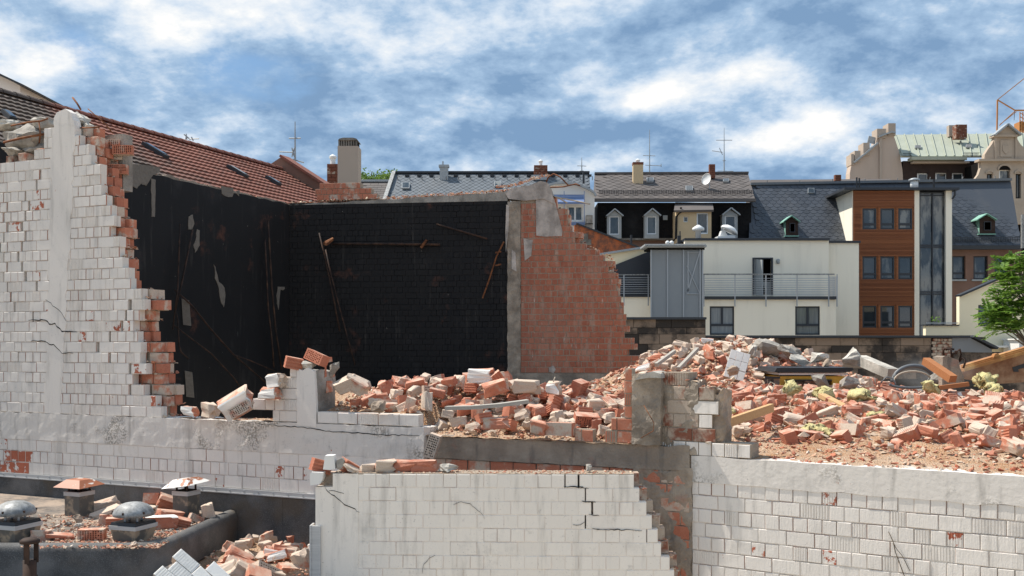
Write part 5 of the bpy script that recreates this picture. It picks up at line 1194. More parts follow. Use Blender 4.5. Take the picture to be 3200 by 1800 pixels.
def dome_vent(px, py, wtop, wbot, h1, dome, label):
    c = base_at(px, py); k = c.y / F; t = thing('roof_ventilator', label, 'roof ventilator', c); E = Matrix.Rotation(R(-20), 3, 'Z')
    a, b = wbot * k * .40, wtop * k * .40; H = h1 * k
    def fr(x0, x1, z0, z1, name, m):
        mb = MB(); mb.hexa([c + E @ Vector(p) for p in ((-x0, -x0, z0), (x0, -x0, z0), (x0, x0, z0), (-x0, x0, z0), (-x1, -x1, z1), (x1, -x1, z1), (x1, x1, z1), (-x1, x1, z1))]); return mb.build(name, m, t)
    fr(a, b, -.02, H * .7, 'curb', 'vent_side'); fr(b + .006, b + .008, H * .66, H * .86, 'metal_band', 'strip'); fr(b, b * .93, H * .86, H * 1.02, 'collar', 'black_paint')
    for i in range(4):
        an = R(45 + 90 * i); mb = MB(); p = c + Vector((b * .55 * math.cos(an), b * .55 * math.sin(an), H)); mb.tube([p, p + Vector((0, 0, .10))], .012, 6); mb.build('spacer', 'steel', t)
    r = dome * k * .5; z0 = H + .055; mb = MB(); mb.lathe(c + Vector((0, 0, z0)), [(r * .86, -.004), (r * .985, .0), (r, .022), (r * .985, .036), (r * .9, .066), (r * .7, .098), (r * .45, .118), (r * .2, .127), (.004, .13)], 36); d = mb.build('hood', 'alu', t, True)
    for i in range(6):
        an = R(20 + 60 * i); mb = MB(); p = c + Vector((r * .97 * math.cos(an), r * .97 * math.sin(an), z0 + .04)); mb.box(p.x - .008, p.x + .008, p.y - .008, p.y + .008, p.z - .01, p.z + .01); mb.build('bolt', 'rust_dark', d)
dome_vent(417, 1690, 122, 96, 62, 124, 'ventilator with round aluminium hood at the front of the roof platform')
dome_vent(48, 1690, 132, 104, 66, 122, 'ventilator with round aluminium hood cut by the left edge of the picture')
sp = thing('stove_pipe', 'rusty stove pipe with flat cap at bottom left', 'flue pipe', Vector((-3.78, 7.9, -2.5)))
c = at(93, 1740, 7.9); mb = MB(); mb.lathe((c.x, c.y, -2.6), [(.052, 0), (.052, .76), (.058, .765), (.058, .80), (.05, .805), (.05, .92)], 16); mb.build('pipe', 'rust_dark', sp, True)
for i in range(3): an = R(30 + 120 * i); mb = MB(); q = (c.x + .045 * math.cos(an), c.y + .045 * math.sin(an)); mb.bar((q[0], q[1], -1.70), (q[0], q[1], -1.525), .035, .012); mb.build('strut', 'rust_dark', sp)
mb = MB(); zc_ = at(93, 1688, 7.9).z; mb.lathe((c.x, c.y, zc_), [(.072, -.022), (.074, 0), (.05, .016), (.004, .02)], 18); mb.build('cap', 'rust_dark', sp, True)
# slab of painted brickwork fallen in front of the heap
wf = thing('wall_fragment', 'large slab of white-painted brickwork lying tilted in the lower heap', 'masonry', at(600, 1790, 8.9))
Mt = Matrix.Translation(at(600, 1790, 8.75)) @ eul(R(-46), R(38), R(-10)) @ Matrix.Scale(.92, 4)
for i in range(2):
    for j in range(4):
        if (i, j) != (0, 3): place(bricks('slab', .24, .113, .115, ['pale_paint', 'brick_tan'], 9), Mt @ Matrix.Translation((-.24 + i * .242 + (.06 if j % 2 else 0), 0, -.24 + j * .1145)) @ eul(rr(-.05, .05), rr(-.04, .04), rr(-.05, .05)), 'brick', wf)
# rubble on the flat roof
pts = []
for _ in range(12000):
    px, py = rr(60, 740), rr(1612, 1718); p = base_at(px, py)
    w_ = math.exp(-((px - 430) / 260) ** 2) * (1.1 if py > 1640 else .9)
    if random.random() < w_ and (px < 500 or py < 1712 - (px - 500) * .52): pts.append(p)
pts = [p + Vector((0, 0, .010)) for p in pts]
shard_field('roof_fragments', pts[:4200], .012, .07, 'shard', label='brick crumbs scattered over the raised roof platform', category='rubble')
Z = 'on the raised roof platform'
def roofb(kind, px, py, rot, label, var=None, scale=1.0, dz=.05): return drop(kind, base_at(px, py) + Vector((0, 0, dz)), rot, '', label, var=var, scale=scale)
roofb('perforated', 288, 1690, (R(90), 0, R(8)), 'hollow brick on edge showing its holes, left of the front ventilator', 0, 1.0, .058)
roofb('tan', 128, 1690, (0, .1, .3), 'tan half brick beside the left ventilator on the roof', 3)
roofb('slab', 325, 1618, (.2, -.35, .3), 'tan slab tilted behind the front ventilator hood', 1, 1.3, .06)
roofb('tan', 330, 1604, (.2, -.3, .2), 'long tan brick leaning right of the left square vent', 0, 1.3, .07)
roofb('red', 330, 1640, (0, .1, .3), 'red brick just left of the front ventilator', 3, 1.1)
roofb('ribbed', 355, 1646, (.1, .0, .2), 'small ribbed red brick by the front ventilator', 0, .8)
roofb('ribbed', 475, 1585, (R(70), 0, .1), 'upright ribbed red slab near the wall behind the hood', 1, 1.25, .09)
roofb('painted', 470, 1612, (0, .1, .0), 'white-ribbed brick piece in front of the upright red slab', 1)
roofb('red', 532, 1592, (.5, .4, .5), 'pink brick fragment leaning on the right square vent', 4, 1.2, .07)
roofb('red', 530, 1628, (.1, .2, .9), 'pink brick in front of the right square vent', 5, 1.2)
roofb('painted', 507, 1654, (R(-90), 0, .05), 'brick with white upper face right of the front ventilator', 0, 1.3, .06)
roofb('ribbed', 570, 1650, (.2, .3, .4), 'dark pink broken brick at the front right of the platform', 2, .9)
roofb('perforated', 612, 1636, (R(80), .5, .6), 'hollow half brick near the platform corner', 0, .62)
roofb('tan', 650, 1625, (0, R(80), .4), 'large brick standing upright at the platform corner', 5, 1.1, .1)
roofb('slab', 190, 1688, (.2, .1, .3), 'orange slab piece left of the hollow brick on the roof', 3)
rock('stone', base_at(243, 1640) + Vector((0, 0, .05)), (.15, .13, .13), 71, 'plaster_tan', 'tan round stone before the left square vent'); rock('stone', base_at(245, 1652) + Vector((0, 0, .03)), (.1, .09, .08), 72, 'conc_pale', 'small pale stone in front of the tan round stone')
rock('stone', base_at(212, 1645) + Vector((0, 0, .03)), (.1, .09, .07), 73, 'conc', 'small grey stone left of the tan round stone'); rock('stone', base_at(420, 1712) + Vector((0, 0, .03)), (.09, .07, .08), 74, 'brick_tan', 'tan shard lying on the kerb below the front ventilator')
# heap below the platform, against the low front wall
zq = -2.27
def low_at(px, py, up=0): Y = (-(zq + up)) * F / (py - HY); return at(px, py, Y)
pts = [low_at(rr(640, 985), rr(1722, 1800), rr(0, .12)) for _ in range(900)]
shard_field('roof_fragments', pts, .015, .07, 'shard', label='brick crumbs in the corner beside the low front wall', category='rubble')
def hH(X, Y):
    c = low_at(790, 1760); return zq + .15 * math.exp(-((X - c.x) / .5) ** 2 - ((Y - c.y - .15) / .55) ** 2) + .03 * fbm(X, Y, 5)
c0_ = low_at(790, 1760)
grid('rubble_bed', lambda u, v: Vector((u, v, hH(u, v))), np.linspace(c0_.x - 1.1, -1.78, 40), np.linspace(c0_.y - 1.3, c0_.y + 1.1, 40), 'soil', label='rubble bed of the lower heap beside the low front wall', category='rubble', kind='stuff')
def sH_():
    X, Y = random.gauss(c0_.x, .42), random.gauss(c0_.y + .1, .4); p = Vector((X, Y, hH(X, Y)))
    return p if X < -1.95 and (X > -3.05 or Y < 9.35) else None
scatter(40, sH_, .12, [('red', 3), ('tan', 4), ('painted', 2), ('ribbed', 2), ('perforated', 1.5), ('slab', 2)], 'in the lower heap beside the front wall', lift=.06, scale=.9)
for (px, py, up, kind, rot, var, sc_, lb) in [
        (560, 1795, .1, 'painted', (.5, -.4, .5), 1, 1.5, 'white broken brick at the bottom left of the lower heap'), (700, 1770, .22, 'tan', (.4, -.3, .6), 0, 1.5, 'tan triangular brick behind the large white piece'),
        (735, 1720, .30, 'tan', (.5, .5, .2), 1, 1.4, 'tan brick at the back top of the lower heap'), (770, 1712, .3, 'slab', (.7, .2, .2), 2, 1.3, 'slab standing on the peak of the lower heap'), (745, 1700, .3, 'red', (.3, .5, .2), 2, 1.2, 'dark red brick at the back left of the lower heap'), (800, 1745, .30, 'ribbed', (.5, .4, .5), 1, 1.6, 'ribbed tan-red block in the middle of the lower heap'), (830, 1760, .22, 'perforated', (R(60), .5, .8), 2, 1.2, 'hollow tan brick at the right of the lower heap'), (775, 1780, .18, 'red', (.2, .6, .3), 4, 1.3, 'red slab-like brick low in the front of the heap'),
        (860, 1735, .10, 'painted', (.1, .2, .2), 2, 1.2, 'white piece lying against the bitumen upstand'), (895, 1728, .12, 'painted', (R(60), .1, .2), 3, 1.1, 'upright white shard right of the white piece by the upstand'), (925, 1740, .06, 'red', (.1, .1, .4), 6, 1.0, 'red brick lying right of the white shard'), (950, 1770, .10, 'tan', (.2, R(70), .2), 6, 1.3, 'ribbed tan brick standing near the corner flashing'), (975, 1755, .1, 'tan', (.4, .4, .2), 7, 1.2, 'tan brick touching the corner flashing'), (905, 1785, .08, 'red', (.3, .2, .7), 7, 1.1, 'red fragment at the bottom right of the heap'), (840, 1795, .10, 'tan', (.2, .3, .1), 8, 1.2, 'tan fragment at the bottom centre of the heap'), (150, 1800, .2, 'tan', (.1, .2, .1), 2, 1.0, 'tan brick just showing at the bottom edge by the stove pipe')]:
    p_ = low_at(px, py, up); p_.z = max(zq + .04, min(p_.z, hH(p_.x, p_.y) + .12)); drop(kind, p_, rot, '', lb, var=var, scale=sc_)

# ================================================================ BUILDINGS BEYOND
def holes_wall(mb, x0, x1, y0, y1, holes, Y, d=.25, mi=0):
    """wall slab covering the pixel rectangle at depth Y with openings left free"""
    xs = sorted({x0, x1} | {h[0] for h in holes} | {h[1] for h in holes}); ys = sorted({y0, y1} | {h[2] for h in holes} | {h[3] for h in holes})
    xs = [x for x in xs if x0 <= x <= x1]; ys = [y for y in ys if y0 <= y <= y1]
    for a, b in zip(xs, xs[1:]):
        run = None
        for c, e in zip(ys, ys[1:]):
            inside = any(h[0] < (a + b) / 2 < h[1] and h[2] < (c + e) / 2 < h[3] for h in holes)
            if not inside: run = (run[0], e) if run else (c, e)
            elif run: mb.fb(a, b, run[0], run[1], Y, d, mi); run = None
        if run: mb.fb(a, b, run[0], run[1], Y, d, mi)
def window(parent, x0, x1, y0, y1, Y, m='white_frame', t=4, split=None, tr=None, glass='glass', name='window'):
    mb = MB(); mb.fb(x0, x0 + t, y0, y1, Y, .08); mb.fb(x1 - t, x1, y0, y1, Y, .08); mb.fb(x0 + t, x1 - t, y0, y0 + t, Y, .08); mb.fb(x0 + t, x1 - t, y1 - t, y1, Y, .08)
    if split: mb.fb(split - t * .7, split + t * .7, y0 + t, (tr or y1) - t, Y + .005, .07)
    if tr: mb.fb(x0 + t, x1 - t, tr - t, tr + t * .4, Y + .003, .07)
    f = mb.build(name, m, parent); g = MB(); g.fb(x0 + t * .5, x1 - t * .5, y0 + t * .5, y1 - t * .5, Y + .05, .02); g.build('pane', glass, f); return f
def roof_plane(e0, e1, r0, r1): return [Vector(e0), Vector(e1), Vector(r1), Vector(r0)]
def slates(parent, e0, e1, r0, r1, size, m, style='diamond', limit=300, name='slate'):
    """cover the roof plane eave e0-e1, ridge r0-r1 with lapped slates"""
    e0, e1, r0, r1 = map(Vector, (e0, e1, r0, r1)); ux = (e1 - e0).normalized(); up_ = ((r0 + r1) / 2 - (e0 + e1) / 2); up_ = (up_ - ux * up_.dot(ux)); Hs = up_.length; up_.normalize(); nn = ux.cross(up_).normalized()
    if nn.y > 0: nn = -nn
    w_, h_ = size; mb = MB()
    if style == 'diamond': o = [(0, -h_ / 2), (w_ / 2, 0), (0, h_ / 2), (-w_ / 2, 0)]
    elif style == 'scallop': o = [(-w_ / 2, -h_ * .25), (-w_ * .2, -h_ * .5), (w_ * .3, -h_ * .42), (w_ / 2, -h_ * .1), (w_ / 2, h_ * .55), (-w_ / 2, h_ * .55)]
    else: o = [(-w_ / 2, -h_ / 2), (w_ / 2, -h_ / 2), (w_ / 2, h_ / 2), (-w_ / 2, h_ / 2)]
    o = [(a * .965, b * .965) for a, b in o]
    th = .012; lift = lambda b: .022 * (.5 - b / h_)
    n = len(o); mb.raw([(a, b, lift(b)) for a, b in o] + [(a, b, lift(b) + th) for a, b in o], [tuple(range(n, 2 * n))] + [(i, (i + 1) % n, n + (i + 1) % n, n + i) for i in range(n)])
    me = mb.mesh(name, m); Bx = Matrix((ux, up_, nn)).transposed().to_4x4(); it = []
    dv = h_ / 2 if style == 'diamond' else h_ * .55
    L = (e1 - e0).length; j = 0; v = h_ * .3
    while v < Hs - h_ * .35:
        t = v / Hs; a = e0.lerp(r0, t); b = e1.lerp(r1, t); La = (b - a).length; x = (w_ / 2 if j % 2 else 0) + w_ * .5
        off = (a - e0).dot(ux); x0 = off
        x = math.ceil((x0) / w_ + .4) * w_ + (w_ / 2 if j % 2 else 0)
        while x < x0 + La - w_ * .4:
            p = e0 + ux * x + up_ * v; Mw = Matrix.Translation(p) @ Bx @ Matrix.Rotation(rr(-.02, .02) - (.12 if style == 'scallop' else 0), 4, 'Z'); it.append((me, Mw, score(Mw) * rr(.9, 1.1))); x += w_
        v += dv; j += 1
    pieces(parent, name, it, limit, name + 's')
def slab_roof(parent, e0, e1, r0, r1, m, th=.12, name='roof'):
    q = roof_plane(e0, e1, r0, r1); nn = (q[1] - q[0]).cross(q[3] - q[0]).normalized(); mb = MB(); mb.prism(q, nn * -th if nn.z > 0 else nn * th); return mb.build(name, m, parent)
def on_plane(px, py, e0, e1, r0):
    e0, e1, r0 = map(Vector, (e0, e1, r0)); nn = (e1 - e0).cross(r0 - e0); d = Vector(((px - CX) / F, 1, (HY - py) / F)); k = e0.dot(nn) / d.dot(nn); return d * k
def skylight(parent, px0, px1, py0, py1, pl, name='skylight'):
    a, b, c, d = [on_plane(x, y, *pl) for x, y in ((px0, py1), (px1, py1), (px1, py0), (px0, py0))]; nn = (b - a).cross(d - a).normalized(); nn = nn if nn.z > 0 else -nn
    mb = MB(); mb.prism([a + nn * .06, b + nn * .06, c + nn * .06, d + nn * .06], nn * .09); f = mb.build(name, 'zinc', parent)
    k = lambda p: p + ((a + b + c + d) / 4 - p) * .16; mb = MB(); mb.prism([k(p) + nn * .152 for p in (a, b, c, d)], nn * .01); mb.build('pane', 'glass', f)
def chimney(px0, px1, py0, py1, Y, m, label, cap=None, capm='zinc', deep=None, pots=0, own=True, parent=None, flashing=False):
    a = at(px0, py1, Y); t = parent if not own else thing('chimney', label, 'chimney', Vector(((px0 + px1 - 2 * CX) / 2 / F * Y, Y, a.z)))
    w_ = (px1 - px0) / F * Y; d = deep or w_ * .8; mb = MB(); mb.fb(px0, px1, py0, py1, Y, d)
    mb.build('shaft', m, t)
    if m == 'brick_chim':     # courses
        nrow = int((py1 - py0) / 4.6); it = []; me = brick_mesh('chimney_brick', .30, .11, .05, [m, m])
        z1 = at(px0, py0, Y).z
        for i in range(nrow):
            z = z1 - (i + 1) * .125
            if z < a.z: break
            x = a.x + (.0 if i % 2 else -.0)
            xs = [0]; xx = .16 if i % 2 else .31
            while xx < w_ - .05: xs.append(xx); xx += .31
            xs.append(w_)
            for u0, u1 in zip(xs, xs[1:]):
                Mw = Matrix.Translation((a.x + u0 + .008, Y - .03, z)) @ Matrix.Scale((u1 - u0 - .016) / .30, 4, (1, 0, 0)); it.append((me, Mw, score(Mw)))
        pieces(t, 'brick', it, 120)
    if cap: mb = MB(); k = F / Y; b = at(px0 - cap, py0, Y); mb.box(b.x, at(px1 + cap, py0, Y).x, Y - cap / k, Y + d + cap / k, b.z, b.z + .14); mb.build('cap', capm, t)
    if flashing: mb = MB(); mb.fb(px0 - 2, px1 + 2, py1 - 10, py1 + 6, Y - .05, d + .1); mb.build('flashing', 'zinc', t)
    for i in range(pots): x = px0 + (px1 - px0) * (i + .5) / pots; c = at(x, py0, Y); mb = MB(); mb.lathe((c.x, Y + d / 2, c.z), [(.10, 0), (.10, .22), (.14, .24), (.14, .30), (.03, .38)], 10); mb.build('pot', 'white_plastic', t)
    return t
def antenna(px, y0, y1, Y, bars, label, r=.03):
    t = thing('tv_antenna', label, 'antenna', at(px, y1, Y)); mb = MB(); mb.tube([at(px, y1, Y), at(px, y0, Y)], [r * 1.4, r * .5], 5); mb.build('mast', 'zinc', t)
    for (xa, ya, xb, yb) in bars: mb = MB(); mb.tube([at(xa, ya, Y), at(xb, yb, Y)], r * .7, 4); mb.build('element', 'zinc', t)

# ---------------------------------------------------------------- long building with red tiled roof (left)
e1 = Vector((.364, .931, 0)); e2 = Vector((.931, -.364, 0)); pit = R(31); ridgeP = Vector((-19.5, 0, 5.30))
dn = (e2 * math.cos(pit) - Vector((0, 0, 1)) * math.sin(pit)); nr = (e2 * math.sin(pit) + Vector((0, 0, 1)) * math.cos(pit))
T = thing('tiled_house', 'long house with red clay tiled roof behind the black side wall', 'house', ridgeP + e1 * 24 + Vector((0, 0, -16.4)))
y0_, y1_ = 13.5, 31.6; t0, t1 = y0_ / .931, y1_ / .931; SL = 5.4
mb = MB(); P = lambda t, s, h: ridgeP + e1 * t + dn * s + nr * h
mb.prism([P(t0, 0, -.03), P(t1, 0, -.03), P(t1, SL, -.03), P(t0, SL, -.03)], nr * -.15); mb.build('roof_deck', 'wood_dark', T)
bk = e2 * -math.cos(pit) - Vector((0, 0, 1)) * math.sin(pit)
mb = MB(); mb.prism([ridgeP + e1 * t0, ridgeP + e1 * t1, ridgeP + e1 * t1 + bk * SL, ridgeP + e1 * t0 + bk * SL], (0, 0, -.15)); mb.build('rear_slope', 'tile', T)
mb = MB(); q = [ridgeP + e1 * t0 + e2 * 4.2 + Vector((0, 0, -2.6)), ridgeP + e1 * t1 + e2 * 4.2 + Vector((0, 0, -2.6)), ridgeP + e1 * t1 - e2 * 4.2 + Vector((0, 0, -2.6)), ridgeP + e1 * t0 - e2 * 4.2 + Vector((0, 0, -2.6))]; mb.prism(q, (0, 0, -13.8)); mb.build('wall', 'beige', T)
prof = [(-.095, .0), (-.068, .010), (-.027, .013), (.014, .007), (.045, -.003), (.095, .001)]; tw = .185; tl = .29
mb = MB(); n = len(prof); lip = .028
vs = [(a, 0, h + .02) for a, h in prof] + [(a, tl, h + .064) for a, h in prof] + [(a, tl, h + .018) for a, h in prof]
mb.raw(vs, [(i, i + 1, n + i + 1, n + i) for i in range(n - 1)] + [(n + i, n + i + 1, 2 * n + i + 1, 2 * n + i) for i in range(n - 1)])
tile_me = mb.mesh('clay_tile', 'tile'); Bt = Matrix((-e1, dn, nr)).transposed().to_4x4(); it = []
rowp = .27
for r_ in range(int(SL / rowp)):
    for i in range(int((t1 - t0) / tw)):
        Mw = Matrix.Translation(P(t0 + (i + .5) * tw, r_ * rowp, 0)) @ Bt @ Matrix.Rotation(rr(-.02, .02), 4, 'Z'); p = Mw.translation; x = px_of(p)
        if x < -250 or x > 1050: continue
        it.append((tile_me, Mw, score(Mw)))
pieces(T, 'roof_tile', it, 300, 'roof_tiles')
for i in range(int((t1 - t0) / .36)):
    c0 = P(t0 + i * .36, 0, 0)
    if not -60 < px_of(c0) < 900: continue
    mb = MB(); ring = []
    for t_, rad in ((0, .125), (.38, .105)):
        for k in range(7): a = math.pi * k / 6; mb.v.append(tuple(c0 + e1 * t_ + e2 * (rad * math.cos(a)) + Vector((0, 0, .03 + rad * math.sin(a) * .9))))
    mb.f = [(k, k + 1, 7 + k + 1, 7 + k) for k in range(6)] + [tuple(range(6, -1, -1))]; mb.m = [0] * 7; mb.build('ridge_tile', 'tile', T)
# stepped gable at the far end
gt = t1; top = ridgeP + e1 * gt + Vector((0, 0, .42)); ml = MB()
eave = ridgeP + e1 * gt + dn * SL + Vector((0, 0, .36))
ml.prism([top + e1 * .02, top - e2 * .6 + Vector((0, 0, -.30)) + e1 * .02, ridgeP + e1 * (gt + .02) - e2 * .6 + Vector((0, 0, -1.2)), eave + Vector((0, 0, -.9)) + e1 * .02, eave + e1 * .02], e1 * .35); ml.build('gable_parapet', 'stone_red', T)
mb = MB(); mb.bar(top + Vector((0, 0, .04)) + e1 * .2, eave + Vector((0, 0, .04)) + e1 * .2, .5, .07); mb.build('gable_coping', 'tile', T)
pl = (P(t0, SL, .05), P(t1, SL, .05), P(t0, 0, .05))
for (x0, y0, x1, y1, lb) in ((440, 452, 510, 494, 0), (706, 522, 762, 555, 0), (826, 556, 866, 580, 0), (0, 352, 26, 376, 0)):
    # roof windows with frames running down the slope
    a = on_plane(x0, y0, *pl); b = on_plane(x1, y1, *pl); wv = e1 * .55
    mb = MB(); mb.prism([a, b, b + wv * .34, a + wv * .34], nr * .09); f = mb.build('roof_window', 'lead', T); mb = MB(); mb.prism([a.lerp(b, .1) + nr * .092 + wv * .05, a.lerp(b, .9) + nr * .092 + wv * .05, a.lerp(b, .9) + nr * .092 + wv * .29, a.lerp(b, .1) + nr * .092 + wv * .29], nr * .01); mb.build('pane', 'glass', f)
antenna(922, 380, 532, 34, [(903, 432, 940, 432), (873, 474, 915, 476), (893, 492, 950, 508), (912, 462, 920, 490), (920, 462, 912, 490)], 'tv aerial with crossed elements rising behind the tiled gable')
antenna(582, 418, 436, 34, [(575, 420, 595, 436), (590, 434, 622, 433), (598, 428, 604, 440)], 'small fallen aerial on the ridge of the tiled roof')
WH = thing('white_house', 'white house corner with dark eaves above the tiled roof at top left', 'house', at(-40, 300, 34))
mb = MB(); mb.prism([at(-150, 300, 34), at(63, 300, 34), at(63, 268, 34), at(-10, 228, 34), at(-150, 170, 34)], (0, 5, 0)); mb.build('wall', 'white_render', WH)
mb = MB(); mb.prism([at(-150, 168, 33.6), at(-8, 226, 33.6), at(73, 264, 33.6), at(70, 269, 33.6), at(-8, 232, 33.6), at(-150, 176, 33.6)], (0, 6, 0)); mb.build('roof', 'lead', WH)
# big plastered chimney and its neighbour
ch = thing('chimney', 'tall beige plastered chimney with dark louvred head', 'chimney', at(1087, 640, 36)); mb = MB(); Yc = 36
mb.lathe((at(1087, 600, Yc).x, Yc + .4, at(1087, 700, Yc).z), [(.46, 0), (.46, at(0, 458, Yc).z - at(0, 700, Yc).z), (.42, at(0, 455, Yc).z - at(0, 700, Yc).z)], 4); 
mb = MB(); mb.fb(1055, 1119, 456, 700, Yc, .75); mb.build('shaft', 'beige', ch)
mb = MB(); mb.fb(1059, 1115, 438, 455.5, Yc + .06, .62); mb.build('louvre_core', 'dark', ch)
for i in range(8): x = 1057 + i * 7.6; mb = MB(); mb.fb(x, x + 5, 437, 456, Yc + .01, .1); mb.build('louvre_pier', 'conc_dark', ch)
mb = MB(); mb.prism([at(1056, 438, Yc - .03), at(1060, 433, Yc - .03), at(1072, 430, Yc - .03), at(1103, 430, Yc - .03), at(1114, 433, Yc - .03), at(1118, 438, Yc - .03)], (0, .8, 0)); mb.build('head_cap', 'conc_dark', ch)
chimney(1022, 1054, 512, 640, 38, 'brick_chim', 'red brick chimney left of the tall beige chimney', pots=1)

# ---------------------------------------------------------------- grey slate roofed house (centre)
H1 = thing('slate_house', 'house with grey diamond slate roof in the centre background', 'house', at(1530, 1070, 60) + Vector((0, 0, -11)))
E0, E1, R0, R1 = at(1185, 700, 56.5), at(1850, 700, 56.5), at(1234, 543, 61), at(1842, 543, 61)
R0.z = R1.z = at(0, 542, 61).z; E0.z = E1.z = at(0, 690, 56.5).z
slab_roof(H1, E0, E1, R0, R1, 'slate'); slates(H1, E0, E1, R0, R1, (.36, .40), 'slate')
mb = MB(); mb.box(E0.x + .4, E1.x, 57, 64, -11, E0.z - .15); mb.build('wall', 'beige', H1)
mb = MB(); mb.bar(R0 + Vector((0, 0, .06)), R1 + Vector((0, 0, .06)), .3, .12); mb.build('ridge', 'lead', H1)
mb = MB(); mb.bar(E0 + Vector((-.05, -.06, .1)), R0 + Vector((-.05, -.06, .1)), .22, .12); mb.build('verge', 'alu', H1)
pl = (E0, E1, R0)
skylight(H1, 1256, 1280, 576, 594, pl); skylight(H1, 1545, 1566, 573, 588, pl)
for i in range(17): p = on_plane(1243 + i * 38, 563, *pl); mb = MB(); mb.bar(p, p + Vector((0, -.12, .22)), .04); mb.build('snow_hook', 'alu', H1)
for i in range(16): p = on_plane(1272 + i * 38, 552, *pl); mb = MB(); mb.box(p.x - .12, p.x + .12, p.y - .12, p.y + .1, p.z, p.z + .12); mb.build('vent_tile', 'lead', H1)
chimney(1374, 1400, 522, 566, 60.3, 'zinc', 'zinc-clad chimney with flat cap and thin flue on the grey slate roof', cap=3, flashing=False)
mb = MB(); c = at(1384, 519, 60.6); mb.tube([c, c + Vector((0, 0, .28))], .05, 8); mb.build('flue', 'steel', bpy.data.objects['chimney.002'] if 'chimney.002' in bpy.data.objects else None)
chimney(1669, 1711, 516, 556, 60.2, 'brick_chim', 'square red brick chimney on the grey slate roof', pots=1, flashing=True)
antenna(1818, 492, 540, 62, [(1804, 518, 1832, 519), (1812, 534, 1824, 534)], 'small aerial at the right end of the grey slate roof')
mb = MB(); mb.fb(1821, 1827, 535, 572, 59.5, .2); tag(mb.build('flue_pipe', 'lead'), 'black flue pipe at the right end of the grey slate roof', 'flue pipe')
H1b = thing('slate_house', 'lower slate roof behind the brick stub left of the grey slate roof', 'house', at(1180, 1070, 66) + Vector((0, 0, -11)))
E0, E1, R0, R1 = at(1120, 700, 63), at(1240, 700, 63), at(1120, 568, 67), at(1240, 568, 67); E0.z = E1.z = at(0, 680, 63).z
slab_roof(H1b, E0, E1, R0, R1, 'slate_brown'); mb = MB(); mb.box(E0.x, E1.x, 63.5, 69, -11, E0.z - .15); mb.build('wall', 'beige', H1b); mb = MB(); mb.bar(R0 + Vector((0, 0, .06)), R1 + Vector((0, 0, .06)), .3, .14); mb.build('ridge', 'zinc', H1b)
slates(H1b, E0, E1, R0, R1, (.5, .5), 'slate_brown', 'square', 120)

# ---------------------------------------------------------------- white bay with blue awning
H2 = thing('bay_house', 'white rounded bay with blue awning beside the black slate house', 'house', at(1790, 1070, 57) + Vector((0, 0, -11))); Yb = 56
hl = [(1773, 1821, 644, 691), (1728, 1757, 644, 691)]
mb = MB(); holes_wall(mb, 1700, 1858, 612, 880, hl, Yb, .3)
q = [at(1700, 612, Yb)] + [at(x, y, Yb) for x, y in ((1858, 612), (1855, 604), (1840, 594), (1815, 583), (1790, 577), (1762, 574), (1735, 576), (1700, 585))]; mb.prism(q, (0, .3, 0)); mb.build('wall', 'white_render', H2)
mb = MB(); mb.fb(1700, 1857, 612, 880, Yb + .5, 2.5); mb.build('core', 'dark', H2)
for (a, b, c, d) in hl: window(H2, a, b, c, d, Yb + .1, 'white_frame', 4, (a + b) / 2)
q = [at(x, y, Yb - .15) for x, y in ((1862, 612), (1857, 602), (1840, 591), (1815, 580), (1790, 574), (1762, 571), (1735, 573), (1700, 582))]; mb = MB()
for a, b in zip(q, q[1:]): mb.bar(a, b, .25, .1)
mb.build('curved_eaves', 'zinc', H2)
mb = MB(); a, b, c, d = at(1729, 634, Yb - .75), at(1826, 634, Yb - .75), at(1826, 611, Yb - .02), at(1729, 611, Yb - .02); mb.prism([a, b, c, d], (0, 0, .05)); mb.fb(1729, 1826, 632, 637, Yb - .76, .02); mb.build('awning', 'blue', H2)
for x in (1763, 1826): mb = MB(); mb.fb(x - 1, x + 1, 597, 700, Yb - .82, .06); mb.build('awning_post', 'blue', H2)
mb = MB(); mb.fb(1730, 1828, 694, 704, Yb - .12, .1); mb.build('sill', 'blue', H2)
mb = MB(); mb.fb(1832, 1852, 672, 712, Yb - .4, .38); mb.build('flue_box', 'conc', H2)
mb = MB(); mb.fb(1831, 1853, 698, 700, Yb - .42, .3); mb.build('flue_strap', 'dark', H2)

# ---------------------------------------------------------------- black slate mansard house
H3 = thing('mansard_house', 'black slate-clad mansard house with grey gabled dormers', 'house', at(2100, 1070, 60) + Vector((0, 0, -11))); Ym = 57.5
E0, E1 = at(1870, 625, Ym - .5), at(2360, 625, Ym - .5); R0, R1 = at(1858, 545, 61), at(2338, 543, 61); E0.x -= .3
slab_roof(H3, E0, E1, R0, R1, 'slate_brown'); slates(H3, E0, E1, R0, R1, (.55, .55), 'slate_brown', 'diamond'); pl = (E0, E1, R0)
mb = MB(); mb.bar(R0 + Vector((0, 0, .05)), R1 + Vector((0, 0, .05)), .3, .12); mb.build('ridge', 'slate_brown', H3)
mb = MB(); mb.bar(E0 + Vector((0, -.1, -.02)), E1 + Vector((0, -.1, -.02)), .22, .16); mb.build('gutter', 'slate_brown', H3)
g0 = on_plane(1872, 608, *pl); g1 = on_plane(2352, 608, *pl); mb = MB()
for k in range(3): mb.bar(g0 + Vector((0, -.12, .06 + k * .07)), g1 + Vector((0, -.12, .06 + k * .07)), .03)
for i in range(90): a = g0.lerp(g1, i / 89) + Vector((0, -.12, 0)); mb.bar(a, a + Vector((0, 0, .24)), .03)
mb.build('snow_guard', 'slate_brown', H3)
fz0, fz1 = at(0, 748, Ym).z, E0.z - .08; mb = MB(); mb.box(E0.x + .3, E1.x - .1, Ym, 64, fz0, fz1); mb.build('mansard_body', 'slate_black', H3)
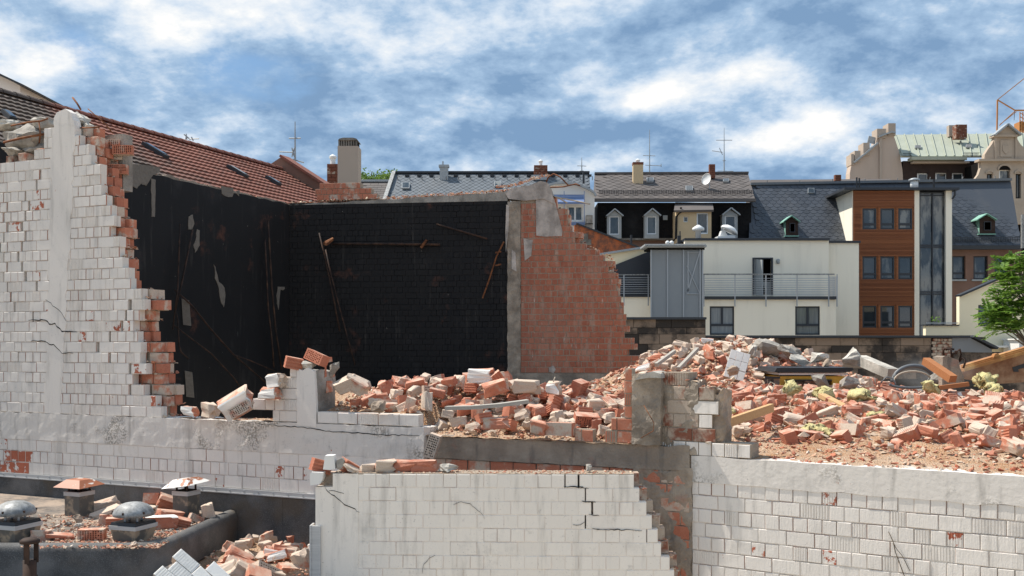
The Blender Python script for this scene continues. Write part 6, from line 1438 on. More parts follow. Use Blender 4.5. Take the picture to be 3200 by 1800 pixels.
slates(H3, Vector((E0.x + .3, Ym - .02, fz0)), Vector((E1.x - .1, Ym - .02, fz0)), Vector((E0.x + .3, Ym - .019, fz1)), Vector((E1.x - .1, Ym - .019, fz1)), (.34, .30), 'slate_black', 'square', 100, 'cladding_slate')
mb = MB(); mb.box(E0.x + .3, E1.x - .1, Ym + .05, 64, -11, fz0 - .002); mb.build('wall', 'stone_red', H3)
mb = MB(); mb.fb(1866, 2365, 744, 750, Ym - .25, .3); mb.build('string_course', 'conc_dark', H3)
for x0, x1, y0, y1, wx0, wx1, wy0, wy1 in ((1897, 1942, 658, 745, 1904, 1935, 676, 733), (2014, 2059, 657, 745, 2021, 2051, 676, 732), (2257, 2305, 655, 745, 2265, 2299, 674, 738)):
    Yd = Ym - .55; mb = MB(); holes_wall(mb, x0, x1, y0 + 16, y1, [(wx0, wx1, wy0, wy1)], Yd, .5); xm = (x0 + x1) / 2; mb.prism([at(x0, y0 + 16, Yd), at(x1, y0 + 16, Yd), at(xm, y0, Yd)], (0, .5, 0)); d = mb.build('dormer', 'grey_frame', H3)
    window(H3, wx0, wx1, wy0, wy1, Yd + .06, 'white_frame', 3)
    for sx in (x0 - 4, x1 + 4): mb = MB(); mb.bar(at(sx, y0 + 19, Yd + .2), at(xm, y0 - 3, Yd + .2), .8, .06); mb.build('dormer_roof', 'zinc', d)
# ochre bay
Yo = Ym - 1.3; mb = MB(); holes_wall(mb, 2113, 2223, 656, 772, [(2177, 2213, 665, 731), (2136, 2150, 677, 694)], Yo, 1.2); mb.build('ochre_bay', 'ochre', H3)
window(H3, 2177, 2213, 665, 731, Yo + .06, 'white_frame', 4); window(H3, 2136, 2150, 677, 694, Yo + .06, 'white_frame', 2)
slab_roof(H3, at(2106, 657, Yo - .25), at(2230, 655, Yo - .25), at(2110, 632, Yo + 1.1), at(2227, 634, Yo + 1.1), 'slate_brown', name='bay_roof')
mb = MB(); c = [at(2128, 648, Yo - .1), at(2128, 662, Yo - .1), at(2114, 676, Yo - .1), at(2112, 745, Yo - .1), at(2104, 752, Yo - .1)]; mb.tube(c, .07, 6); mb.build('downpipe', 'slate_black', H3)
skylight(H3, 2020, 2042, 562, 574, pl); skylight(H3, 2142, 2164, 588, 602, pl); skylight(H3, 2259, 2277, 565, 574, pl)
mb = MB(); mb.fb(2072, 2086, 673, 687, Ym - .12, .1); mb.build('vent_plate', 'grey_frame', H3)
chimney(1979, 2010, 514, 582, 59.4, 'ochre', 'ochre plastered chimney with brick head on the brown slate roof', cap=1, capm='brick_chim', pots=1)
chimney(2217, 2235, 513, 556, 60.0, 'brick_chim', 'slim brick chimney near the satellite dish')
antenna(2030, 405, 545, 61, [(2009, 486, 2048, 487), (2016, 516, 2067, 518), (2066, 512, 2066, 522)], 'tall aerial between the chimneys of the black slate house')
antenna(2263, 400, 542, 61, [(2225, 471, 2258, 476), (2248, 462, 2258, 484), (2238, 438, 2288, 438), (2242, 534, 2292, 535), (2258, 502, 2268, 502)], 'tall aerial at the right of the black slate house')
ds = thing('satellite_dish', 'white satellite dish on the brown slate roof', 'satellite dish', at(2217, 600, 58.5)); c = at(2211, 561, 58.6); mb = MB(); mb.lathe((0, 0, 0), [(.02, 0), (.14, .02), (.25, .06), (.33, .12), (.34, .125), (.25, .075), (.1, .03)], 18)
Md = Matrix.Translation(c) @ eul(R(80), 0, R(-50)); mb.v = [tuple(Md @ Vector(v)) for v in mb.v]; mb.build('dish', 'white_plastic', ds, True)
mb = MB(); mb.tube([at(2217, 600, 58.6), at(2217, 560, 58.65)], .03, 5); mb.build('mast', 'zinc', ds)

# ---------------------------------------------------------------- slate roof house with copper dormers (right)
H4 = thing('slate_house', 'stone house with dark scalloped slate roof and green copper dormers', 'house', at(2800, 1070, 60) + Vector((0, 0, -11))); Ye = 56.5
E0, E1, R0, R1 = at(2340, 772, Ye), at(3192, 768, Ye), at(2345, 580, 59.2), at(3158, 566, 59.2); E0.z = E1.z
slab_roof(H4, E0, E1, R0, R1, 'slate_dark'); slates(H4, E0, E1, R0, R1, (.40, .44), 'slate_dark', 'scallop'); pl = (E0, E1, R0)
mb = MB(); mb.bar(R0 + Vector((0, 0, .08)), R1 + Vector((0, 0, .08)), .35, .14); mb.build('ridge', 'slate', H4)
hs = [(2975, 3017, 800, 873), (3042, 3087, 800, 873), (3108, 3150, 800, 873)]
mb = MB(); holes_wall(mb, 2880, 3192, 776, 1060, hs, Ye + .3, .4); mb.build('wall', 'stone_red', H4); mb = MB(); mb.box(at(2350, 0, Ye).x, at(3190, 0, Ye).x, Ye + .75, 66, -11, E0.z - .2); mb.build('core', 'brown_stone', H4)
for h in hs: window(H4, *h, Ye + .45, 'anthracite', 4, None, h[3] - 18); mb = MB(); mb.fb(h[0] - 4, h[1] + 4, h[3], h[3] + 5, Ye + .2, .2); mb.build('window_sill', 'grey_frame', H4)
mb = MB(); mb.bar(E0 + Vector((0, -.05, -.1)), E1 + Vector((0, -.05, -.1)), .25, .22); mb.build('gutter', 'lead', H4)
skylight(H4, 2523, 2543, 593, 608, pl)
for (x0, x1, y0, y1, wx0, wx1, wy0, wy1) in ((2456, 2494, 692, 736, 2468, 2485, 697, 726), (3062, 3110, 686, 730, 3075, 3098, 692, 720)):
    p = on_plane((x0 + x1) / 2, y1, *pl); Yd = p.y - .12; mb = MB(); mb.fb(x0, x1, y0, y1, Yd, 1.4); dm = mb.build('dormer', 'brown_stone', H4)
    xm = (x0 + x1) / 2; mb = MB()
    mb.fb(x0 - 1.5, x0, y0, y1, Yd + .05, 1.3); mb.build('dormer_cheek', 'verdigris', dm)
    mb = MB(); mb.prism([at(x0, y0, Yd - .02), at(x1, y0, Yd - .02), at(xm, y0 - 14, Yd - .02)], (0, 1.2, 0)); mb.build('dormer_gable', 'brown_stone', dm)
    for sx in (x0 - 7, x1 + 7):
        a, b = at(sx, y0 + 2, Yd - .25), at(xm, y0 - 17, Yd - .25); mb = MB(); mb.prism([a, b, b + Vector((0, 0, .06)), a + Vector((0, 0, .06))], (0, 1.7, 0)); mb.build('dormer_roof', 'verdigris', dm)
    window(dm, wx0, wx1, wy0, wy1, Yd - .05, 'anthracite', 2)
    mb = MB(); mb.fb(x0 - 4, x1 + 3, y1, y1 + 3, Yd - .12, .5); mb.build('dormer_sill', 'verdigris', dm)
for i in range(8): p = R0.lerp(R1, (i + .5) / 8); mb = MB(); mb.bar(p, p + Vector((0, -.15, .28)), .04); mb.build('lightning_clip', 'alu', H4)
g0, g1 = on_plane(2978, 757, *pl), on_plane(3188, 755, *pl); mb = MB()
for k in range(2): mb.bar(g0 + Vector((0, -.1, .1 + k * .14)), g1 + Vector((0, -.1, .1 + k * .14)), .03)
for i in range(40): a = g0.lerp(g1, i / 39) + Vector((0, -.1, 0)); mb.bar(a, a + Vector((0, 0, .26)), .025)
mb.build('snow_guard', 'lead', H4)
H4b = thing('house', 'brownish roof strip just behind the scalloped slate ridge', 'house', at(2560, 1070, 70) + Vector((0, 0, -11)))
mb = MB(); E0, E1, R0, R1 = at(2330, 640, 66), at(2790, 640, 66), at(2345, 562, 69), at(2784, 559, 69); slab_roof(H4b, E0, E1, R0, R1, 'slate_brown'); mb = MB(); mb.box(at(2340, 0, 66).x, at(2780, 0, 66).x, 66.5, 72, -11, E0.z - .2); mb.build('wall', 'beige', H4b)
chimney(2610, 2629, 546, 564, 68, 'brick_chim', 'squat brick chimney behind the scalloped slate ridge')
mb = MB(); mb.fb(3194, 3200, 670, 775, 54, .15); tag(mb.build('steel_flue', 'alu'), 'shiny steel flue at the right end of the scalloped slate roof', 'flue pipe')

# ---------------------------------------------------------------- large corner building with green copper roof
H5 = thing('corner_building', 'tall building with green copper roof and peach gable wall at top right', 'building', at(2900, 1070, 80) + Vector((0, 0, -11))); Yg = 80
mb = MB(); out = [(2654, 620), (2656, 540), (2661, 513), (2700, 482), (2735, 452), (2740, 432), (2760, 424), (2778, 418), (2792, 421), (2802, 450), (2813, 487), (2820, 530), (2826, 620)]
mb.prism([at(x, y, Yg) for x, y in out], (0, 1.0, 0)); mb.build('gable_wall', 'gable', H5)
mb = MB()
for a, b in zip([(2661, 513), (2700, 482), (2735, 452), (2740, 432), (2760, 424), (2778, 418)], [(2700, 482), (2735, 452), (2740, 432), (2760, 424), (2778, 418), (2790, 420)]): mb.bar(at(a[0], a[1] - 1, Yg + .3), at(b[0], b[1] - 1, Yg + .3), 1.3, .12)
mb.build('gable_coping', 'zinc', H5)
for (x0, x1, y0, y1) in ((2660, 2669, 481, 515), (2671, 2689, 471, 508), (2698, 2718, 446, 486), (2741, 2769, 402, 560), (2776, 2799, 385, 424)):
    mb = MB()
    if y1 > 550: mb.fb(x0, x1, y0, 432, Yg - .1, 1.2); mb.fb(2749, 2757, 432, y1, Yg - .14, .14)
    else: mb.fb(x0, x1, y0, y1, Yg - .1, 1.2)
    mb.build('chimney', 'beige', H5)
E0, E1, R0, R1 = at(2815, 488, Yg - .6), at(3300, 488, Yg - .6), at(2792, 421, Yg + 4), at(3300, 414, Yg + 4); R0.z = at(0, 421, Yg + 4).z; R1.z = R0.z + .15
slab_roof(H5, E0, E1, R0, R1, 'copper'); pl = (E0, E1, R0)
for i in range(18): a = E0.lerp(E1, i / 18 + .01); b = R0.lerp(R1, i / 18 + .01); mb = MB(); mb.bar(a + Vector((0, -.03, .04)), b + Vector((0, -.03, .04)), .07, .07); mb.build('seam', 'copper', H5)
hs = [(2866, 2900, 541, 590), (2923, 2959, 539, 590), (2975, 3010, 540, 590)]
mb = MB(); holes_wall(mb, 2822, 3075, 503, 640, hs, Yg, .6); mb.build('brick_front', 'brown_stone', H5); mb = MB(); mb.box(at(2830, 0, Yg).x, at(3320, 0, Yg).x, Yg + .8, Yg + 9, -11, E0.z - .3); mb.build('core', 'brown_stone', H5)
for h in hs:
    window(H5, *h, Yg + .15, 'white_frame', 4)
    mb = MB(); xm = (h[0] + h[1]) / 2; mb.prism([at(xm + 19 * math.cos(a), 540 - 12 * math.sin(a), Yg - .06) for a in [math.pi * k / 8 for k in range(9)]], (0, .055, 0)); mb.build('window_arch', 'brown_stone', H5)
mb = MB(); mb.fb(2850, 3022, 490, 499, Yg - .9, .9); mb.build('copper_cornice', 'copper', H5)
mb = MB(); mb.fb(2853, 3030, 504, 509, Yg - .5, .5); mb.build('cornice', 'beige', H5)
for (x0, x1, y0) in ((2822, 2850, 478), (2850, 3022, 490), (3012, 3062, 477)):
    mb = MB(); Yr = Yg - .8
    for k in (0, 9): mb.fb(x0, x1, y0 + k, y0 + k + 1.2, Yr, .04)
    for i in range(int((x1 - x0) / 4)): mb.fb(x0 + i * 4, x0 + i * 4 + .8, y0, y0 + 10, Yr, .04)
    mb.build('roof_railing', 'lead', H5)
skylight(H5, 2858, 2877, 459, 467, pl); skylight(H5, 3017, 3036, 456, 465, pl)
chimney(2966, 2990, 391, 426, 83, 'beige', 'beige plastered chimney on the green copper roof', own=True)
chimney(2988, 3022, 389, 432, 81.6, 'brick_chim', 'dark brick chimney beside the beige one on the copper roof')
# carved gable front
H6 = thing('gabled_front', 'carved sandstone gable front with pediment at the right edge', 'building', at(3140, 1070, 77) + Vector((0, 0, -11))); Yk = 77
hs = [(3122, 3157, 531, 600), (3084, 3102, 543, 600), (3174, 3191, 543, 620)]
mb = MB(); holes_wall(mb, 3066, 3300, 503, 700, hs, Yk, .5); mb.build('wall', 'sandstone', H6); mb = MB(); mb.box(at(3070, 0, Yk).x, at(3320, 0, Yk).x, Yk + .6, Yk + 6, -11, at(0, 503, Yk).z); mb.build('core', 'dark', H6)
mb = MB(); mb.prism([at(3039, 570, Yk), at(3066, 570, Yk), at(3066, 520, Yk), at(3058, 545, Yk)], (0, .4, 0)); mb.build('side_scroll', 'sandstone', H6)
mb = MB(); mb.fb(3060, 3300, 496, 503, Yk - .35, .8); mb.build('cornice', 'sandstone', H6)
sc1 = [(3076, 496), (3078, 482), (3088, 466), (3100, 450), (3108, 434), (3110, 424), (3178, 424), (3180, 436), (3190, 452), (3206, 466), (3216, 482), (3218, 496)]
mb = MB(); mb.prism([at(x, y, Yk) for x, y in sc1], (0, .5, 0)); mb.build('scrolled_gable', 'sandstone', H6)
mb = MB(); mb.fb(3106, 3182, 420, 427, Yk - .25, .8); mb.build('pediment_base', 'sandstone', H6)
mb = MB(); mb.prism([at(3104, 424, Yk - .15), at(3184, 424, Yk - .15), at(3144, 391, Yk - .15)], (0, .6, 0)); mb.build('pediment', 'sandstone', H6)
for a, b in (((3103, 424), (3144, 390)), ((3144, 390), (3186, 424))): mb = MB(); mb.bar(at(*a, Yk - .1), at(*b, Yk - .1), .8, .12); mb.build('pediment_coping', 'zinc', H6)
mb = MB(); mb.fb(3126, 3162, 438, 490, Yk - .06, .055); pn = mb.build('carved_panel', 'sandstone', H6)
sh = MB(); sh.prism([at(x, y, Yk - .12) for x, y in ((3134, 454), (3154, 454), (3154, 470), (3144, 482), (3134, 470))], (0, .055, 0)); sh.build('coat_of_arms', 'sandstone', pn)
for x in (3112, 3176): mb = MB(); mb.fb(x - 3, x + 3, 427, 496, Yk - .1, .1); mb.build('pilaster', 'sandstone', H6)
for h in hs:
    window(H6, *h, Yk + .2, 'white_frame' if h[0] == 3122 else 'dark', 3)
    xm, rw = (h[0] + h[1]) / 2, (h[1] - h[0]) / 2 + 3; mb = MB(); n = 9
    for k in range(n): a0, a1 = math.pi * k / n, math.pi * (k + 1) / n; mb.bar(at(xm + rw * math.cos(a0), h[2] - rw * .8 * math.sin(a0), Yk - .04), at(xm + rw * math.cos(a1), h[2] - rw * .8 * math.sin(a1), Yk - .04), .1, .14)
    mb.build('window_arch', 'sandstone', H6)
    mb = MB(); mb.prism([at(xm + rw * .9 * math.cos(a), h[2] - rw * .72 * math.sin(a), Yk - .02) for a in [math.pi * k / 8 for k in range(9)]], (0, .018, 0)); mb.build('arch_fill', 'dark' if h[0] == 3122 else 'sandstone', H6)
# crane
K = thing('tower_crane', 'orange tower crane behind the carved gable at the right edge', 'crane', at(3190, 1070, 110) + Vector((0, 0, -11))); Yq = 110
for a, b, w_ in (((3117, 312), (3115, 440), .13), ((3117, 312), (3172, 345), .11), ((3117, 312), (3260, 198), .08), ((3172, 345), (3260, 345), .15), ((3172, 347), (3123, 392), .08), ((3176, 349), (3126, 388), .07)): mb = MB(); mb.bar(at(*a, Yq), at(*b, Yq), w_); mb.build('boom_strut', 'crane', K)
mb = MB(); mb.fb(3186, 3230, 380, 408, Yq, 1.2); mb.build('cab', 'crane', K)
for x in (3187, 3196, 3206): mb = MB(); mb.fb(x, x + 2, 350, 800, Yq, .1); mb.build('mast_leg', 'crane', K)
for i in range(8): mb = MB(); mb.bar(at(3187, 352 + i * 12, Yq), at(3206, 364 + i * 12, Yq), .06); mb.build('mast_brace', 'crane', K)
mb = MB(); mb.tube([at(3171, 345, Yq), at(3169, 376, Yq)], .03, 4); mb.build('hoist_rope', 'lead', K)

# ---------------------------------------------------------------- cream flats with balcony
H7 = thing('apartment_block', 'cream rendered apartment block with steel balcony railing', 'building', at(2400, 1070, 49) + Vector((0, 0, -11))); Yc = 48.6
dr = (2355, 2413, 808, 922)
mb = MB(); holes_wall(mb, 2140, 2590, 751, 926, [dr], Yc + 1.6, .3); mb.build('upper_wall', 'cream', H7)
mb = MB(); mb.fb(2140, 2593, 744, 751, Yc + 1.45, 4.5); mb.build('parapet_cap', 'anthracite', H7)
ws = [(2218, 2295, 957, 1047), (2485, 2563, 957, 1047)]
mb = MB(); holes_wall(mb, 2190, 2613, 936, 1080, ws, Yc, .3); mb.build('lower_wall', 'cream', H7)
mb = MB(); mb.box(at(2195, 0, Yc).x, at(2610, 0, Yc).x, Yc + .5, Yc + 6, -11, at(0, 936, Yc).z); mb.box(at(2200, 0, Yc).x, at(2590, 0, Yc + 1.6).x, Yc + 2.6, Yc + 6, at(0, 936, Yc).z, at(0, 756, Yc + 1.6).z); mb.build('core', 'dark', H7)
mb = MB(); mb.fb(2188, 2616, 926, 935, Yc - .15, 1.9); mb.build('balcony_slab', 'anthracite', H7)
mb = MB(); mb.fb(2586, 2684, 759, 1060, Yc + 2.2, .3); mb.build('side_wall', 'cream', H7); mb = MB(); mb.fb(2588, 2690, 752, 759, Yc + 2.1, 3); mb.build('side_cap', 'anthracite', H7)
for h in ws: window(H7, *h, Yc + .1, 'anthracite', 5, (h[0] + h[1]) / 2, h[2] + 60, 'glass_curtain')
dl = MB(); dl.fb(2357, 2361, 808, 922, Yc + 1.62, .1); dl.prism([at(2361, 810, Yc + 1.6), at(2381, 812, Yc + 1.05), at(2381, 924, Yc + 1.05), at(2361, 922, Yc + 1.6)], (.06, .02, 0)); d = dl.build('balcony_door', 'grey_frame', H7)
fr_ = MB(); fr_.fb(2352, 2357, 805, 922, Yc + 1.55, .12); fr_.fb(2411, 2416, 805, 922, Yc + 1.55, .12); fr_.fb(2357, 2411, 805, 809, Yc + 1.55, .12); fr_.build('door_frame', 'anthracite', H7)
lm = MB(); c = at(2432, 818, Yc + 1.5); lm.lathe((c.x, c.y, c.z - .1), [(.05, 0), (.09, .03), (.09, .2), (.05, .24)], 10); lm.build('wall_lamp', 'grey_frame', H7, True)
def railing(x0, x1, Y, ytop, ybot, posts, name, drop_=32):
    mb = MB(); mb.fb(x0, x1, ytop, ytop + 4, Y, .06); t = mb.build('handrail', 'alu', H7)
    for i in range(8): y = ytop + 14 + i * (ybot - ytop - 18) / 7.5; mb = MB(); mb.fb(x0, x1, y, y + 1.4, Y + .03, .02); mb.build('rail_wire', 'steel', H7)
    for x in posts: mb = MB(); mb.fb(x - 1.6, x + 1.6, ytop + 2, ybot + drop_, Y + .07, .05); mb.build('rail_post', 'steel', H7)
railing(2195, 2608, Yc - .25, 855, 926, [2200, 2297, 2394, 2491, 2590, 2616], 'r')
sr = MB()
for i in range(7): sr.fb(2592 + i * 4, 2594 + i * 4, 864, 926, Yc + .2 + i * .2, .03)
sr.build('side_railing', 'steel', H7)
mb = MB(); mb.prism([at(2382, 880, Yc + 1.9), at(2408, 880, Yc + 1.9), at(2410, 922, Yc + 1.9), at(2398, 922, Yc + 1.9)], (0, .3, 0)); mb.build('indoor_cabinet', 'grey_frame', H7)
# roof fittings
vp = thing('roof_vent', 'white mushroom vent on the cream flat roof', 'roof vent', at(2182, 745, 51)); c = at(2182, 748, 51); mb = MB(); mb.lathe(c, [(.14, 0), (.14, .42), (.30, .44), (.30, .56), (.05, .72)], 14); mb.build('hood', 'white_plastic', vp, True)
dm = thing('roof_hatch', 'open white dome skylight on the cream flat roof', 'skylight', at(2276, 742, 51)); c = at(2276, 744, 51)
mb = MB(); mb.fb(2243, 2298, 738, 745, 51, .8); mb.build('curb', 'white_plastic', dm)
mb = MB(); E = Matrix.Translation(at(2279, 720, 51.2)) @ eul(0, R(28), 0); mb.lathe((0, 0, 0), [(.44, -.05), (.46, 0), (.40, .10), (.25, .19), (.02, .23)], 18); mb.v = [tuple(E @ Vector(v)) for v in mb.v]; mb.build('lid', 'white_plastic', dm, True)
mb = MB(); mb.prism([at(2250, 738, 51.1), at(2256, 720, 51.1), at(2262, 718, 51.1), at(2276, 738, 51.1)], (0, .5, 0)); mb.build('side_shell', 'white_plastic', dm); mb = MB(); mb.bar(at(2254, 722, 51.05), at(2260, 706, 51.05), .04); mb.build('stay', 'steel', dm)
for px in (2086, 2099): mb = MB(); c = at(px, 765, 50); mb.lathe(c, [(.09, 0), (.11, .1), (.09, .16), (.03, .2)], 10); tag(mb.build('roof_lamp', 'white_plastic', None, True), 'small white egg-shaped vent, %s of two left of the mushroom vent' % ('left' if px == 2086 else 'right'), 'vent')
mb = MB(); mb.fb(2118, 2128, 736, 762, 51, .2); mb.fb(2124, 2127, 722, 736, 51, .08); tag(mb.build('flue_pipe', 'lead'), 'dark flue pipe beside the ochre bay', 'flue pipe')
mb = MB(); mb.fb(1970, 1976, 734, 775, 54, .15); tag(mb.build('flue_pipe', 'lead'), 'dark pipe rising above the orange brick gable', 'flue pipe')
# mesh stair tower
H8 = thing('stair_tower', 'grey metal-mesh stair tower with corrugated roof', 'stair tower', at(2110, 1070, 48) + Vector((0, 0, -11))); Yt = 47.4
mb = MB(); holes_wall(mb, 2033, 2196, 780, 995, [], Yt, .05); mb.build('mesh_screen', 'mesh', H8)
for x in (2035, 2086, 2136, 2188, 2196): mb = MB(); mb.fb(x - 2, x + 2, 772, 995, Yt - .06, .05); mb.build('post', 'steel', H8)
for a, b in (((2146, 920), (2186, 790)), ((2146, 830), (2186, 915)), ((2146, 788), (2186, 788)), ((2146, 918), (2186, 918)), ((2150, 785), (2150, 920))): mb = MB(); mb.bar(at(*a, Yt - .03), at(*b, Yt - .03), .05, .03); mb.build('brace', 'steel', H8)
mb = MB(); n = 44
for i in range(n): x = 2016 + i * 192 / n; mb.fb(x, x + 192 / n * .55, 762, 768, Yt - .6, 1.8)
mb.fb(2018, 2208, 765, 772, Yt - .5, 1.6); mb.build('corrugated_roof', 'zinc', H8)
mb = MB(); mb.fb(2024, 2202, 771, 780, Yt - .1, 1.3); mb.build('roof_frame', 'dark', H8)
# cream annexe left of the tower
H9 = thing('annexe', 'cream annexe with dark sloping screen left of the stair tower', 'building', at(1970, 1070, 49) + Vector((0, 0, -11))); Yx = 49.4
mb = MB(); mb.prism([at(1860, 930, Yx), at(2035, 930, Yx), at(2035, 772, Yx), at(1870, 796, Yx), at(1860, 800, Yx)], (0, .3, 0)); mb.build('upper_wall', 'cream_yellow', H9)
mb = MB(); mb.bar(at(1860, 798, Yx + .1), at(2040, 770, Yx + .1), .6, .1); mb.build('roof_edge', 'zinc', H9)
mb = MB(); mb.prism([at(1880, 930, Yx - .1), at(2032, 930, Yx - .1), at(2032, 784, Yx - .1), at(1912, 832, Yx - .1), at(1880, 846, Yx - .1)], (0, .08, 0)); mb.build('dark_screen', 'anthracite', H9)
mb = MB(); mb.fb(1880, 2034, 928, 1000, Yx - 1.0, .3); mb.build('lower_wall', 'cream', H9); mb = MB(); mb.fb(1880, 2034, 922, 928, Yx - 1.1, 1.1); mb.build('ledge', 'anthracite', H9)
mb = MB(); mb.fb(1890, 2030, 857, 860, Yx - 1.2, .05); mb.build('handrail', 'alu', H9)
for i in range(8): mb = MB(); y = 867 + i * 7; mb.fb(1890, 2030, y, y + 1.4, Yx - 1.2, .02); mb.build('rail_wire', 'steel', H9)
for x in (1950, 2026): mb = MB(); mb.fb(x - 1.6, x + 1.6, 860, 955, Yx - 1.25, .05); mb.build('rail_post', 'steel', H9)
# orange brick gable
H10 = thing('brick_gable', 'orange rubble-brick gable wall with sloping top behind the broken red wall', 'wall', at(1890, 1070, 52) + Vector((0, 0, -11))); Yz = 52
mb = MB(); mb.prism([at(1795, 860, Yz), at(1992, 860, Yz), at(1992, 774, Yz), at(1806, 703, Yz), at(1795, 703, Yz)], (0, .4, 0)); mb.build('wall', 'orange_brick', H10)
mb = MB(); mb.bar(at(1800, 700, Yz + .2), at(1994, 774, Yz + .2), .6, .08); mb.build('coping', 'lead', H10)
mb = MB(); mb.fb(1803, 1838, 730, 748, Yz - .03, .02); mb.fb(1806, 1848, 748, 766, Yz - .03, .02); mb.build('grey_patch', 'conc_dark', H10)

# ---------------------------------------------------------------- timber-clad stair tower
H11 = thing('clad_tower', 'flat-roofed tower clad in reddish wood slats with glass lift shaft', 'building', at(2820, 1070, 47) + Vector((0, 0, -11))); Yw = 55.6
cols = [(2695, 2739), (2751, 2795), (2807, 2851)]; rws = [(651, 717), (801, 873), (955, 1024)]
it = []; me_c = {}
wn = [(a, b, c, d) for a, b in cols for c, d in rws]; k = Yw / F; yy = 596.0; step = 4.0
slat_items = []
while yy < 1046:
    segs = [(2668 if yy < 760 else 2680, 2857)]
    for (a, b, c, d) in wn:
        if c - 3 < yy + step / 2 < d + 1:
            ns = []
            for s0_, s1_ in segs:
                if a - 3 < s1_ and b + 3 > s0_: ns += [q for q in ((s0_, a - 3), (b + 3, s1_)) if q[1] - q[0] > 2]
                else: ns.append((s0_, s1_))
            segs = ns
    for s0_, s1_ in segs:
        me = me_c.get(1)
        if me is None: mb = MB(); mb.box(0, 1, 0, .05, 0, .042); me = me_c[1] = mb.mesh('slat', 'cladding')
        p = at(s0_, yy + step, Yw); Mw = Matrix.Translation(p + Vector((0, -.05, 0))) @ Matrix.Diagonal(((s1_ - s0_) * k, 1, 1, 1)); slat_items.append((me, Mw, (s1_ - s0_) * score(Mw)))
    yy += step
pieces(H11, 'slat', slat_items, 300, 'slats')
mb = MB(); holes_wall(mb, 2666, 2857, 594, 1050, wn, Yw + .02, .3); mb.build('wall', 'wood_dark', H11)
for h in wn: window(H11, *h, Yw + .03, 'anthracite', 5, None, h[3] - 15)
mb = MB(); mb.box(at(2672, 0, Yw).x, at(2870, 0, Yw).x, Yw + .5, Yw + 4.5, -11, at(0, 597, Yw).z); mb.build('core', 'dark', H11)
mb = MB(); xl = at(2664, 0, Yw).x; mb.box(xl, xl + .1, Yw + .04, Yw + 4.6, -11, at(0, 596, Yw).z); mb.build('side_wall', 'cream', H11)
mb = MB(); zt_ = at(0, 596, Yw).z; mb.box(xl - .55, at(2990, 0, Yw).x, Yw - .35, Yw + 3.2, zt_ + .002, zt_ + .13); mb.build('roof', 'anthracite', H11)
for a, b in ((2857, 2873), (2956, 2975)): mb = MB(); mb.fb(a, b, 596, 1060, Yw - .02, 1.6); mb.build('pier', 'cream', H11)
mb = MB(); mb.fb(2874, 2955, 600, 1060, Yw + .25, .04); mb.build('lift_glass', 'glass', H11); mb = MB(); mb.fb(2873, 2956, 596, 1060, Yw + 1.4, .2); mb.build('lift_back', 'conc_dark', H11)
for y in (600, 608, 764, 770, 910, 917): mb = MB(); mb.fb(2873, 2956, y, y + 4, Yw + .18, .06); mb.build('transom', 'anthracite', H11)
for x in (2873, 2913, 2951): mb = MB(); mb.fb(x, x + 3.5, 600, 1060, Yw + .16, .06); mb.build('mullion', 'anthracite', H11)
mb = MB(); c = [at(2984, 594, Yw - .2), at(2984, 610, Yw - .2), at(2976, 622, Yw - .1)]; mb.tube(c, .06, 6); mb.build('downpipe', 'anthracite', H11)
tv = thing('roof_ventilator', 'zinc ventilator with flat cowl on the clad tower roof', 'roof ventilator', at(2857, 588, Yw + 1)); c = at(2857, 589, Yw + 1); mb = MB(); mb.lathe(c, [(.21, 0), (.21, .40)], 16); mb.build('drum', 'white_plastic', tv, True); mb = MB(); mb.lathe(c + Vector((0, 0, .40)), [(.30, 0), (.30, .10), (.12, .17), (.02, .18)], 16); mb.build('cowl', 'zinc', tv, True)
for px, y0, w_, lb in ((2676, 554, 4, 'left'), (2684, 556, 4, 'right')): mb = MB(); mb.fb(px, px + w_, y0, 590, Yw + 1.5, .08); tag(mb.build('flue_pipe', 'black_paint'), 'black flue pipe, %s of the pair on the clad tower roof' % lb, 'flue pipe')
mb = MB(); mb.fb(2917, 2922, 560, 588, Yw + 1.5, .1); tag(mb.build('flue_pipe', 'black_paint'), 'single black flue pipe right of the ventilator on the clad tower', 'flue pipe')

# ---------------------------------------------------------------- yellow-cream house at right
H12 = thing('cream_house', 'yellow-cream house with sloping gable behind the tree at right', 'house', at(3080, 1070, 45) + Vector((0, 0, -11))); Yv = 45
wv_ = (3057, 3105, 953, 1020)
mb = MB(); holes_wall(mb, 2998, 3320, 925, 1110, [wv_], Yv, .3); mb.prism([at(2998, 925, Yv), at(3320, 925, Yv), at(3320, 786, Yv), at(3112, 874, Yv)], (0, .3, 0)); mb.fb(2893, 2998, 1018, 1110, Yv - .02, .3); mb.build('wall', 'cream_yellow', H12)
mb = MB(); mb.box(at(3005, 0, Yv).x, at(3320, 0, Yv).x, Yv + .31, Yv + .6, -11, at(0, 930, Yv).z); mb.build('core', 'dark', H12)
mb = MB(); mb.bar(at(2994, 925, Yv + .1), at(3320, 783, Yv + .1), .5, .08); mb.fb(2890, 2998, 1014, 1018, Yv - .1, .5); mb.build('coping', 'anthracite', H12)
window(H12, *wv_, Yv + .1, 'anthracite', 4)
mb = MB(); mb.fb(2895, 2996, 1008, 1011, Yv, .04); mb.build('terrace_rail', 'steel', H12)
mb = MB(); mb.fb(3182, 3300, 1058, 1062, Yv - 1.6, 1.5); mb.fb(3185, 3300, 1062, 1110, Yv - 1.5, 1.4); mb.build('porch', 'white_render', H12); mb = MB(); mb.fb(3090, 3186, 1080, 1086, Yv - .6, .6); mb.build('white_ledge', 'white_plastic', H12)
pp = MB()
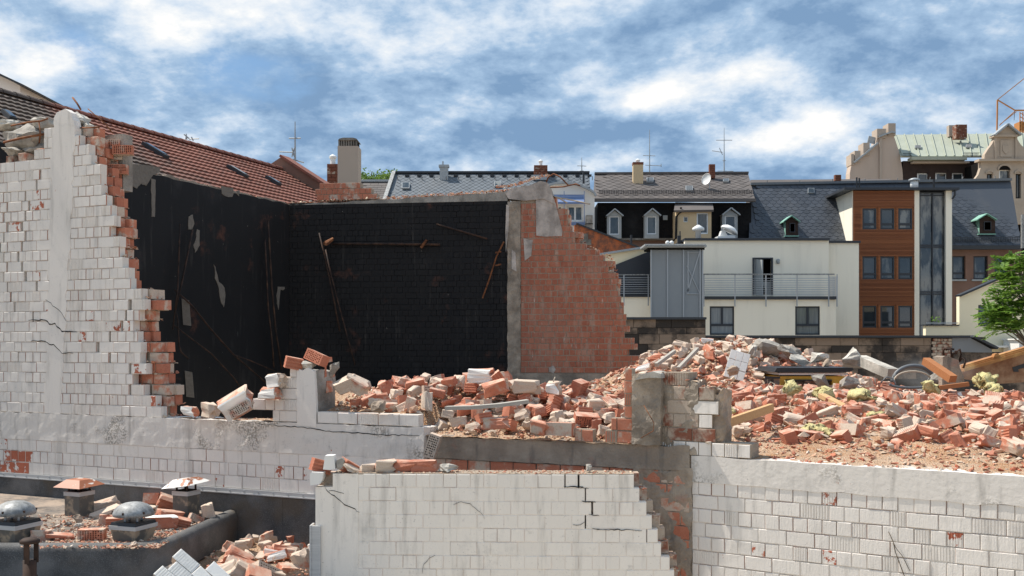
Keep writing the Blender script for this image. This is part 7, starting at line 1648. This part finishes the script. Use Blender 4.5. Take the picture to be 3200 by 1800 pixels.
for _ in range(40): c = at(2925 + rr(-14, 14), 1012 - rr(0, 18), Yv + .2); d = Vector((rr(-1, 1), rr(-1, 1), rr(0, 1))).normalized() * .14; e = d.cross(Vector((0, 0, 1))).normalized() * .03; pp.raw([c - e, c + d * .5 + e, c + d, c + d * .5 - e], [(0, 1, 2, 3)])
tag(pp.build('terrace_plant', 'leaf'), 'small potted plant on the cream terrace beside the lift shaft', 'plant')

# ---------------------------------------------------------------- sooty stone boundary wall
SW = thing('stone_wall', 'sooty sandstone boundary wall with black coping behind the rubble', 'wall', at(2500, 1070, 42) + Vector((0, 0, -4))); Ys = 42.0
def stone_course(x0, x1, y0, y1, Y, lst):
    x = x0
    while x < x1 - 4:
        w_ = min(rr(45, 95), x1 - x)
        if x1 - x - w_ < 20: w_ = x1 - x
        lst.append((x, x + w_, y0, y1, Y)); x += w_
st_l = []
for y0, y1 in ((1056, 1080), (1080, 1102), (1102, 1128), (1128, 1152), (1152, 1185), (1185, 1230)): stone_course(2205, 2910, y0, y1, Ys, st_l)
for y0, y1 in ((998, 1024), (1024, 1044), (1044, 1075), (1075, 1112), (1112, 1160)): stone_course(1930, 2205, y0, y1, Ys - .4, st_l)
for (x0, x1, y0, y1, Y) in st_l:
    mb = MB(); o = rr(0, .05); mb.fb(x0 + .6, x1 - .6, y0 + .6, y1 - .6, Y + o, .3); mb.build('stone', 'stone_wall', SW)
mb = MB(); mb.fb(2205, 3080, 1053, 1260, Ys + .1, .5); mb.fb(1930, 2205, 996, 1260, Ys - .3, .5); mb.build('joints', 'stone_joint', SW)
mb = MB(); mb.fb(2200, 3032, 1048, 1055, Ys - .15, .9); mb.fb(1930, 2208, 991, 998, Ys - .55, .9); mb.bar(at(3030, 1051, Ys + .2), at(3104, 1088, Ys + .2), .9, .09); mb.build('coping', 'anthracite', SW)
it = []; me = brick_mesh('patch_brick', .30, .10, .06, ['brick_jamb', 'brick_jamb'])
for i in range(9):
    for j in range(4):
        p = at(2912, 1066 + i * 9, Ys); Mw = Matrix.Translation(p + Vector((j * .21 + (.0 if i % 2 else .05), 0, 0))) @ Matrix.Scale(.64, 4, (1, 0, 0)); it.append((me, Mw, score(Mw)))
pieces(SW, 'brick', it, 60)
mb = MB(); mb.prism([at(2976, 1056, Ys - .02), at(3032, 1056, Ys - .02), at(3100, 1092, Ys - .02), at(3100, 1102, Ys - .02), at(2976, 1100, Ys - .02)], (0, .1, 0)); mb.build('render_panel', 'street_grey', SW)
mb = MB(); mb.fb(2976, 3300, 1100, 1260, Ys + .02, .3); mb.build('lower_courses', 'stone_wall', SW)

# ================================================================ TREES
def ailanthus():
    t = thing('ailanthus_tree', 'bright green tree with feathery leaves at the right edge', 'tree', at(3200, 1070, 36) + Vector((0, 0, -9))); Yt = 36
    trunk = [at(3235, 1250, Yt) + Vector((0, 0, -6)), at(3230, 1100, Yt), at(3215, 960, Yt), at(3190, 860, Yt), at(3170, 812, Yt)]
    mb = MB(); mb.tube(trunk, [.16, .12, .09, .06, .03], 7)
    tips = [(3150, 800), (3178, 792), (3130, 812), (3110, 845), (3165, 835), (3195, 825), (3125, 865), (3155, 880), (3190, 870), (3115, 905), (3145, 920), (3180, 910), (3112, 940), (3150, 955), (3190, 950), (3085, 970), (3120, 985), (3160, 990), (3200, 985), (3080, 1000), (3105, 1015), (3140, 1015), (3180, 1020), (3090, 1030), (3125, 1035), (3165, 1040), (3210, 1030), (3215, 900), (3230, 850), (3240, 960), (3220, 800), (3070, 985), (3100, 990)]
    ends = []
    tips = [(3215 + (x - 3215) * .80, 925 + (y - 925) * .92) for x, y in tips]
    for x, y in tips:
        e = at(x, y, Yt + rr(-1.0, 1.0)); s = min(trunk[1:], key=lambda q: (q - e).length + (1.0 if q.z > e.z else 0)); m = s.lerp(e, .55) + Vector((0, 0, rr(.0, .15))); mb.tube([s, m, e], [.035, .022, .01], 5); ends.append((s, e))
    mb.build('trunk', 'bark', t, True)
    lf = MB()
    for s, e in ends:
        for _ in range(12):
            d = ((e - s).normalized() * .5 + Vector((rr(-1, 1), rr(-1, 1), rr(-.35, .5)))).normalized(); base = e + Vector((rr(-.15, .15), rr(-.15, .15), rr(-.12, .12))); L = rr(.38, .68); nb = 11; sd = d.cross(Vector((0, 0, 1))).normalized(); upv = sd.cross(d)
            for i in range(nb):
                f = (i + 1) / nb; p = base + d * L * f + Vector((0, 0, -.28 * f * f * L)); ll = .19 * (1 - .45 * abs(f - .45))
                for sg in (-1, 1):
                    a = (sd * sg + d * .45 + Vector((0, 0, -.25 + rr(-.2, .2)))).normalized() * ll; w_ = d * .042 + upv * rr(-.014, .014)
                    lf.raw([p, p + a * .45 + w_, p + a, p + a * .45 - w_], [(0, 1, 2, 3)])
    lf.build('crown', 'leaf', t)
ailanthus()
def far_tree(px, py, Y, rx, rz, label, seed):
    rnd = random.Random(seed); c = at(px, py, Y); t = thing('leafy_tree', label, 'tree', Vector((c.x, c.y, -11)))
    mb = MB(); mb.tube([Vector((c.x, c.y, -11)), Vector((c.x, c.y, c.z))], [.35, .1], 7)
    for _ in range(8): e = c + Vector((rnd.uniform(-rx, rx), rnd.uniform(-1, 1), rnd.uniform(-.3, rz))); mb.tube([c + Vector((0, 0, -1.5)), e], [.08, .02], 4)
    mb.build('trunk', 'bark', t); lf = MB()
    cl = [c + Vector((rnd.gauss(0, rx * .5), rnd.gauss(0, 1), rnd.gauss(0, rz * .45))) for _ in range(26)]
    for _ in range(2200):
        q = rnd.choice(cl); p = q + Vector((rnd.gauss(0, .28), rnd.gauss(0, .28), rnd.gauss(0, .2))); a = Vector((rnd.uniform(-1, 1), rnd.uniform(-1, 1), rnd.uniform(-1, 1))).normalized() * .11; b = a.cross(Vector((rnd.uniform(-1, 1), rnd.uniform(-1, 1), 1))).normalized() * .07
        lf.raw([p - a, p + b, p + a, p - b], [(0, 1, 2, 3)])
    lf.build('crown', 'leaf_far', t)
far_tree(1146, 572, 74, 1.0, .8, 'tree top peeping right of the tall beige chimney', 1); far_tree(1222, 562, 78, .9, .7, 'tree top at the left end of the grey slate ridge', 2)

# thin dust hanging over the rubble beside the hose
dm_ = bpy.data.materials.new('hanging_dust'); dm_.use_nodes = True; dt = NT(dm_.node_tree); dm_.node_tree.nodes.clear()
do = dt.n('ShaderNodeOutputMaterial'); dv = dt.n('ShaderNodeVolumePrincipled'); dt.L.new(dv.outputs[0], do.inputs['Volume']); dv.inputs['Color'].default_value = (.86, .82, .78, 1)
dtc = dt.n('ShaderNodeTexCoord').outputs['Object']; ln = dt.n('ShaderNodeVectorMath', operation='LENGTH'); dt.L.new(dtc, ln.inputs[0])
dt.put(dv.inputs['Density'], dt.mul(dt.step(ln.outputs['Value'], .35, 1.0, 1, 0), dt.step(dt.noise(dtc, 2.2, 4), .35, .7, 0, .32)))
M['dust'] = dm_; mb = MB(); mb.lathe((0, 0, 0), [(.05, -1), (.6, -.8), (1, 0), (.6, .8), (.05, 1)], 16); me = mb.mesh('dust_cloud', 'dust')
tag(place(me, Matrix.Translation(at(2905, 1165, 15.0)) @ Matrix.Diagonal((.75, 1.1, .36, 1)), 'dust_cloud'), 'thin cloud of dust hanging beside the rebar stump', 'dust', None, 'stuff')

# ---------------------------------------------------------------- say which loose brick is which: by the nearest thing one can find
LAND = [(2540, 1156, 'machine roof'), (2970, 1150, 'rebar stump'), (2855, 1160, 'grey hose arch'), (2330, 1302, 'light sloping plank'), (2475, 1212, 'wool tuft before the cab'), (2578, 1230, 'pale wool clump'), (2690, 1240, 'largest wool clump'), (2908, 1210, 'greenish wool roll'), (3075, 1190, 'wool by the orange boom'), (2525, 1345, 'pale wool disc'), (2580, 1352, 'dark wool bundle'), (2620, 1262, 'middle plank'), (3075, 1296, 'right-hand brown plank'), (2660, 1115, 'white boulder'), (3080, 1405, 'plastic sheet'), (2306, 1130, 'white wall fragment on the mound'), (2408, 1082, 'peak slab'), (2200, 1280, 'brick stub'), (2105, 1120, 'grey sticks on the mound'), (2732, 1300, 'small wool tuft'), (3190, 1120, 'orange boom'),
        (1520, 1266, 'bent grey board'), (1507, 1172, 'large white-faced brick'), (1728, 1212, 'white-ended level brick'), (1645, 1210, 'long pale block'), (1098, 1202, 'tipped tan double brick'), (1185, 1270, 'rough mortar lump'), (1958, 1280, 'red courses by the pillar'), (1550, 1322, 'lone square red brick'), (1690, 1335, 'tilted red brick on the ledge'), (1352, 1393, 'brick propped on the beam'), (1310, 1320, 'end of the white course'), (1250, 1215, 'black wall above the heap'), (640, 1750, 'large white piece in the lower heap'), (990, 1720, 'corner flashing of the front wall'), (760, 1700, 'bitumen upstand behind the lower heap')]
ORD = ['nearest', 'second nearest', 'third nearest', 'fourth nearest', 'fifth nearest', 'sixth nearest', 'seventh nearest', 'eighth nearest', 'ninth nearest', 'tenth nearest', 'eleventh nearest', 'twelfth nearest', 'thirteenth nearest', 'fourteenth nearest', 'fifteenth nearest', 'sixteenth nearest', 'seventeenth nearest', 'eighteenth nearest', 'nineteenth nearest', 'twentieth nearest', 'outermost']
SHORT = {'perforated': 'holed brick', 'red': 'broken red brick', 'tan': 'mortar-crusted tan brick', 'painted': 'white-faced brick', 'ribbed': 'ribbed red fragment', 'slab': 'thin brick slab'}
bins = {}
for o, kind, zone in LOOSE:
    p = o.matrix_world.translation if o.matrix_world.translation.length > .1 else o.location; x, y = p.x / p.y * F + CX, HY - p.z / p.y * F
    lx, ly, ph = min(LAND, key=lambda l: (l[0] - x) ** 2 + 2.5 * (l[1] - y) ** 2); dx_, dy_ = x - lx, (y - ly) * 1.6
    side = ('right of' if dx_ > 0 else 'left of') if abs(dx_) > abs(dy_) else ('in front of' if dy_ > 0 else 'beyond')
    bins.setdefault((kind, ph, side), []).append((dx_ * dx_ + dy_ * dy_, o))
for (kind, ph, side), l in bins.items():
    for i, (_, o) in enumerate(sorted(l, key=lambda q: q[0])): o['label'] = '%s, %s %s the %s' % (SHORT[kind], ORD[min(i, 20)], side, ph)
